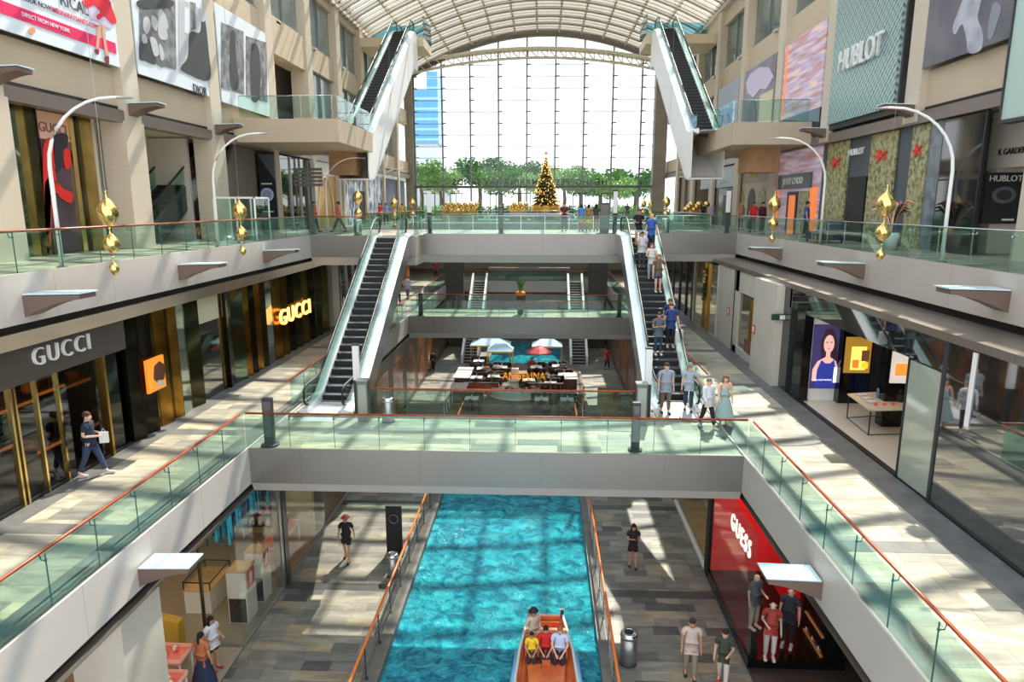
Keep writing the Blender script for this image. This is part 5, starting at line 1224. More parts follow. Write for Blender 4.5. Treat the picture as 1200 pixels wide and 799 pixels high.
t = thing('branch_ornament', 'dark branching ornament standing on the far salmon table', 'ornament', (-9.6, 23.2, .95))
for k in range(7): MB().tube([(-9.6, 22.9 + k * .12, .96), (-9.6 + .05 * sin(k), 22.95 + k * .14, 1.2 + .05 * (k % 3)), (-9.55, 23.05 + k * .14, 1.36)], .016, 5).build('branch', black, t)
t = thing('yellow_display', 'yellow slanted display board behind the shopping women', 'display', (-10.7, 16.9, .03))
MB().hexa([(-11.1, 16.8, .03), (-10.2, 16.8, .03), (-10.2, 17.2, .03), (-11.1, 17.2, .03)], [(-11.1, 16.9, 1.5), (-10.2, 16.9, 1.3), (-10.2, 17.2, 1.3), (-11.1, 17.2, 1.5)]).build('board', mat('mustard board', (186, 146, 40), .5), t)
struct('wall_pier_canal_left', box(-10.2, -9.0, 12.8, 14.3, 0, 4.2), lightwall)
t = thing('banner_stand', 'black banner stand with pale ring emblem on the left canal bank', 'banner', (-4.98, 23.4, 0))
MB().box(-5.75, -5.15, 23.35, 23.4, .05, 1.95).build('banner', black, t)
MB().tube([(-5.45 + .17 * cos(a), 23.34, 1.45 + .17 * sin(a)) for a in [k * pi / 8 for k in range(16)]], .012, 5, closed=True).build('ring_emblem', steelgrey, t)
MB().box(-5.8, -5.1, 23.2, 23.55, 0, .05).build('foot', darkg, t)

# ------------------------------------------------------------------ canal level, right shop
XH = XR
t = thing('shop_window', 'black framed display window with red wall and white letters, canal level right', 'shop window', (XH, 20, 0))
MB().box(XH + .02, 8.6, 17.45, 22.4, 0, .28).build('platform', blackg, t)
MB().box(XH, XH + .1, 22.35, 22.75, 0, 4.1).build('frame_post', black, t); MB().box(XH + .02, XH + .5, 22.4, 22.7, 0, 4.1).build('pier', blackg, t)
MB().box(XH + .06, XH + .08, 17.5, 22.35, .28, 4.1).build('glass', glc, t); MB().box(XH + .08, 8.5, 17.46, 17.48, .28, 4.1).build('glass', glc, t)
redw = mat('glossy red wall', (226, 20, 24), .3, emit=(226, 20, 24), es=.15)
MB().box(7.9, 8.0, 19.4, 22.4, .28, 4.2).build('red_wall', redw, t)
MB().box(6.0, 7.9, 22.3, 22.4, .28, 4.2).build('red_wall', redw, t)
MB().box(8.0, 8.5, 17.5, 19.4, .28, 4.2).build('black_wall', blackg, t)
ya, za = wx(867, 627, XH + .14); text('lettering', 'GUESS', .78, (XH + .16, ya, za), RIGHTW, em('lit white letters', (250, 246, 240), 1.4), t, .02, .78, .0, space=1.28)
MB().box(6.9, 7.0, 17.9, 22.0, 4.12, 4.2).build('light_rail', em('lit rail', (255, 250, 240), 2.), t)
for y in (18.4, 20, 21.5): added_downlight(7.2, y, 4.29, .7, .7, 'square added ceiling lamp over the mannequins')
t = thing('shelf_unit', 'narrow shelf of shoes and bags at the right of the mannequins', 'shelf', (8.3, 18, .3))
MB().box(7.95, 8.4, 17.6, 18.9, .3, .36).box(7.95, 8.4, 17.6, 18.9, .9, .94).build('shelf_board', mat('warm shelf', (210, 150, 100), .4), t)
for k in range(8):
    o = MB().cbox((8.1, 17.72 + k * .15, .42 + .0), (.24, .09, .11)).build('shoe', (wood, white, black)[k % 3], None, bevel=.02); tag(o, 'small shoe in the row on the shelf beside the mannequins', 'shoe', 'shoes on the shelf beside the mannequins')
struct('floor_shop_canal_right', box(5.95, 16, 9, 30, 0, .02), mat('dark brown shop floor', (62, 52, 46), .3))
struct('wall_shop_canal_right', box(9.5, 9.7, 9, 30, 0, 4.3), mat('black shop wall', (34, 32, 32), .4))
t = thing('shop_window', 'white silled shop window with yellow wood floor, canal level right', 'shop window', (XH, 26, 0))
MB().box(XH, XH + .16, 22.8, 28.5, 0, .14).build('sill', white, t); MB().box(XH + .06, XH + .08, 22.8, 28.5, .14, 4.1).build('glass', glc, t)
MB().box(XH + .2, 8.2, 22.8, 28.5, .0, .16).build('wood_floor', noisy('yellow oak', (216, 172, 86), (190, 146, 66), 4, .4), t); MB().box(8.2, 8.4, 22.8, 28.5, 0, 4.2).build('back_wall', lightwall, t)
added_downlight(7, 25, 4.29, .8, .8, 'square added ceiling lamp over the yellow wood floor')
struct('wall_canal_right_far', box(5.95, 6.4, 28.5, 65, 0, 4.3), noisy('taupe shop wall', (128, 112, 94), (100, 86, 72), .7, .4))
for k, y in enumerate((31, 35, 39, 43, 47, 51)):
    struct('window_canal_right', box(5.93, 5.96, y, y + 2.8, .3, 3.6), noisy('amber lit window', (190, 120, 66), (120, 84, 60), 1, .2)); struct('window_canal_left', box(-8.86, -8.83, y, y + 2.8, .3, 3.6), MATS['amber lit window'])
# ------------------------------------------------------------------ boat on the canal
def boat():
    bx_, by = .2, 16.6
    t = thing('sampan_boat', 'orange decked wooden boat with pale hull carrying four people on the canal', 'boat', (bx_, by, -.2))
    hull = mat('pale painted hull', (214, 206, 196), .35); deck_o = noisy('orange varnished wood', (222, 120, 66), (196, 92, 46), 3, .35); blue = mat('sky blue gunwale', (130, 190, 226), .35)
    # station: y, half width, rim height, bottom half width, bottom height
    st = [(2.75, .50, .52, .30, .12), (2.2, .62, .40, .42, .02), (1.2, .78, .32, .55, 0.), (0., .86, .28, .6, 0.), (-1., .80, .30, .55, 0.), (-1.9, .58, .36, .36, .02), (-2.6, .30, .46, .14, .1), (-3.1, .06, .6, .03, .3)]
    def shell(off, nm, m):
        vs = []; fs = []
        for y, w, z, bw, bz in st:
            w = max(w - off, .02); bw = max(bw - off, .01)
            y = y * (1 - off); vs += [(bx_ - w, by + y, -.2 + z), (bx_ - (w + bw) / 2 - .03, by + y, -.2 + (z + bz) / 2), (bx_ - bw, by + y, -.22 + bz + off), (bx_ + bw, by + y, -.22 + bz + off), (bx_ + (w + bw) / 2 + .03, by + y, -.2 + (z + bz) / 2), (bx_ + w, by + y, -.2 + z)]
        for i in range(len(st) - 1):
            for k in range(5): fs.append((i * 6 + k, i * 6 + k + 1, i * 6 + 7 + k, i * 6 + 6 + k))
        fs.append((0, 5, 4, 3, 2, 1))
        o = MB().add(vs, fs).build(nm, m, t); return o
    shell(0, 'hull', hull); shell(.05, 'inner_planking', deck_o)
    MB().box(bx_ - .46, bx_ + .46, by + 2.5, by + 2.56, -.1, .2).build('stern_board', deck_o, t)
    for s in (-1, 1):
        MB().tube([(bx_ + s * w, by + y, -.2 + z + .01) for y, w, z, _, _ in st], .045, 8).build('gunwale', hull if s else hull, t, smooth=True)
        MB().tube([(bx_ + s * (w + .05), by + y, -.2 + z - .06) for y, w, z, _, _ in st[2:6]], .1, 8).build('fender', blue, t, smooth=True)
        MB().box(bx_ + s * .5 - .05, bx_ + s * .5 + .05, by + 2.68, by + 2.8, .2, .5).build('stern_post', noisy('dark wood', (70, 48, 36), (50, 34, 26), 3), t)
    MB().add([(bx_ - .55, by + .8, -.0), (bx_ + .55, by + .8, -.0), (bx_ + .3, by - 2.3, .08), (bx_ - .3, by - 2.3, .08), (bx_ - .55, by + .8, -.04), (bx_ + .55, by + .8, -.04), (bx_ + .3, by - 2.3, .04), (bx_ - .3, by - 2.3, .04)], [(0, 1, 2, 3), (7, 6, 5, 4), (0, 4, 5, 1), (1, 5, 6, 2), (2, 6, 7, 3), (3, 7, 4, 0)]).build('fore_deck', deck_o, t)
    MB().box(bx_ - .62, bx_ + .62, by + 1.05, by + 1.45, .02, .2).build('bench', deck_o, t); MB().box(bx_ - .62, bx_ + .62, by + 1.47, by + 1.53, .02, .42).build('bench_back', deck_o, t)
    MB().box(bx_ - .62, bx_ + .62, by + 1.85, by + 2.15, .02, .24).build('bench', deck_o, t)
    MB().box(bx_ - .12, bx_ + .12, by + .55, by + .82, .0, .12).build('step', deck_o, t)
boat()

# ------------------------------------------------------------------ restaurant over the canal
struct('floor_restaurant', box(-6.1, 3.0, 40.2, 54.0, .0, .22), noisy('brown timber deck', (122, 98, 82), (104, 82, 68), 2, .5))
brown = noisy('dark brown chair leather', (70, 46, 38), (54, 34, 30), 3, .4)
cloth = mat('white tablecloth', (238, 236, 232), .7)
ZD = .22
tproto = [None]; cproto = [None]
def dining_table(label, x, y):
    if tproto[0] is None:
        t = thing('dining_table', label, 'table', (x, y, ZD), 'white restaurant tables')
        MB().box(x - .42, x + .42, y - .38, y + .38, ZD + .7, ZD + .75).build('tabletop', cloth, t)
        MB().lathe([(.05, 0), (.05, .7)], (x, y, ZD), 8).build('pedestal', darkg, t); MB().lathe([(.24, 0), (.24, .03)], (x, y, ZD), 12).build('base', darkg, t)
        MB().lathe([(.03, .75), (.035, .9), (.012, 1.0)], (x, y, ZD), 8).build('carafe', cg, t)
        tproto[0] = t; return t
    return dup(tproto[0], (x, y, ZD), label=label)
def chair(label, x, y, rz):
    if cproto[0] is None:
        t = thing('dining_chair', label, 'chair', (x, y, ZD), 'dark tub chairs in the restaurant')
        MB().lathe([(.24, .3), (.28, .36), (.28, .46), (.2, .49)], (x, y, ZD), 14).build('seat', brown, t, smooth=True)
        vs = []; fs = []; n = 12
        for i in range(n + 1):
            a = -.35 + (pi + .7) * i / n
            for r, z in ((.27, .42), (.33, .42), (.35, .86), (.29, .86)): vs.append((x + r * cos(a), y + r * sin(a), ZD + z))
        for i in range(n):
            for k in range(4): fs.append((i * 4 + k, i * 4 + (k + 1) % 4, i * 4 + 4 + (k + 1) % 4, i * 4 + 4 + k))
        fs += [(0, 1, 2, 3), (n * 4 + 3, n * 4 + 2, n * 4 + 1, n * 4)]
        MB().add(vs, fs).build('backrest', brown, t, smooth=True)
        for a in (.8, 2.35, 3.9, 5.5): MB().tube([(x + .2 * cos(a), y + .2 * sin(a), ZD + .32), (x + .26 * cos(a), y + .26 * sin(a), ZD)], .018, 5).build('leg', darkg, t)
        cproto[0] = t; t.rotation_euler = (0, 0, rz); return t
    return dup(cproto[0], (x, y, ZD), rz, label=label)
grid = [(-4.4, 41.3, 'front row left'), (.0, 41.3, 'front row, right of the centre'), (1.6, 41.3, 'front row right'), (.6, 45.2, 'middle right by the white ledge'), (-.9, 46.0, 'middle, right of the lettering'), (-4.6, 46.6, 'middle left near the white ledge'), (-3.4, 47.0, 'middle left by the glass counter'), (-4.4, 49.3, 'rear left'), (-3.0, 49.8, 'rear left of centre'), (-.4, 50., 'rear right of centre'), (1.2, 50.4, 'rear right'), (-4.9, 51.8, 'rearmost left'), (1.6, 47.8, 'right, behind the ledge')]
for x, y, lb in grid:
    dining_table('white topped restaurant table, ' + lb, x, y)
    for dx, dy, rz, w_ in ((-.35, -.72, pi, 'near left seat'), (.35, -.72, pi, 'near right seat'), (-.35, .72, 0, 'far left seat'), (.35, .72, 0, 'far right seat')):
        chair('dark round tub chair, %s of the %s table' % (w_, lb.split(',')[0]), x + dx, y + dy, rz)
for x0, x1, y0, y1, lb in ((-6.0, -5.0, 45.2, 48.2, 'left'), (1.6, 2.4, 45.2, 46.8, 'right'), (-5.9, -4.9, 42.6, 43.8, 'front left')):
    t = thing('serving_counter', 'white topped counter with dark front in the restaurant, %s' % lb, 'counter', ((x0 + x1) / 2, y0, ZD), 'restaurant counters')
    MB().box(x0, x1, y0 + .05, y1, ZD, ZD + 1.).build('body', noisy('brown counter front', (96, 66, 52), (74, 50, 40), 2), t); MB().box(x0 - .05, x1 + .05, y0, y1 + .05, ZD + 1., ZD + 1.06).build('top', cloth, t)
for x0, lb in ((-4.9, 'left'), (-.6, 'right')):
    t = thing('timber_screen', 'low terracotta timber screen below the tables, %s of the glass counter' % lb, 'screen', (x0, 44.4, ZD), 'terracotta screens')
    MB().box(x0 - .3, x0 + 2.0, 44.3, 44.4, ZD + .1, ZD + .9).build('panel', noisy('terracotta wood', (190, 92, 52), (150, 66, 38), 4), t); MB().box(x0 - .35, x0 + 2.05, 44.25, 44.45, ZD + .9, ZD + .95).build('cap', darkg, t)
    for s in (x0 - .3, x0 + 1.92): MB().box(s, s + .08, 44.3, 44.4, ZD, ZD + .9).build('post', darkg, t)
# round glass pastry counter
t = thing('pastry_counter', 'curved glass pastry counter in the middle of the restaurant', 'counter', (-2.0, 44.2, ZD))
def arcbox(cx, cy, r0, r1, a0, a1, z0, z1, n=14):
    vs = []; fs = []
    for i in range(n + 1):
        a = a0 + (a1 - a0) * i / n
        for r, z in ((r0, z0), (r1, z0), (r1, z1), (r0, z1)): vs.append((cx + r * cos(a), cy + r * sin(a), z))
    for i in range(n):
        for k in range(4): fs.append((i * 4 + k, i * 4 + (k + 1) % 4, i * 4 + 4 + (k + 1) % 4, i * 4 + 4 + k))
    fs += [(0, 1, 2, 3), (n * 4 + 3, n * 4 + 2, n * 4 + 1, n * 4)]
    return MB().add(vs, fs)
CXc, CYc = -1.75, 45.2
arcbox(CXc, CYc, 1.2, 1.85, pi * .95, pi * 2.05, ZD, ZD + .65).build('base', mat('pale counter', (206, 202, 190), .4), t)
arcbox(CXc, CYc, 1.78, 1.8, pi * .95, pi * 2.05, ZD + .65, ZD + 1.15).build('glass_front', glc, t); arcbox(CXc, CYc, 1.25, 1.82, pi * .95, pi * 2.05, ZD + 1.15, ZD + 1.17).build('glass_top', gl, t)
arcbox(CXc, CYc, 1.15, 1.9, pi * .95, pi * 2.05, ZD - .0, ZD + .08).build('plinth', white, t)
for k in range(12):
    a = pi + pi * (k + .5) / 12; MB().cbox((CXc + 1.52 * cos(a), CYc + 1.52 * sin(a), ZD + .72), (.22, .22, .12), a).build('cake', (mat('cream cake', (236, 216, 190), .5), wood, mat('berry cake', (170, 50, 60), .5))[k % 3], t, bevel=.02)
t = thing('pale_column', 'pale square column rising behind the pastry counter', 'column', (-1.85, 47, ZD))
MB().box(-2.1, -1.6, 46.0, 46.4, ZD, ZD + 1.5).build('shaft', plw, t); MB().box(-2.15, -1.55, 45.95, 46.45, ZD, ZD + .1).build('foot', plw, t)
x0, z0 = wy(608, 441, 44.6)
text('shop_sign', 'ANGELINA', .72, (wy(614, 441, 45.9)[0], 45.9, wy(614, 441, 45.9)[1]), FRONT, mat('orange lettering', (240, 150, 40), .4, emit=(240, 140, 30), es=.6), None, .04, .85, .0)
tag(SC.objects['shop_sign.001'], 'orange lettering standing above the pastry counter in the restaurant', 'sign')
MB().box(-3.6, 0.2, 45.94, 45.97, 1.35, 1.4).build('sign_rail', gold2, SC.objects['shop_sign.001'])
for k in (-3.5, .1): MB().box(k - .03, k + .03, 45.93, 45.99, ZD, 1.4).build('sign_post', gold2, SC.objects['shop_sign.001'])
# pale blue canopies
can = mat('pale blue canvas', (186, 216, 236), .6); yel = mat('pale yellow frame', (222, 200, 110), .5)
for k, (x, y, w_, lb) in enumerate(((-4.1, 53.6, 3.2, 'left'), (-3.2, 51.4, 2.0, 'middle'), (.4, 53.4, 2.4, 'right'))):
    t = thing('canopy', 'small pale blue canvas canopy with yellow frame behind the restaurant, %s one' % lb, 'canopy', (x, y, ZD), 'pale blue canopies')
    z = ZD + 1.75
    MB().add([(x - w_ / 2, y - .8, z), (x + w_ / 2, y - .8, z), (x + w_ / 2, y + .8, z), (x - w_ / 2, y + .8, z), (x - w_ * .2, y, z + .45), (x + w_ * .2, y, z + .45)], [(0, 1, 5, 4), (1, 2, 5), (2, 3, 4, 5), (3, 0, 4), (3, 2, 1, 0)]).build('canvas', can, t)
    for a in (-1, 1):
        for b in (-.78, .78): MB().tube([(x + a * w_ * .48, y + b, z), (x + a * w_ * .48, y + b, ZD)], .03, 6).build('pole', yel, t)
    MB().box(x - w_ / 2, x + w_ / 2, y - .84, y - .8, z - .12, z).build('valance', yel, t)
t = thing('market_umbrella', 'red fabric umbrella in the restaurant right of the lettering', 'umbrella', (-.2, 51.5, ZD))
MB().lathe([(.02, 2.1), (.5, 1.9), (1.0, 1.62), (1.02, 1.58), (.5, 1.85), (.03, 2.0)], (-.2, 51.3, ZD), 8).build('canopy', mat('red fabric', (190, 36, 40), .6), t); MB().tube([(-.2, 51.3, ZD), (-.2, 51.3, ZD + 2.1)], .03, 6).build('pole', steelgrey, t)
for sx, lb in ((-5.7, 'left'), (2.75, 'right')):
    t = thing('timber_rail', 'slanting orange timber stair rail at the %s front corner of the restaurant' % lb, 'railing', (sx, 40.4, 0), 'restaurant corner rails')
    MB().tube([(sx - .25, 39.8, .95), (sx, 43.4, 1.25)], .05, 6).build('handrail', orang, t)
    for k in range(5): MB().box(sx - .28 + k * .06, sx - .24 + k * .06, 39.9 + k * .82, 39.94 + k * .82, 0, 1.0 + k * .06).build('baluster', white, t)
# A-frame board on the right promenade
x, y = fl(712, 489, 0)
t = thing('easel_board', 'brown framed A-shaped notice board on the right promenade below the near bridge rail', 'notice board', (x, y, 0))
MB().box(x - .65, x + .6, y, y + .06, .05, 1.9).build('board', mat('olive brown board', (132, 112, 78), .5), t)
for s in (-1, 1): MB().hexa([(x + s * .42 - .04, y - .12, 0), (x + s * .42 + .04, y - .12, 0), (x + s * .42 + .04, y - .06, 0), (x + s * .42 - .04, y - .06, 0)], [(x + s * .14 - .04, y - .05, 1.5), (x + s * .14 + .04, y - .05, 1.5), (x + s * .14 + .04, y, 1.5), (x + s * .14 - .04, y, 1.5)]).build('easel_leg', noisy('brass brown', (180, 140, 60), (150, 110, 46), 3), t)

# dark canted supports and concrete parapet beyond the far bridge
for x, s, lb in ((-7.9, 1, 'left'), (4.85, -1, 'right')):
    t = thing('canted_column', 'thick dark leaning support under the upper plaza, %s' % lb, 'column', (x, 62, L1), 'leaning supports')
    MB().hexa([(x - .75, 61.5, .0), (x + .75, 61.5, .0), (x + .75, 62.3, .0), (x - .75, 62.3, .0)], [(x - .9 - s * .2, 61.5, 10.25), (x + .9 - s * .2, 61.5, 10.25), (x + .9 - s * .2, 62.3, 10.25), (x - .9 - s * .2, 62.3, 10.25)]).build('shaft', mat('dark brown grey concrete', (66, 62, 58), .6), t)
    MB().box(x - 1, x + 1, 61.3, 62.5, 10.1, 10.28).build('head', darkg, t)
struct('floor_cross_slab', box(-12, 10.75, 61.0, 64.8, 10.28, 11.28), MATS['warm grey metal fascia'])
struct('wall_parapet_far', box(-5.2, 2.6, 65.3, 65.6, L1, 7.0), noisy('grey concrete', (140, 136, 128), (126, 122, 116), 1))
struct('wall_canal_end', box(-8.8, 5.9, 66, 66.3, 0, 4.6), noisy('dark red brown bar wall', (70, 46, 40), (110, 60, 40), 1.3, .5))
# planter with palm on the far bridge
x, y = -1.46, 45.2
t = thing('planter', 'tall grey tapered planter with palm and orange flowers on the far bridge', 'planter', (x, y, L1))
MB().lathe([(.14, 0), (.2, .05), (.3, 1.25), (.26, 1.27)], (x, y, L1), 16).build('pot', noisy('grey glazed pot', (96, 100, 98), (80, 84, 82), 3, .4), t, smooth=True)
for k in range(7):
    a = k * 2 * pi / 6; r = .2 if k < 6 else 0; MB().ball((x + r * cos(a), y + r * sin(a), L1 + 1.38 + (0 if k < 6 else .1)), .15, 9, 6).build('orange_bloom', mat('orange petals', (246, 150, 30), .5), t)
green = noisy('leaf green', (70, 120, 44), (110, 150, 64), 6, .5)
for k in range(18):
    a = k * 2.4; l = .75 + .3 * random.random(); e = .5 + .5 * random.random()
    p = [(x, y, L1 + 1.4), (x + .25 * l * cos(a) * e, y + .25 * l * sin(a) * e, L1 + 1.4 + l * .7), (x + .6 * l * cos(a) * e, y + .6 * l * sin(a) * e, L1 + 1.4 + l)]
    MB().tube(p, [.02, .035, .004], 4).build('frond', green, t)

# ------------------------------------------------------------------ far plaza: Christmas tree, gold displays
t = thing('christmas_tree', 'tall cone shaped Christmas tree covered in gold lights before the glass wall', 'tree', (.25, 66, L2))
x, y, z = .25, 72.5, L2
t.location = (x, y, z)
tg = noisy('dark gold green needles', (88, 84, 40), (52, 60, 32), 8, .6)
mb = MB(); n = 20
for k in range(14):
    z0 = z + 1.5 + k * .33; r = 1.5 * (1 - k / 14.6); mb.lathe([(r, 0), (r * .95, .08), (r * .5, .42), (.03, .55)], (x, y, z0), n, lambda a, i, k=k: 1 + .08 * sin(9 * a + k))
mb.build('foliage', tg, t)
MB().lathe([(1.55, 0), (1.6, .9), (1.5, 1.5), (1.2, 1.55)], (x, y, z), 24).build('gold_base', mat('gold pedestal', (214, 160, 60), .3, .7), t, smooth=True)
lights = MB(); balls = MB()
for k in range(420):
    h = random.random() ** 1.25; a = random.random() * 2 * pi; r = 1.53 * (1 - h * .97) + .03; (lights if k % 3 else balls).ball((x + r * cos(a), y + r * sin(a), z + 1.55 + h * 4.7), .05 if k % 3 else .085, 5, 4)
o = lights.build('fairy_lights', mat('warm fairy lights', (255, 214, 130), .4, emit=(255, 196, 100), es=1.6), t); o['kind'] = 'stuff'
o = balls.build('gold_baubles', gold, t); o['kind'] = 'stuff'
MB().prism([(x + (.3 if i % 2 else .12) * cos(i * pi / 6 + H), z + 6.75 + (.3 if i % 2 else .12) * sin(i * pi / 6 + H)) for i in range(12)], 'y', y - .04, y + .04).build('star', gold2, t)
for k, (px, lb) in enumerate(((528, 'left of the row'), (549, 'second of the row'), (607, 'beside the tree'), (800, 'by the right gallery'), (880, 'x'))):
    if k == 4: continue
    x, _ = wy(px, 230, 71.5 if k < 3 else 56)
    y = 72 if k < 3 else 56; x = x if k < 3 else 12.2
    zb = L2 if k < 3 else L2
    t = thing('gold_display', 'low cluster of golden Christmas decorations on the plaza, ' + lb, 'decoration', (x, y, zb), 'golden decorations on the plaza')
    MB().box(x - .9, x + .9, y - .4, y + .4, zb, zb + .9).build('box_base', mat('golden box', (220, 160, 60), .5, .2), t)
    for i in range(9): MB().ball((x - .8 + .2 * i, y, zb + 1.2 + .2 * (i % 3)), .26, 8, 6).build('gold_ball', gold, t, smooth=True)

# mirrored letters over the far doors (they face outdoors)
o = text('canopy_lettering', 'THE SHOPPES AT MARINA BAY SANDS', .98, (wy(624, 217, 81.4)[0], 81.4, 15.42), BACK, black, None, .08, 1., .02, space=1.12)
tag(o, 'black lettering along the canopy of the far doors, seen mirrored from behind', 'sign')

# ------------------------------------------------------------------ outdoors beyond the glass
def leafball(mb, c, r, n, s):
    for k in range(n):
        a = random.random() * 2 * pi; u = random.random() * 2 - 1; q = r * (random.random() ** .4); w = sqrt(1 - u * u)
        p = Vector((c[0] + q * w * cos(a), c[1] + q * w * sin(a) * .8, c[2] + q * u * .75))
        d = Vector((random.random() - .5, random.random() - .5, random.random() - .5)).normalized(); e = d.cross(Vector((.3, .5, .8))).normalized()
        d *= s; e *= s
        o = len(mb.v); mb.v += [tuple(p - d), tuple(p + e * .6), tuple(p + d), tuple(p - e * .6)]; mb.f.append((o, o + 1, o + 2, o + 3))
barkm = mat('grey brown bark', (110, 96, 80), .8)
lv = [noisy('leaves mid green', (84, 134, 62), (120, 164, 90), 1.5, .6), noisy('leaves pale green', (130, 168, 100), (160, 190, 130), 1.5, .6), noisy('leaves deep green', (60, 110, 60), (96, 140, 84), 1.5, .6)]
def outtree(lb, px, ytop, Y, w, k, palm=False):
    x, zt = wy(px, ytop, Y); z0 = 10.9
    t = thing('street_tree', lb, 'tree', (x, Y, z0), 'trees outside the glass wall')
    h = zt - z0
    MB().tube([(x, Y, z0), (x + .2, Y, z0 + h * .35), (x, Y, z0 + h * .6)], [w * .05, w * .04, w * .03], 7).build('trunk', barkm, t)
    mb = MB()
    for i in range(9):
        a = i * 2.4; r = w * .3 * (1 if i else 0)
        leafball(mb, (x + r * cos(a), Y + r * sin(a), zt - w * .3 + w * .1 * sin(i * 1.7)), w * .26, 260, w * .035)
    mb.build('crown', lv[k], t)
T = [('bushy bright tree outside, leftmost beside the blue tower', 492, 186, 100, 7, 0), ('pale rounded tree outside, second from the left', 515, 197, 106, 7, 1), ('flat topped tree outside, tallest left of centre', 561, 182, 110, 8, 2), ('broad tree outside just left of centre', 585, 193, 104, 8, 0),
     ('broad tree outside at the centre, left of the Christmas tree', 608, 187, 112, 8, 2), ('low pale tree outside behind the Christmas tree', 632, 200, 100, 6, 1), ('thin spreading tree outside right of the Christmas tree', 661, 192, 108, 7, 1), ('round tree outside, right of the spreading one', 680, 202, 102, 6, 0),
     ('bright broad tree outside toward the right', 703, 195, 106, 8, 0), ('low green tree outside, second from the right', 722, 206, 100, 6, 1), ('green tree outside, rightmost beside the pier', 745, 196, 108, 8, 2)]
for a in T: outtree(*a)
for k in range(9):
    x = -17 + k * 3.9
    t = thing('hedge', 'low clipped hedge outside the doors, number %d from the left' % (k + 1), 'hedge', (x, 90, 10.9), 'low hedges outside the doors')
    mb = MB()
    for i in range(5): leafball(mb, (x - 1.2 + i * .6, 90, 11.9), 1.25, 200, .17)
    mb.build('foliage', lv[k % 3], t)
# glass towers
tw = mat('blue tower glass', (96, 160, 214), .3); nt = tw.node_tree; b = nt.nodes['Principled BSDF']; L = nt.links.new
tc = nd(nt, 'ShaderNodeTexCoord'); s_ = nd(nt, 'ShaderNodeSeparateXYZ'); L(tc.outputs['Object'], s_.inputs[0])
fr = nd(nt, 'ShaderNodeMath', operation='FRACT'); dv = nd(nt, 'ShaderNodeMath', operation='DIVIDE'); dv.inputs[1].default_value = 3.6; L(s_.outputs['Z'], dv.inputs[0]); L(dv.outputs[0], fr.inputs[0])
gt = nd(nt, 'ShaderNodeMath', operation='LESS_THAN'); gt.inputs[1].default_value = .22; L(fr.outputs[0], gt.inputs[0])
mxn = nd(nt, 'ShaderNodeMix', data_type='RGBA'); L(gt.outputs[0], mxn.inputs['Factor']); mxn.inputs['A'].default_value = (*lin((92, 158, 220)), 1); mxn.inputs['B'].default_value = (*lin((150, 196, 232)), 1); L(mxn.outputs['Result'], b.inputs['Base Color'])
x0, zt_ = wy(481, 84, 260); x1, zb_ = wy(514, 168, 260)
t = thing('office_tower', 'blue glass office tower outside at the left of the glass wall', 'building', ((x0 + x1) / 2, 265, 10.9))
MB().box(x0, x1 - 4, 260, 275, zb_, zt_ - 6).box(x1 - 4, x1, 260, 275, zb_, zt_).build('glass_block', tw, t); MB().box(x0 + 1, x1 - 1, 261, 274, 10.9, zb_).build('pale_base', mat('pale concrete', (206, 210, 214), .7), t)
x0, zt_ = wy(440, 200, 180); x1, zb_ = wy(530, 214, 180)
t = thing('pavilion', 'low white pavilion with sloping roof outside behind the left trees', 'building', ((x0 + x1) / 2, 185, 10.9))
MB().prism([(x0, 10.9), (x1, 10.9), (x1, zb_), (x0, zt_ + 4)], 'y', 180, 192).build('roof', mat('white metal roof', (214, 218, 220), .5), t); MB().box(x0, x1, 179.8, 180, 10.9, zb_ - 1).build('wall', mat('pale wall', (190, 192, 190), .7), t)
# ------------------------------------------------------------------ people
TS = bpy.data.scenes.new('workbench')
def ev_mesh(ob):
    """mesh with its modifiers applied, worked out in an otherwise empty scene"""
    TS.collection.objects.link(ob)
    with bpy.context.temp_override(scene=TS, view_layer=TS.view_layers[0]):
        dg = bpy.context.evaluated_depsgraph_get(); dg.update()
        nm = bpy.data.meshes.new_from_object(ob.evaluated_get(dg))
    TS.collection.objects.unlink(ob)
    return nm
def skinned(name, joints, edges, radii, root, m, parent, sub=1):
    """continuous surface grown over a skeleton of joints"""
    me = bpy.data.meshes.new(name); me.from_pydata([tuple(j) for j in joints], edges, [])
    ob = bpy.data.objects.new(name, me)
    sk = ob.modifiers.new('s', 'SKIN')
    for i, r in enumerate(radii):
        r = r if isinstance(r, tuple) else (r, r)
        me.skin_vertices[0].data[i].radius = r; me.skin_vertices[0].data[i].use_root = (i == root)
    sb = ob.modifiers.new('b', 'SUBSURF'); sb.levels = sub; sb.render_levels = sub
    nm = ev_mesh(ob); bpy.data.objects.remove(ob)
    nm.materials.clear(); nm.materials.append(m)
    for p in nm.polygons: p.use_smooth = True
    o = bpy.data.objects.new(name, nm); C.objects.link(o); o.parent = parent
    return o
SKIN = {'light': mat('light skin', (226, 178, 150), .6), 'tan': mat('tan skin', (196, 142, 108), .6), 'brown': mat('brown skin', (140, 94, 68), .6), 'plastic': mat('cream mannequin', (226, 208, 190), .35)}
_pc = {}
def pmat(rgb): 
    k = 'cloth %d %d %d' % rgb
    return mat(k, rgb, .8)
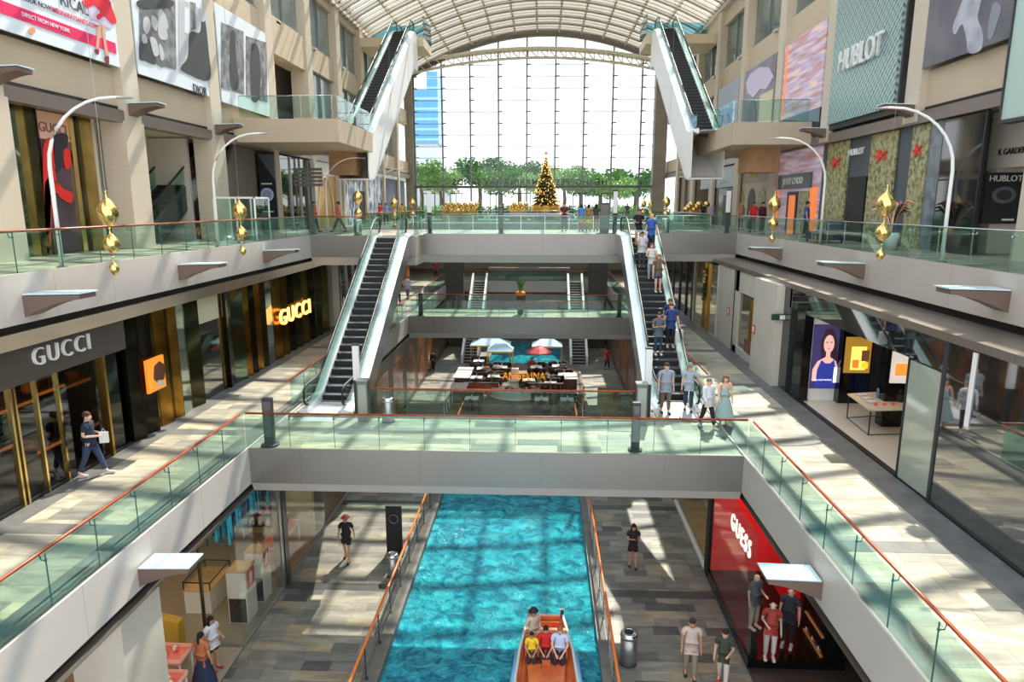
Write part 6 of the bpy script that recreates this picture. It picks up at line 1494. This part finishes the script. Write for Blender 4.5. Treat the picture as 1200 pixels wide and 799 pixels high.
def person(label, loc, face=0., h=1.72, pose='stand', arms=('down', 'down'), skin='light', hair=(40, 28, 24), hlen='short', top=(90, 90, 96), sleeve='short', bottom='trousers', bcol=(50, 54, 66), shoes=(40, 38, 38), build=1., stride=.0, hat=None, cat='person', nm='person', group=None):
    s = h / 1.72
    t = bpy.data.objects.new(nm, None); C.objects.link(t); t.location = loc; t.rotation_euler = (0, 0, face)
    tag(t, label, cat, group)
    V = lambda x, y, z: Vector((x, y, z)) * s
    sit = pose == 'sit'
    zp = .46 if sit else .93; dz = zp - .93
    if pose == 'lean': lean = .18
    else: lean = .03 if sit else 0.
    J = {}
    J['pelvis'] = V(0, .0, zp); J['waist'] = V(0, -lean * .3, 1.08 + dz); J['chest'] = V(0, -lean * .7, 1.29 + dz); J['neck0'] = V(0, -lean, 1.44 + dz)
    J['neck'] = V(0, -.01 - lean, 1.50 + dz); J['jaw'] = V(0, -.035 - lean * 1.2, 1.555 + dz); J['head'] = V(0, -.02 - lean * 1.2, 1.62 + dz); J['crown'] = V(0, -.01 - lean * 1.2, 1.69 + dz)
    J['nose'] = V(0, -.115 - lean * 1.2, 1.60 + dz)
    for sd, q in ((-1, 'L'), (1, 'R')):
        st = stride * sd
        J['hip' + q] = V(.095 * sd, 0, .90 + dz)
        if sit:
            J['knee' + q] = V(.11 * sd, -.42, .47); J['ank' + q] = V(.11 * sd, -.46, .09); J['toe' + q] = V(.12 * sd, -.60, .04)
        else:
            J['knee' + q] = V(.10 * sd, -st * .5 - .02, .49); J['ank' + q] = V(.10 * sd, -st + (.03 if st < 0 else 0), .085 + (.03 if st < 0 else 0)); J['toe' + q] = V(.12 * sd, -st - .15, .035)
        J['sh' + q] = V(.19 * sd * build, -lean, 1.41 + dz)
        a = arms[0 if sd < 0 else 1]
        E, Wr = {'down': ((.235, .02, 1.13), (.25, -.05, .88)), 'swingf': ((.235, -.06, 1.14), (.25, -.24, .96)), 'swingb': ((.235, .12, 1.15), (.26, .16, .90)),
                 'bent': ((.24, .04, 1.14), (.14, -.24, 1.12)), 'cross': ((.25, -.04, 1.13), (-.02, -.2, 1.19)), 'phone': ((.21, -.06, 1.16), (.07, -.27, 1.24)),
                 'up': ((.24, -.16, 1.30), (.12, -.28, 1.52)), 'carry': ((.26, .0, 1.12), (.31, -.08, .86)), 'out': ((.36, -.02, 1.22), (.50, -.12, 1.06)), 'lap': ((.24, -.08, 1.14), (.10, -.34, 1.02)), 'hip': ((.36, .06, 1.18), (.17, -.02, 1.0)), 'rail': ((.25, -.1, 1.18), (.22, -.36, 1.1))}[a]
        J['el' + q] = V(E[0] * sd, E[1] - lean, E[2] + dz); J['wr' + q] = V(Wr[0] * sd, Wr[1] - lean, Wr[2] + dz)
    names = list(J); idx = {n: i for i, n in enumerate(names)}
    R = {'pelvis': (.135, .105), 'waist': (.118, .092), 'chest': (.145, .105), 'neck0': .075, 'neck': .052, 'jaw': .062, 'head': (.078, .092), 'crown': .062, 'nose': .012}
    for q in 'LR': R.update({'hip' + q: .092, 'knee' + q: .055, 'ank' + q: .038, 'toe' + q: .032, 'sh' + q: .055, 'el' + q: .038, 'wr' + q: .024})
    edges = [('pelvis', 'waist'), ('waist', 'chest'), ('chest', 'neck0'), ('neck0', 'neck'), ('neck', 'jaw'), ('jaw', 'head'), ('head', 'crown'), ('jaw', 'nose')]
    for q in 'LR': edges += [('pelvis', 'hip' + q), ('hip' + q, 'knee' + q), ('knee' + q, 'ank' + q), ('ank' + q, 'toe' + q), ('neck0', 'sh' + q), ('sh' + q, 'el' + q), ('el' + q, 'wr' + q)]
    pts = [J[n] for n in names]; rr = [R[n] for n in names]; ed = [(idx[a], idx[b]) for a, b in edges]
    # hands: palm with four fingers and a thumb
    for sd, q in ((-1, 'L'), (1, 'R')):
        w = J['wr' + q]; d = (w - J['el' + q]).normalized(); sidev = Vector((0, 1, 0)) if abs(d.y) < .8 else Vector((1, 0, 0))
        sidev = (sidev - d * sidev.dot(d)).normalized(); cu = d.cross(sidev)
        p = len(pts); pts.append(w + d * .05 * s); rr.append(.026); ed.append((idx['wr' + q], p))
        p2 = len(pts); pts.append(w + d * .085 * s); rr.append(.026); ed.append((p, p2))
        for k in range(4):
            f1 = w + d * (.115 + .006 * (1 - abs(k - 1.4))) * s + sidev * (.021 - .014 * k) * s; f2 = f1 + d * (.042 + .006 * (1.5 - abs(k - 1.5))) * s + cu * .012 * s * -sd
            a = len(pts); pts.append(f1); rr.append(.0085); ed.append((p2, a)); pts.append(f2); rr.append(.0065); ed.append((a, a + 1))
        a = len(pts); pts.append(w + d * .06 * s + sidev * .04 * s); rr.append(.010); ed.append((p, a)); pts.append(w + d * .09 * s + sidev * .05 * s); rr.append(.008); ed.append((a, a + 1))
    fat = 1.1 if skin != 'plastic' else 1.
    rr = [(r[0] * s * fat, r[1] * s * fat) if isinstance(r, tuple) else r * s * (fat if r > .02 else 1.) for r in rr]
    skinned('body', pts, ed, rr, 0, SKIN[skin], t)
    def part(nmx, ns, es, rad, m, root=0):
        ix = {n: i for i, n in enumerate(ns)}
        P = []
        for n in ns:
            if isinstance(n, tuple): a, b, f = n; P.append(J[a].lerp(J[b], f))
            else: P.append(J[n])
        skinned(nmx, P, [(ns.index(a), ns.index(b)) for a, b in es], [(r[0] * s * 1.1, r[1] * s * 1.1) if isinstance(r, tuple) else r * s * 1.12 for r in rad], root, m, t)
    g = .016
    # upper garment
    if sleeve:
        J['hem'] = J['pelvis'] - Vector((0, 0, .07 * s))
        ns = ['pelvis', 'waist', 'chest', 'neck0', 'hem']; es = [('pelvis', 'waist'), ('waist', 'chest'), ('chest', 'neck0'), ('pelvis', 'hem')]; rad = [(.155 * build, .13), (.142 * build, .12), (.16 * build, .125), .078, (.15 * build, .128)]
        if sleeve == 'none': ns.remove('neck0'); es.remove(('chest', 'neck0')); rad.pop(3); J['bust'] = J['chest'] + Vector((0, -.01, .07 * s)); ns.append('bust'); es.append(('chest', 'bust')); rad.append((.13, .11))
        for q in ('LR' if sleeve != 'none' else ''):
            ns.append('sh' + q); rad.append(.055 + g + .004); es.append(('neck0', 'sh' + q))
            if sleeve == 'short': e = ('sh' + q, 'el' + q, .62); ns.append(e); rad.append(.062); es.append(('sh' + q, e))
            elif sleeve == 'long':
                ns.append('el' + q); rad.append(.052); es.append(('sh' + q, 'el' + q)); e = ('el' + q, 'wr' + q, .92); ns.append(e); rad.append(.036); es.append(('el' + q, e))
        part('dress' if bottom == 'dress' else 'shirt', ns, es, rad, pmat(top))
    # lower garment
    if bottom in ('trousers', 'shorts'):
        ns = [('pelvis', 'waist', .55), 'pelvis']; es = [(ns[0], 'pelvis')]; rad = [(.135, .112), (.148, .122)]
        for q in 'LR':
            ns.append('hip' + q); rad.append(.108); es.append(('pelvis', 'hip' + q))
            if bottom == 'trousers':
                ns.append('knee' + q); rad.append(.07); es.append(('hip' + q, 'knee' + q)); e = ('knee' + q, 'ank' + q, .9); ns.append(e); rad.append(.056); es.append(('knee' + q, e))
            else:
                e = ('hip' + q, 'knee' + q, .72); ns.append(e); rad.append(.092); es.append(('hip' + q, e))
        part(bottom, ns, es, rad, pmat(bcol), 1)
    elif bottom in ('skirt', 'dress', 'longskirt'):
        z0, z1 = (1.06 + dz) * s, {'skirt': .56, 'dress': .32, 'longskirt': .22}[bottom] * s
        if sit: z1 = .36 * s
        vs = []; fs = []; nn = 20
        for i in range(6):
            u = i / 5; r = (.125 + (.07 + .16 * (bottom != 'skirt')) * u ** .8) * s
            for k in range(nn):
                a = 2 * pi * k / nn; w = 1 + .07 * u * sin(6 * a); vs.append((r * w * cos(a), r * w * sin(a) * .85 - .01, z0 + (z1 - z0) * u))
        for i in range(5):
            for k in range(nn): fs.append((i * nn + k, i * nn + (k + 1) % nn, (i + 1) * nn + (k + 1) % nn, (i + 1) * nn + k))
        o = MB().add(vs, fs + [tuple(range(nn))]).build('skirt', pmat(bcol if bottom != 'dress' else top), None, smooth=True); o.parent = t
    # shoes
    for q in 'LR':
        a, b = J['ank' + q], J['toe' + q]; c = (a + b) / 2
        o = MB().cbox((c.x, c.y - .005, min(a.z, b.z) * .5 + .025 * s), (.085 * s, .25 * s, .07 * s)).build('shoe', pmat(shoes), None, bevel=.02 * s); o.parent = t
    # hair, eyes and mouth
    hd = J['head']
    if hair:
        mb = MB(); mb.ball((hd.x, hd.y + .022 * s, hd.z + .035 * s), (.092 * s, .105 * s, .1 * s), 12, 8)
        if hlen == 'long':
            mb.add([], []); c = (hd.x, hd.y + .075 * s, hd.z - .12 * s); mb.ball(c, (.095 * s, .05 * s, .2 * s), 10, 7)
            for sx in (-1, 1): mb.ball((hd.x + sx * .085 * s, hd.y + .01 * s, hd.z - .1 * s), (.034 * s, .05 * s, .17 * s), 8, 6)
        elif hlen == 'tail': mb.ball((hd.x, hd.y + .13 * s, hd.z - .06 * s), (.035 * s, .04 * s, .14 * s), 8, 6)
        elif hlen == 'medium': mb.ball((hd.x, hd.y + .05 * s, hd.z - .05 * s), (.098 * s, .075 * s, .1 * s), 10, 6)
        # join touching lobes into one surface
        o = mb.build('hair', pmat(hair), None, smooth=True); C.objects.unlink(o)
        rm = o.modifiers.new('r', 'REMESH'); rm.mode = 'VOXEL'; rm.voxel_size = .014 * s
        nm_ = ev_mesh(o); o.modifiers.clear(); o.data = nm_; C.objects.link(o); o.parent = t
        for p in nm_.polygons: p.use_smooth = True
    for sx in (-1, 1):
        o = MB().ball((hd.x + sx * .032 * s, hd.y - .088 * s, hd.z + .0 * s), .011 * s, 6, 4).build('eye', pmat((30, 24, 22)), None); o.parent = t
        o = MB().ball((hd.x + sx * .083 * s, hd.y + .005, hd.z - .01 * s), (.014 * s, .022 * s, .032 * s), 6, 5).build('ear', SKIN[skin], None); o.parent = t
    o = MB().cbox((hd.x, hd.y - .092 * s, hd.z - .055 * s), (.045 * s, .012 * s, .01 * s)).build('mouth', pmat((160, 80, 76)), None); o.parent = t
    if hat:
        o = MB().lathe([(.16 * s, 0), (.155 * s, .015 * s), (.1 * s, .02 * s), (.095 * s, .09 * s), (.05 * s, .12 * s)], (hd.x, hd.y + .01, hd.z + .055 * s), 16).build('hat', pmat(hat), None, smooth=True); o.parent = t
    return t, J
def held(label, nm, t, J, q, mk, cat):
    """a thing carried in a hand stays a thing of its own"""
    M = Matrix.Translation(t.location) @ Matrix.Rotation(t.rotation_euler.z, 4, 'Z')
    p = M @ J['wr' + q]; return mk(p)
def bag(label, p, m, w=.3, h=.36, d=.12, rz=0.):
    t = thing('shopping_bag', label, 'bag', (p.x, p.y, p.z - .12))
    MB().cbox((p.x, p.y, p.z - .16 - h / 2), (w, d, h), rz).build('bag_body', m, t, bevel=.01)
    MB().tube([(p.x - w * .25 * cos(rz), p.y - w * .25 * sin(rz), p.z - .16), (p.x, p.y, p.z - .06), (p.x + w * .25 * cos(rz), p.y + w * .25 * sin(rz), p.z - .16)], .008, 5).build('handle', m, t)
def wrist(t, J, q):
    return Matrix.Translation(t.location) @ Matrix.Rotation(t.rotation_euler.z, 4, 'Z') @ J['wr' + q]
def F(px, py, z): x, y = fl(px, py, z); return (x, y, z)
def handset(label, t, J, q):
    p = wrist(t, J, q); o = MB().cbox((0, 0, 0), (.075, .012, .15)).build('phone', black, None, bevel=.004); o.location = (p.x, p.y - .09, p.z + .05); o.rotation_euler = (radians(-35), 0, 0); tag(o, label, 'phone')

# canal level
person('man in black T-shirt, black shorts and a cap walking up the left canal bank', F(407, 656, .0), .05, 1.74, arms=('swingf', 'swingb'), skin='tan', top=(30, 30, 32), bottom='shorts', bcol=(34, 34, 38), stride=.2, hat=(150, 70, 60))
t, J = person('long haired woman in dark top and black shorts looking at a phone, right canal bank', F(741, 664, .0), .0, 1.66, arms=('phone', 'phone'), skin='tan', hair=(26, 18, 18), hlen='long', top=(44, 34, 38), bottom='shorts', bcol=(24, 24, 28), stride=.08)
handset('black phone held up by the woman on the right canal bank', t, J, 'R')
person('bearded man in pale pink shirt and khaki trousers on the right canal bank', F(808, 793, .0), -.1, 1.78, arms=('down', 'down'), skin='tan', hair=(54, 38, 30), top=(206, 182, 170), sleeve='short', bcol=(150, 132, 116), build=1.1, stride=.12)
t, J = person('woman in dark leafy blouse, cream trousers and red shoes beside the bearded man', F(846, 802, .0), -.35, 1.66, arms=('down', 'bent'), skin='light', hair=(52, 30, 26), hlen='medium', top=(62, 70, 56), sleeve='short', bcol=(218, 200, 184), shoes=(210, 60, 44), stride=.2)
person('ponytailed woman in rust top and navy skirt at the salmon table in the gift shop', (-9.05, 15.95, .03), 2.9, 1.66, arms=('down', 'bent'), skin='tan', hair=(24, 18, 18), hlen='tail', top=(178, 104, 66), sleeve='short', bottom='longskirt', bcol=(34, 44, 70))
person('long haired woman in white top and black shorts shopping behind the rust top', (-9.15, 16.7, .03), 1.2, 1.64, arms=('down', 'bent'), skin='tan', hair=(18, 14, 16), hlen='long', top=(216, 216, 220), bottom='shorts', bcol=(28, 28, 34), shoes=(170, 60, 80))
person('cleaner in black uniform walking on the far left promenade', F(508, 436, .0), -.2, 1.68, arms=('down', 'bent'), skin='light', hair=(24, 20, 20), hlen='tail', top=(28, 30, 32), sleeve='long', bcol=(26, 28, 30), stride=.15)
x, y = fl(502, 438, 0)
t = thing('wet_floor_sign', 'yellow folding wet floor sign beside the cleaner', 'sign', (x - .35, y, 0))
for q in (-1, 1): MB().hexa([(x - .55, y + q * .22, 0), (x - .15, y + q * .22, 0), (x - .15, y + q * .2, 0), (x - .55, y + q * .2, 0)], [(x - .45, y + q * .02, .62), (x - .25, y + q * .02, .62), (x - .25, y, .62), (x - .45, y, .62)]).build('panel', mat('safety yellow', (240, 200, 40), .5), t)
person('person in red top and black trousers walking on the far right promenade', (5.2, F(722, 433, .0)[1], 0), .3, 1.7, arms=('swingf', 'down'), skin='tan', top=(190, 40, 44), bcol=(28, 28, 30), stride=.15)
# restaurant guests
for k, (x, y, rz, lb, tc_) in enumerate(((2.35, 41.3, .4, 'guest in brown sitting at the front right white table', (92, 70, 60)), (-.75, 50.7, 0, 'guest in red sitting under the red umbrella', (190, 40, 44)), (1.55, 49.7, pi, 'guest in grey sitting at the rear right table', (120, 120, 124)), (-3.35, 49.1, pi, 'guest in white sitting rear left of centre', (220, 220, 220)), (-4.05, 48.6, pi, 'guest in tan sitting at the rear left table', (190, 150, 110)))):
    person(lb, (x, y, ZD + .02), rz, 1.7, pose='sit', arms=('lap', 'lap'), top=tc_, bcol=(44, 44, 50), skin='tan', group=None)
# boat passengers
zb = -.12
person('boatman in cream jacket and black hat standing at the stern of the boat', (-.2, 18.55, zb - .05), .5, 1.6, pose='sit', arms=('bent', 'bent'), skin='tan', top=(206, 188, 164), sleeve='long', bcol=(196, 184, 164), hat=(32, 30, 32))
person('child in yellow top sitting at the left of the boat bench', (-.22, 17.72, zb - .04), 0, 1.3, pose='sit', arms=('lap', 'lap'), hair=(26, 20, 20), top=(246, 204, 44), bcol=(40, 44, 60), skin='tan')
person('person in red top sitting in the middle of the boat bench', (.18, 17.85, zb - .14), 0, 1.6, pose='sit', arms=('lap', 'lap'), hair=(26, 20, 20), top=(206, 34, 38), bcol=(36, 40, 56), skin='tan')
person('passenger in pale blue T-shirt sitting at the right of the boat bench', (.6, 17.8, zb - .14), -.1, 1.65, pose='sit', arms=('lap', 'lap'), hair=(150, 92, 62), top=(196, 210, 234), bcol=(36, 40, 56), build=1.1)

# mannequins in the black framed window
def P0(px, py): x, y = fl(px, py, .28); return (x, y, .28)
for lb, px, py, h, tc_, b_, bc, rz, ar in (('mannequin in grey jacket, farthest left in the red window', 882, 735, 1.8, (88, 96, 108), 'trousers', (196, 184, 170), .5, ('down', 'bent')), ('mannequin in red patterned top and cream trousers, front of the red window', 901, 771, 1.78, (176, 66, 54), 'trousers', (222, 204, 196), -.2, ('bent', 'down')),
                                 ('mannequin in dark navy shirt, right of the red window', 922, 757, 1.86, (52, 60, 74), 'trousers', (36, 38, 44), -.5, ('down', 'down'))):
    person(lb, P0(px, py), rz, h, arms=ar, skin='plastic', hair=None, top=tc_, bottom=b_, bcol=bc, shoes=(216, 200, 190), sleeve='short', cat='mannequin', nm='mannequin')

# first floor
t, J = person('man in navy T-shirt and jeans walking past the dark shop with a white bag', (-12.1, 16.9, L1), 1.75, 1.78, arms=('bent', 'bent'), skin='light', hair=(70, 48, 38), top=(30, 42, 66), bcol=(52, 66, 96), shoes=(200, 190, 190), stride=.28)
p = wrist(t, J, 'R'); bag('white shopping bag held by the man in navy by the dark shop', Vector((p.x + .1, p.y - .05, p.z + .2)), white, .22, .3, .1, .3)
person('grey shirted man with brown trousers at the foot of the right escalator', F(779, 484, L1), .05, 1.8, arms=('down', 'down'), skin='light', hair=(66, 50, 44), top=(150, 160, 172), bcol=(116, 100, 90), build=1.15, stride=.08)
person('person in grey cap, grey shirt and jeans beside the brown trousered man', F(806, 481, L1), -.2, 1.68, arms=('down', 'out'), skin='light', hair=(110, 104, 100), top=(168, 176, 188), bcol=(44, 56, 78), stride=.12, hat=(132, 136, 132))
person('young man in white shirt and black trousers walking on the near bridge', F(828, 501, L1), .5, 1.66, arms=('swingf', 'down'), skin='light', hair=(120, 112, 104), top=(222, 220, 226), sleeve='long', bcol=(30, 30, 36), shoes=(230, 230, 230), stride=.25)
t, J = person('long haired woman in pleated grey green dress at the right end of the near bridge', F(847, 498, L1), .1, 1.7, arms=('swingf', 'down'), skin='light', hair=(120, 84, 62), hlen='long', top=(158, 178, 174), sleeve='none', bottom='dress', bcol=(158, 178, 174), shoes=(190, 150, 120))
# on the right escalator: heights follow the slope
def ez(y):
    return L1 + max(0, (y - 25.0)) * tan(radians(30)) if y < 34.7 else L2
def ride(lb, px, py, **k):
    # step whose survey bearing matches
    best = None
    for i in range(24):
        y = 25.2 + i * .4; z = ez(y); d = _ray(px, py); kk = y / d.y; e = abs(_h + d.z * kk - z)
        if best is None or e < best[0]: best = (e, d.x * kk, y, z)
    _, x, y, z = best
    x = min(max(x, 4.5), 5.2)
    return person(lb, (x, y - .15, z + .0), **k)
ride('man with crossed arms in grey T-shirt and jeans coming down the escalator', 770, 414, face=.1, arms=('cross', 'cross'), skin='tan', hair=(60, 44, 36), top=(96, 104, 112), bcol=(50, 66, 84), shoes=(220, 220, 220), build=1.1)
t, J = ride('man in blue polo shirt and black trousers holding a white bag on the escalator', 786, 408, face=-.05, h=1.8, arms=('down', 'carry'), skin='light', hair=(90, 60, 44), top=(38, 66, 120), bcol=(24, 26, 34), shoes=(190, 180, 170), build=1.05)
p = wrist(t, J, 'R'); bag('white carrier bag hanging from the blue shirted man on the escalator', p, white, .3, .5, .14, .2)
ride('person in dark blue top standing behind the blue polo shirt on the escalator', 788, 398, face=.0, h=1.7, skin='tan', hair=(110, 66, 50), top=(40, 52, 92), bcol=(30, 32, 44))
ride('woman in brown top and blue shorts with long hair on the escalator', 770, 342, face=.1, h=1.68, arms=('down', 'hip'), skin='light', hair=(150, 96, 70), hlen='long', top=(112, 92, 78), bottom='shorts', bcol=(58, 84, 134), shoes=(226, 210, 200))
ride('woman in white blouse beside the brown topped woman on the escalator', 762, 328, face=-.1, h=1.66, arms=('bent', 'down'), skin='light', hair=(140, 80, 66), hlen='long', top=(216, 212, 206), bcol=(150, 160, 176))
ride('person in loose white T-shirt leaning on the escalator rail', 751, 314, face=.2, h=1.68, arms=('rail', 'down'), skin='tan', hair=(50, 40, 36), top=(206, 204, 206), bcol=(70, 74, 84), build=1.15)
ride('man in black polo shirt and white shorts near the top of the escalator', 747, 290, face=.1, h=1.78, arms=('bent', 'bent'), skin='tan', hair=(80, 50, 42), top=(24, 28, 38), bottom='shorts', bcol=(222, 216, 212), shoes=(40, 40, 40))
ride('blond man in bright blue T-shirt near the top of the escalator', 762, 293, face=-.1, h=1.78, arms=('down', 'down'), skin='light', hair=(222, 190, 120), top=(56, 96, 176), bcol=(34, 46, 70))
# far along the first floor, left
person('person in striped black and white top far along the left walkway', F(467, 357, L1), .2, 1.7, arms=('down', 'bent'), skin='tan', top=(130, 130, 130), bcol=(40, 40, 40), stride=.1)
person('person in lavender top beside the striped one far along the left walkway', F(478, 350, L1), -.2, 1.72, skin='light', top=(180, 170, 206), bcol=(110, 110, 140), stride=.15)
person('distant person in red beyond the lavender top on the left walkway', F(511, 326, L1), 0, 1.7, skin='tan', top=(176, 60, 50), bcol=(50, 50, 60))
# upper level
person('person in orange T-shirt walking behind the slatted direction sign', F(369, 272, L2), 1.3, 1.75, arms=('swingf', 'swingb'), skin='tan', hair=(60, 40, 34), top=(232, 88, 52), bcol=(60, 62, 60), stride=.2)
person('person in coral shirt striding along the upper left gallery with a bag', F(398, 272, L2), -1.4, 1.75, arms=('bent', 'swingb'), skin='tan', hair=(40, 30, 28), top=(228, 122, 112), bcol=(50, 60, 54), stride=.35)
person('woman in dark red vest and grey trousers at the upper bridge rear rail', F(661, 271, L2), 0, 1.7, arms=('bent', 'bent'), skin='light', hair=(80, 50, 40), top=(90, 36, 48), bcol=(104, 110, 112), sleeve='short')
person('person seen from behind in bright blue top and tan skirt on the upper bridge', F(681, 271, L2), pi, 1.62, skin='tan', hair=(22, 18, 18), hlen='medium', top=(64, 134, 196), bottom='skirt', bcol=(196, 164, 90))
person('person seen from behind in yellow skirt beside the bright blue top', F(689.5, 271, L2), pi, 1.6, skin='tan', hair=(30, 20, 18), top=(150, 120, 70), bottom='skirt', bcol=(240, 204, 50), hlen='medium')
person('long haired person in charcoal top, right of the yellow skirt', F(698, 271, L2), pi, 1.62, skin='tan', hair=(20, 16, 16), hlen='long', top=(56, 60, 62), bottom='skirt', bcol=(150, 130, 80))
person('blonde person in rose top on the upper right gallery before the arched shop', (12.5, 44.5, L2), .3, 1.68, skin='light', hair=(226, 190, 140), hlen='medium', top=(206, 150, 140), bcol=(90, 90, 100))
person('person in bright red top before the arched shop, upper right gallery', (12.3, 41.2, L2), -.4, 1.72, skin='tan', hair=(120, 60, 50), top=(214, 36, 44), bcol=(70, 70, 80))
person('person in dark wine jacket before the orange shop, upper right gallery', (12.0, 38.6, L2), .5, 1.72, skin='tan', hair=(30, 22, 22), top=(78, 26, 40), sleeve='long', bcol=(40, 36, 44))
person('person in royal blue T-shirt in front of the left tropical window', (12.9, 34.6, L2), 1.2, 1.74, skin='tan', hair=(36, 30, 30), top=(40, 84, 160), bcol=(60, 60, 70), stride=.1)
person('grey haired person in lilac top walking on the far upper right gallery', (12.2, 51.0, L2), .4, 1.7, skin='light', hair=(210, 206, 206), top=(190, 176, 214), bcol=(110, 110, 120))
person('distant person in dark clothes by the far upper right gallery shops', (12.6, 55.5, L2), .4, 1.7, skin='tan', hair=(30, 24, 24), top=(50, 60, 64), bcol=(50, 50, 60))
for k, (x, y, tc_, lb) in enumerate(((-12.8, 54, (210, 60, 50), 'in red'), (-13.0, 57, (120, 160, 210), 'in light blue'), (-12.9, 60, (226, 214, 200), 'in cream'), (-13.1, 64, (230, 180, 60), 'in yellow'), (-10.5, 74, (190, 120, 130), 'in rose, by the left glass doors'), (-4.3, 75, (90, 96, 110), 'in slate, at the middle doors'), (-2.5, 76, (140, 140, 150), 'in grey, near the doors'), (9, 75, (70, 80, 120), 'in blue, at the right doors'))):
    person('distant visitor %s on the far upper level' % lb, (x, y, L2), k * .9, 1.7, top=tc_, bcol=(70, 74, 86), skin='tan', stride=.1)
# flowers by the dark glass shop
t = thing('flower_arrangement', 'large salmon feathered plant arrangement before the black tinted glass shop', 'plant', (12.6, 25.6, L2))
x, y = 12.6, 25.6
MB().lathe([(.2, 0), (.3, .5), (.26, .6)], (x, y, L2), 14).build('pot', white, t, smooth=True)
for k in range(30):
    a = k * 2.4; l = .55 + .4 * random.random(); e = .35 + .65 * (k % 5) / 4
    MB().tube([(x, y, L2 + .6), (x + .2 * e * cos(a), y + .2 * e * sin(a), L2 + .8 + l * .5), (x + .5 * e * cos(a), y + .5 * e * sin(a), L2 + .85 + l * .95), (x + .85 * e * cos(a), y + .8 * e * sin(a), L2 + .8 + l * .9)], [.015, .03, .05, .01], 4).build('plume', (mat('salmon plume', (214, 120, 96), .7), mat('cream plume', (226, 206, 186), .7), olive)[k % 3], t)
t = thing('bench', 'navy upholstered bench on the upper right gallery near the tropical windows', 'bench', (12.1, 30.3, L2))
MB().box(11.6, 12.7, 29.6, 31.2, L2 + .12, L2 + .45).build('seat', mat('navy upholstery', (36, 44, 66), .6), t, bevel=.05); MB().box(12.5, 12.7, 29.6, 31.2, L2 + .45, L2 + .95).build('backrest', MATS['navy upholstery'], t, bevel=.04)
for a in (11.7, 12.6):
    for b in (29.7, 31.1): MB().box(a - .03, a + .03, b - .03, b + .03, L2, L2 + .12).build('leg', black, t)

bpy.data.scenes.remove(TS)
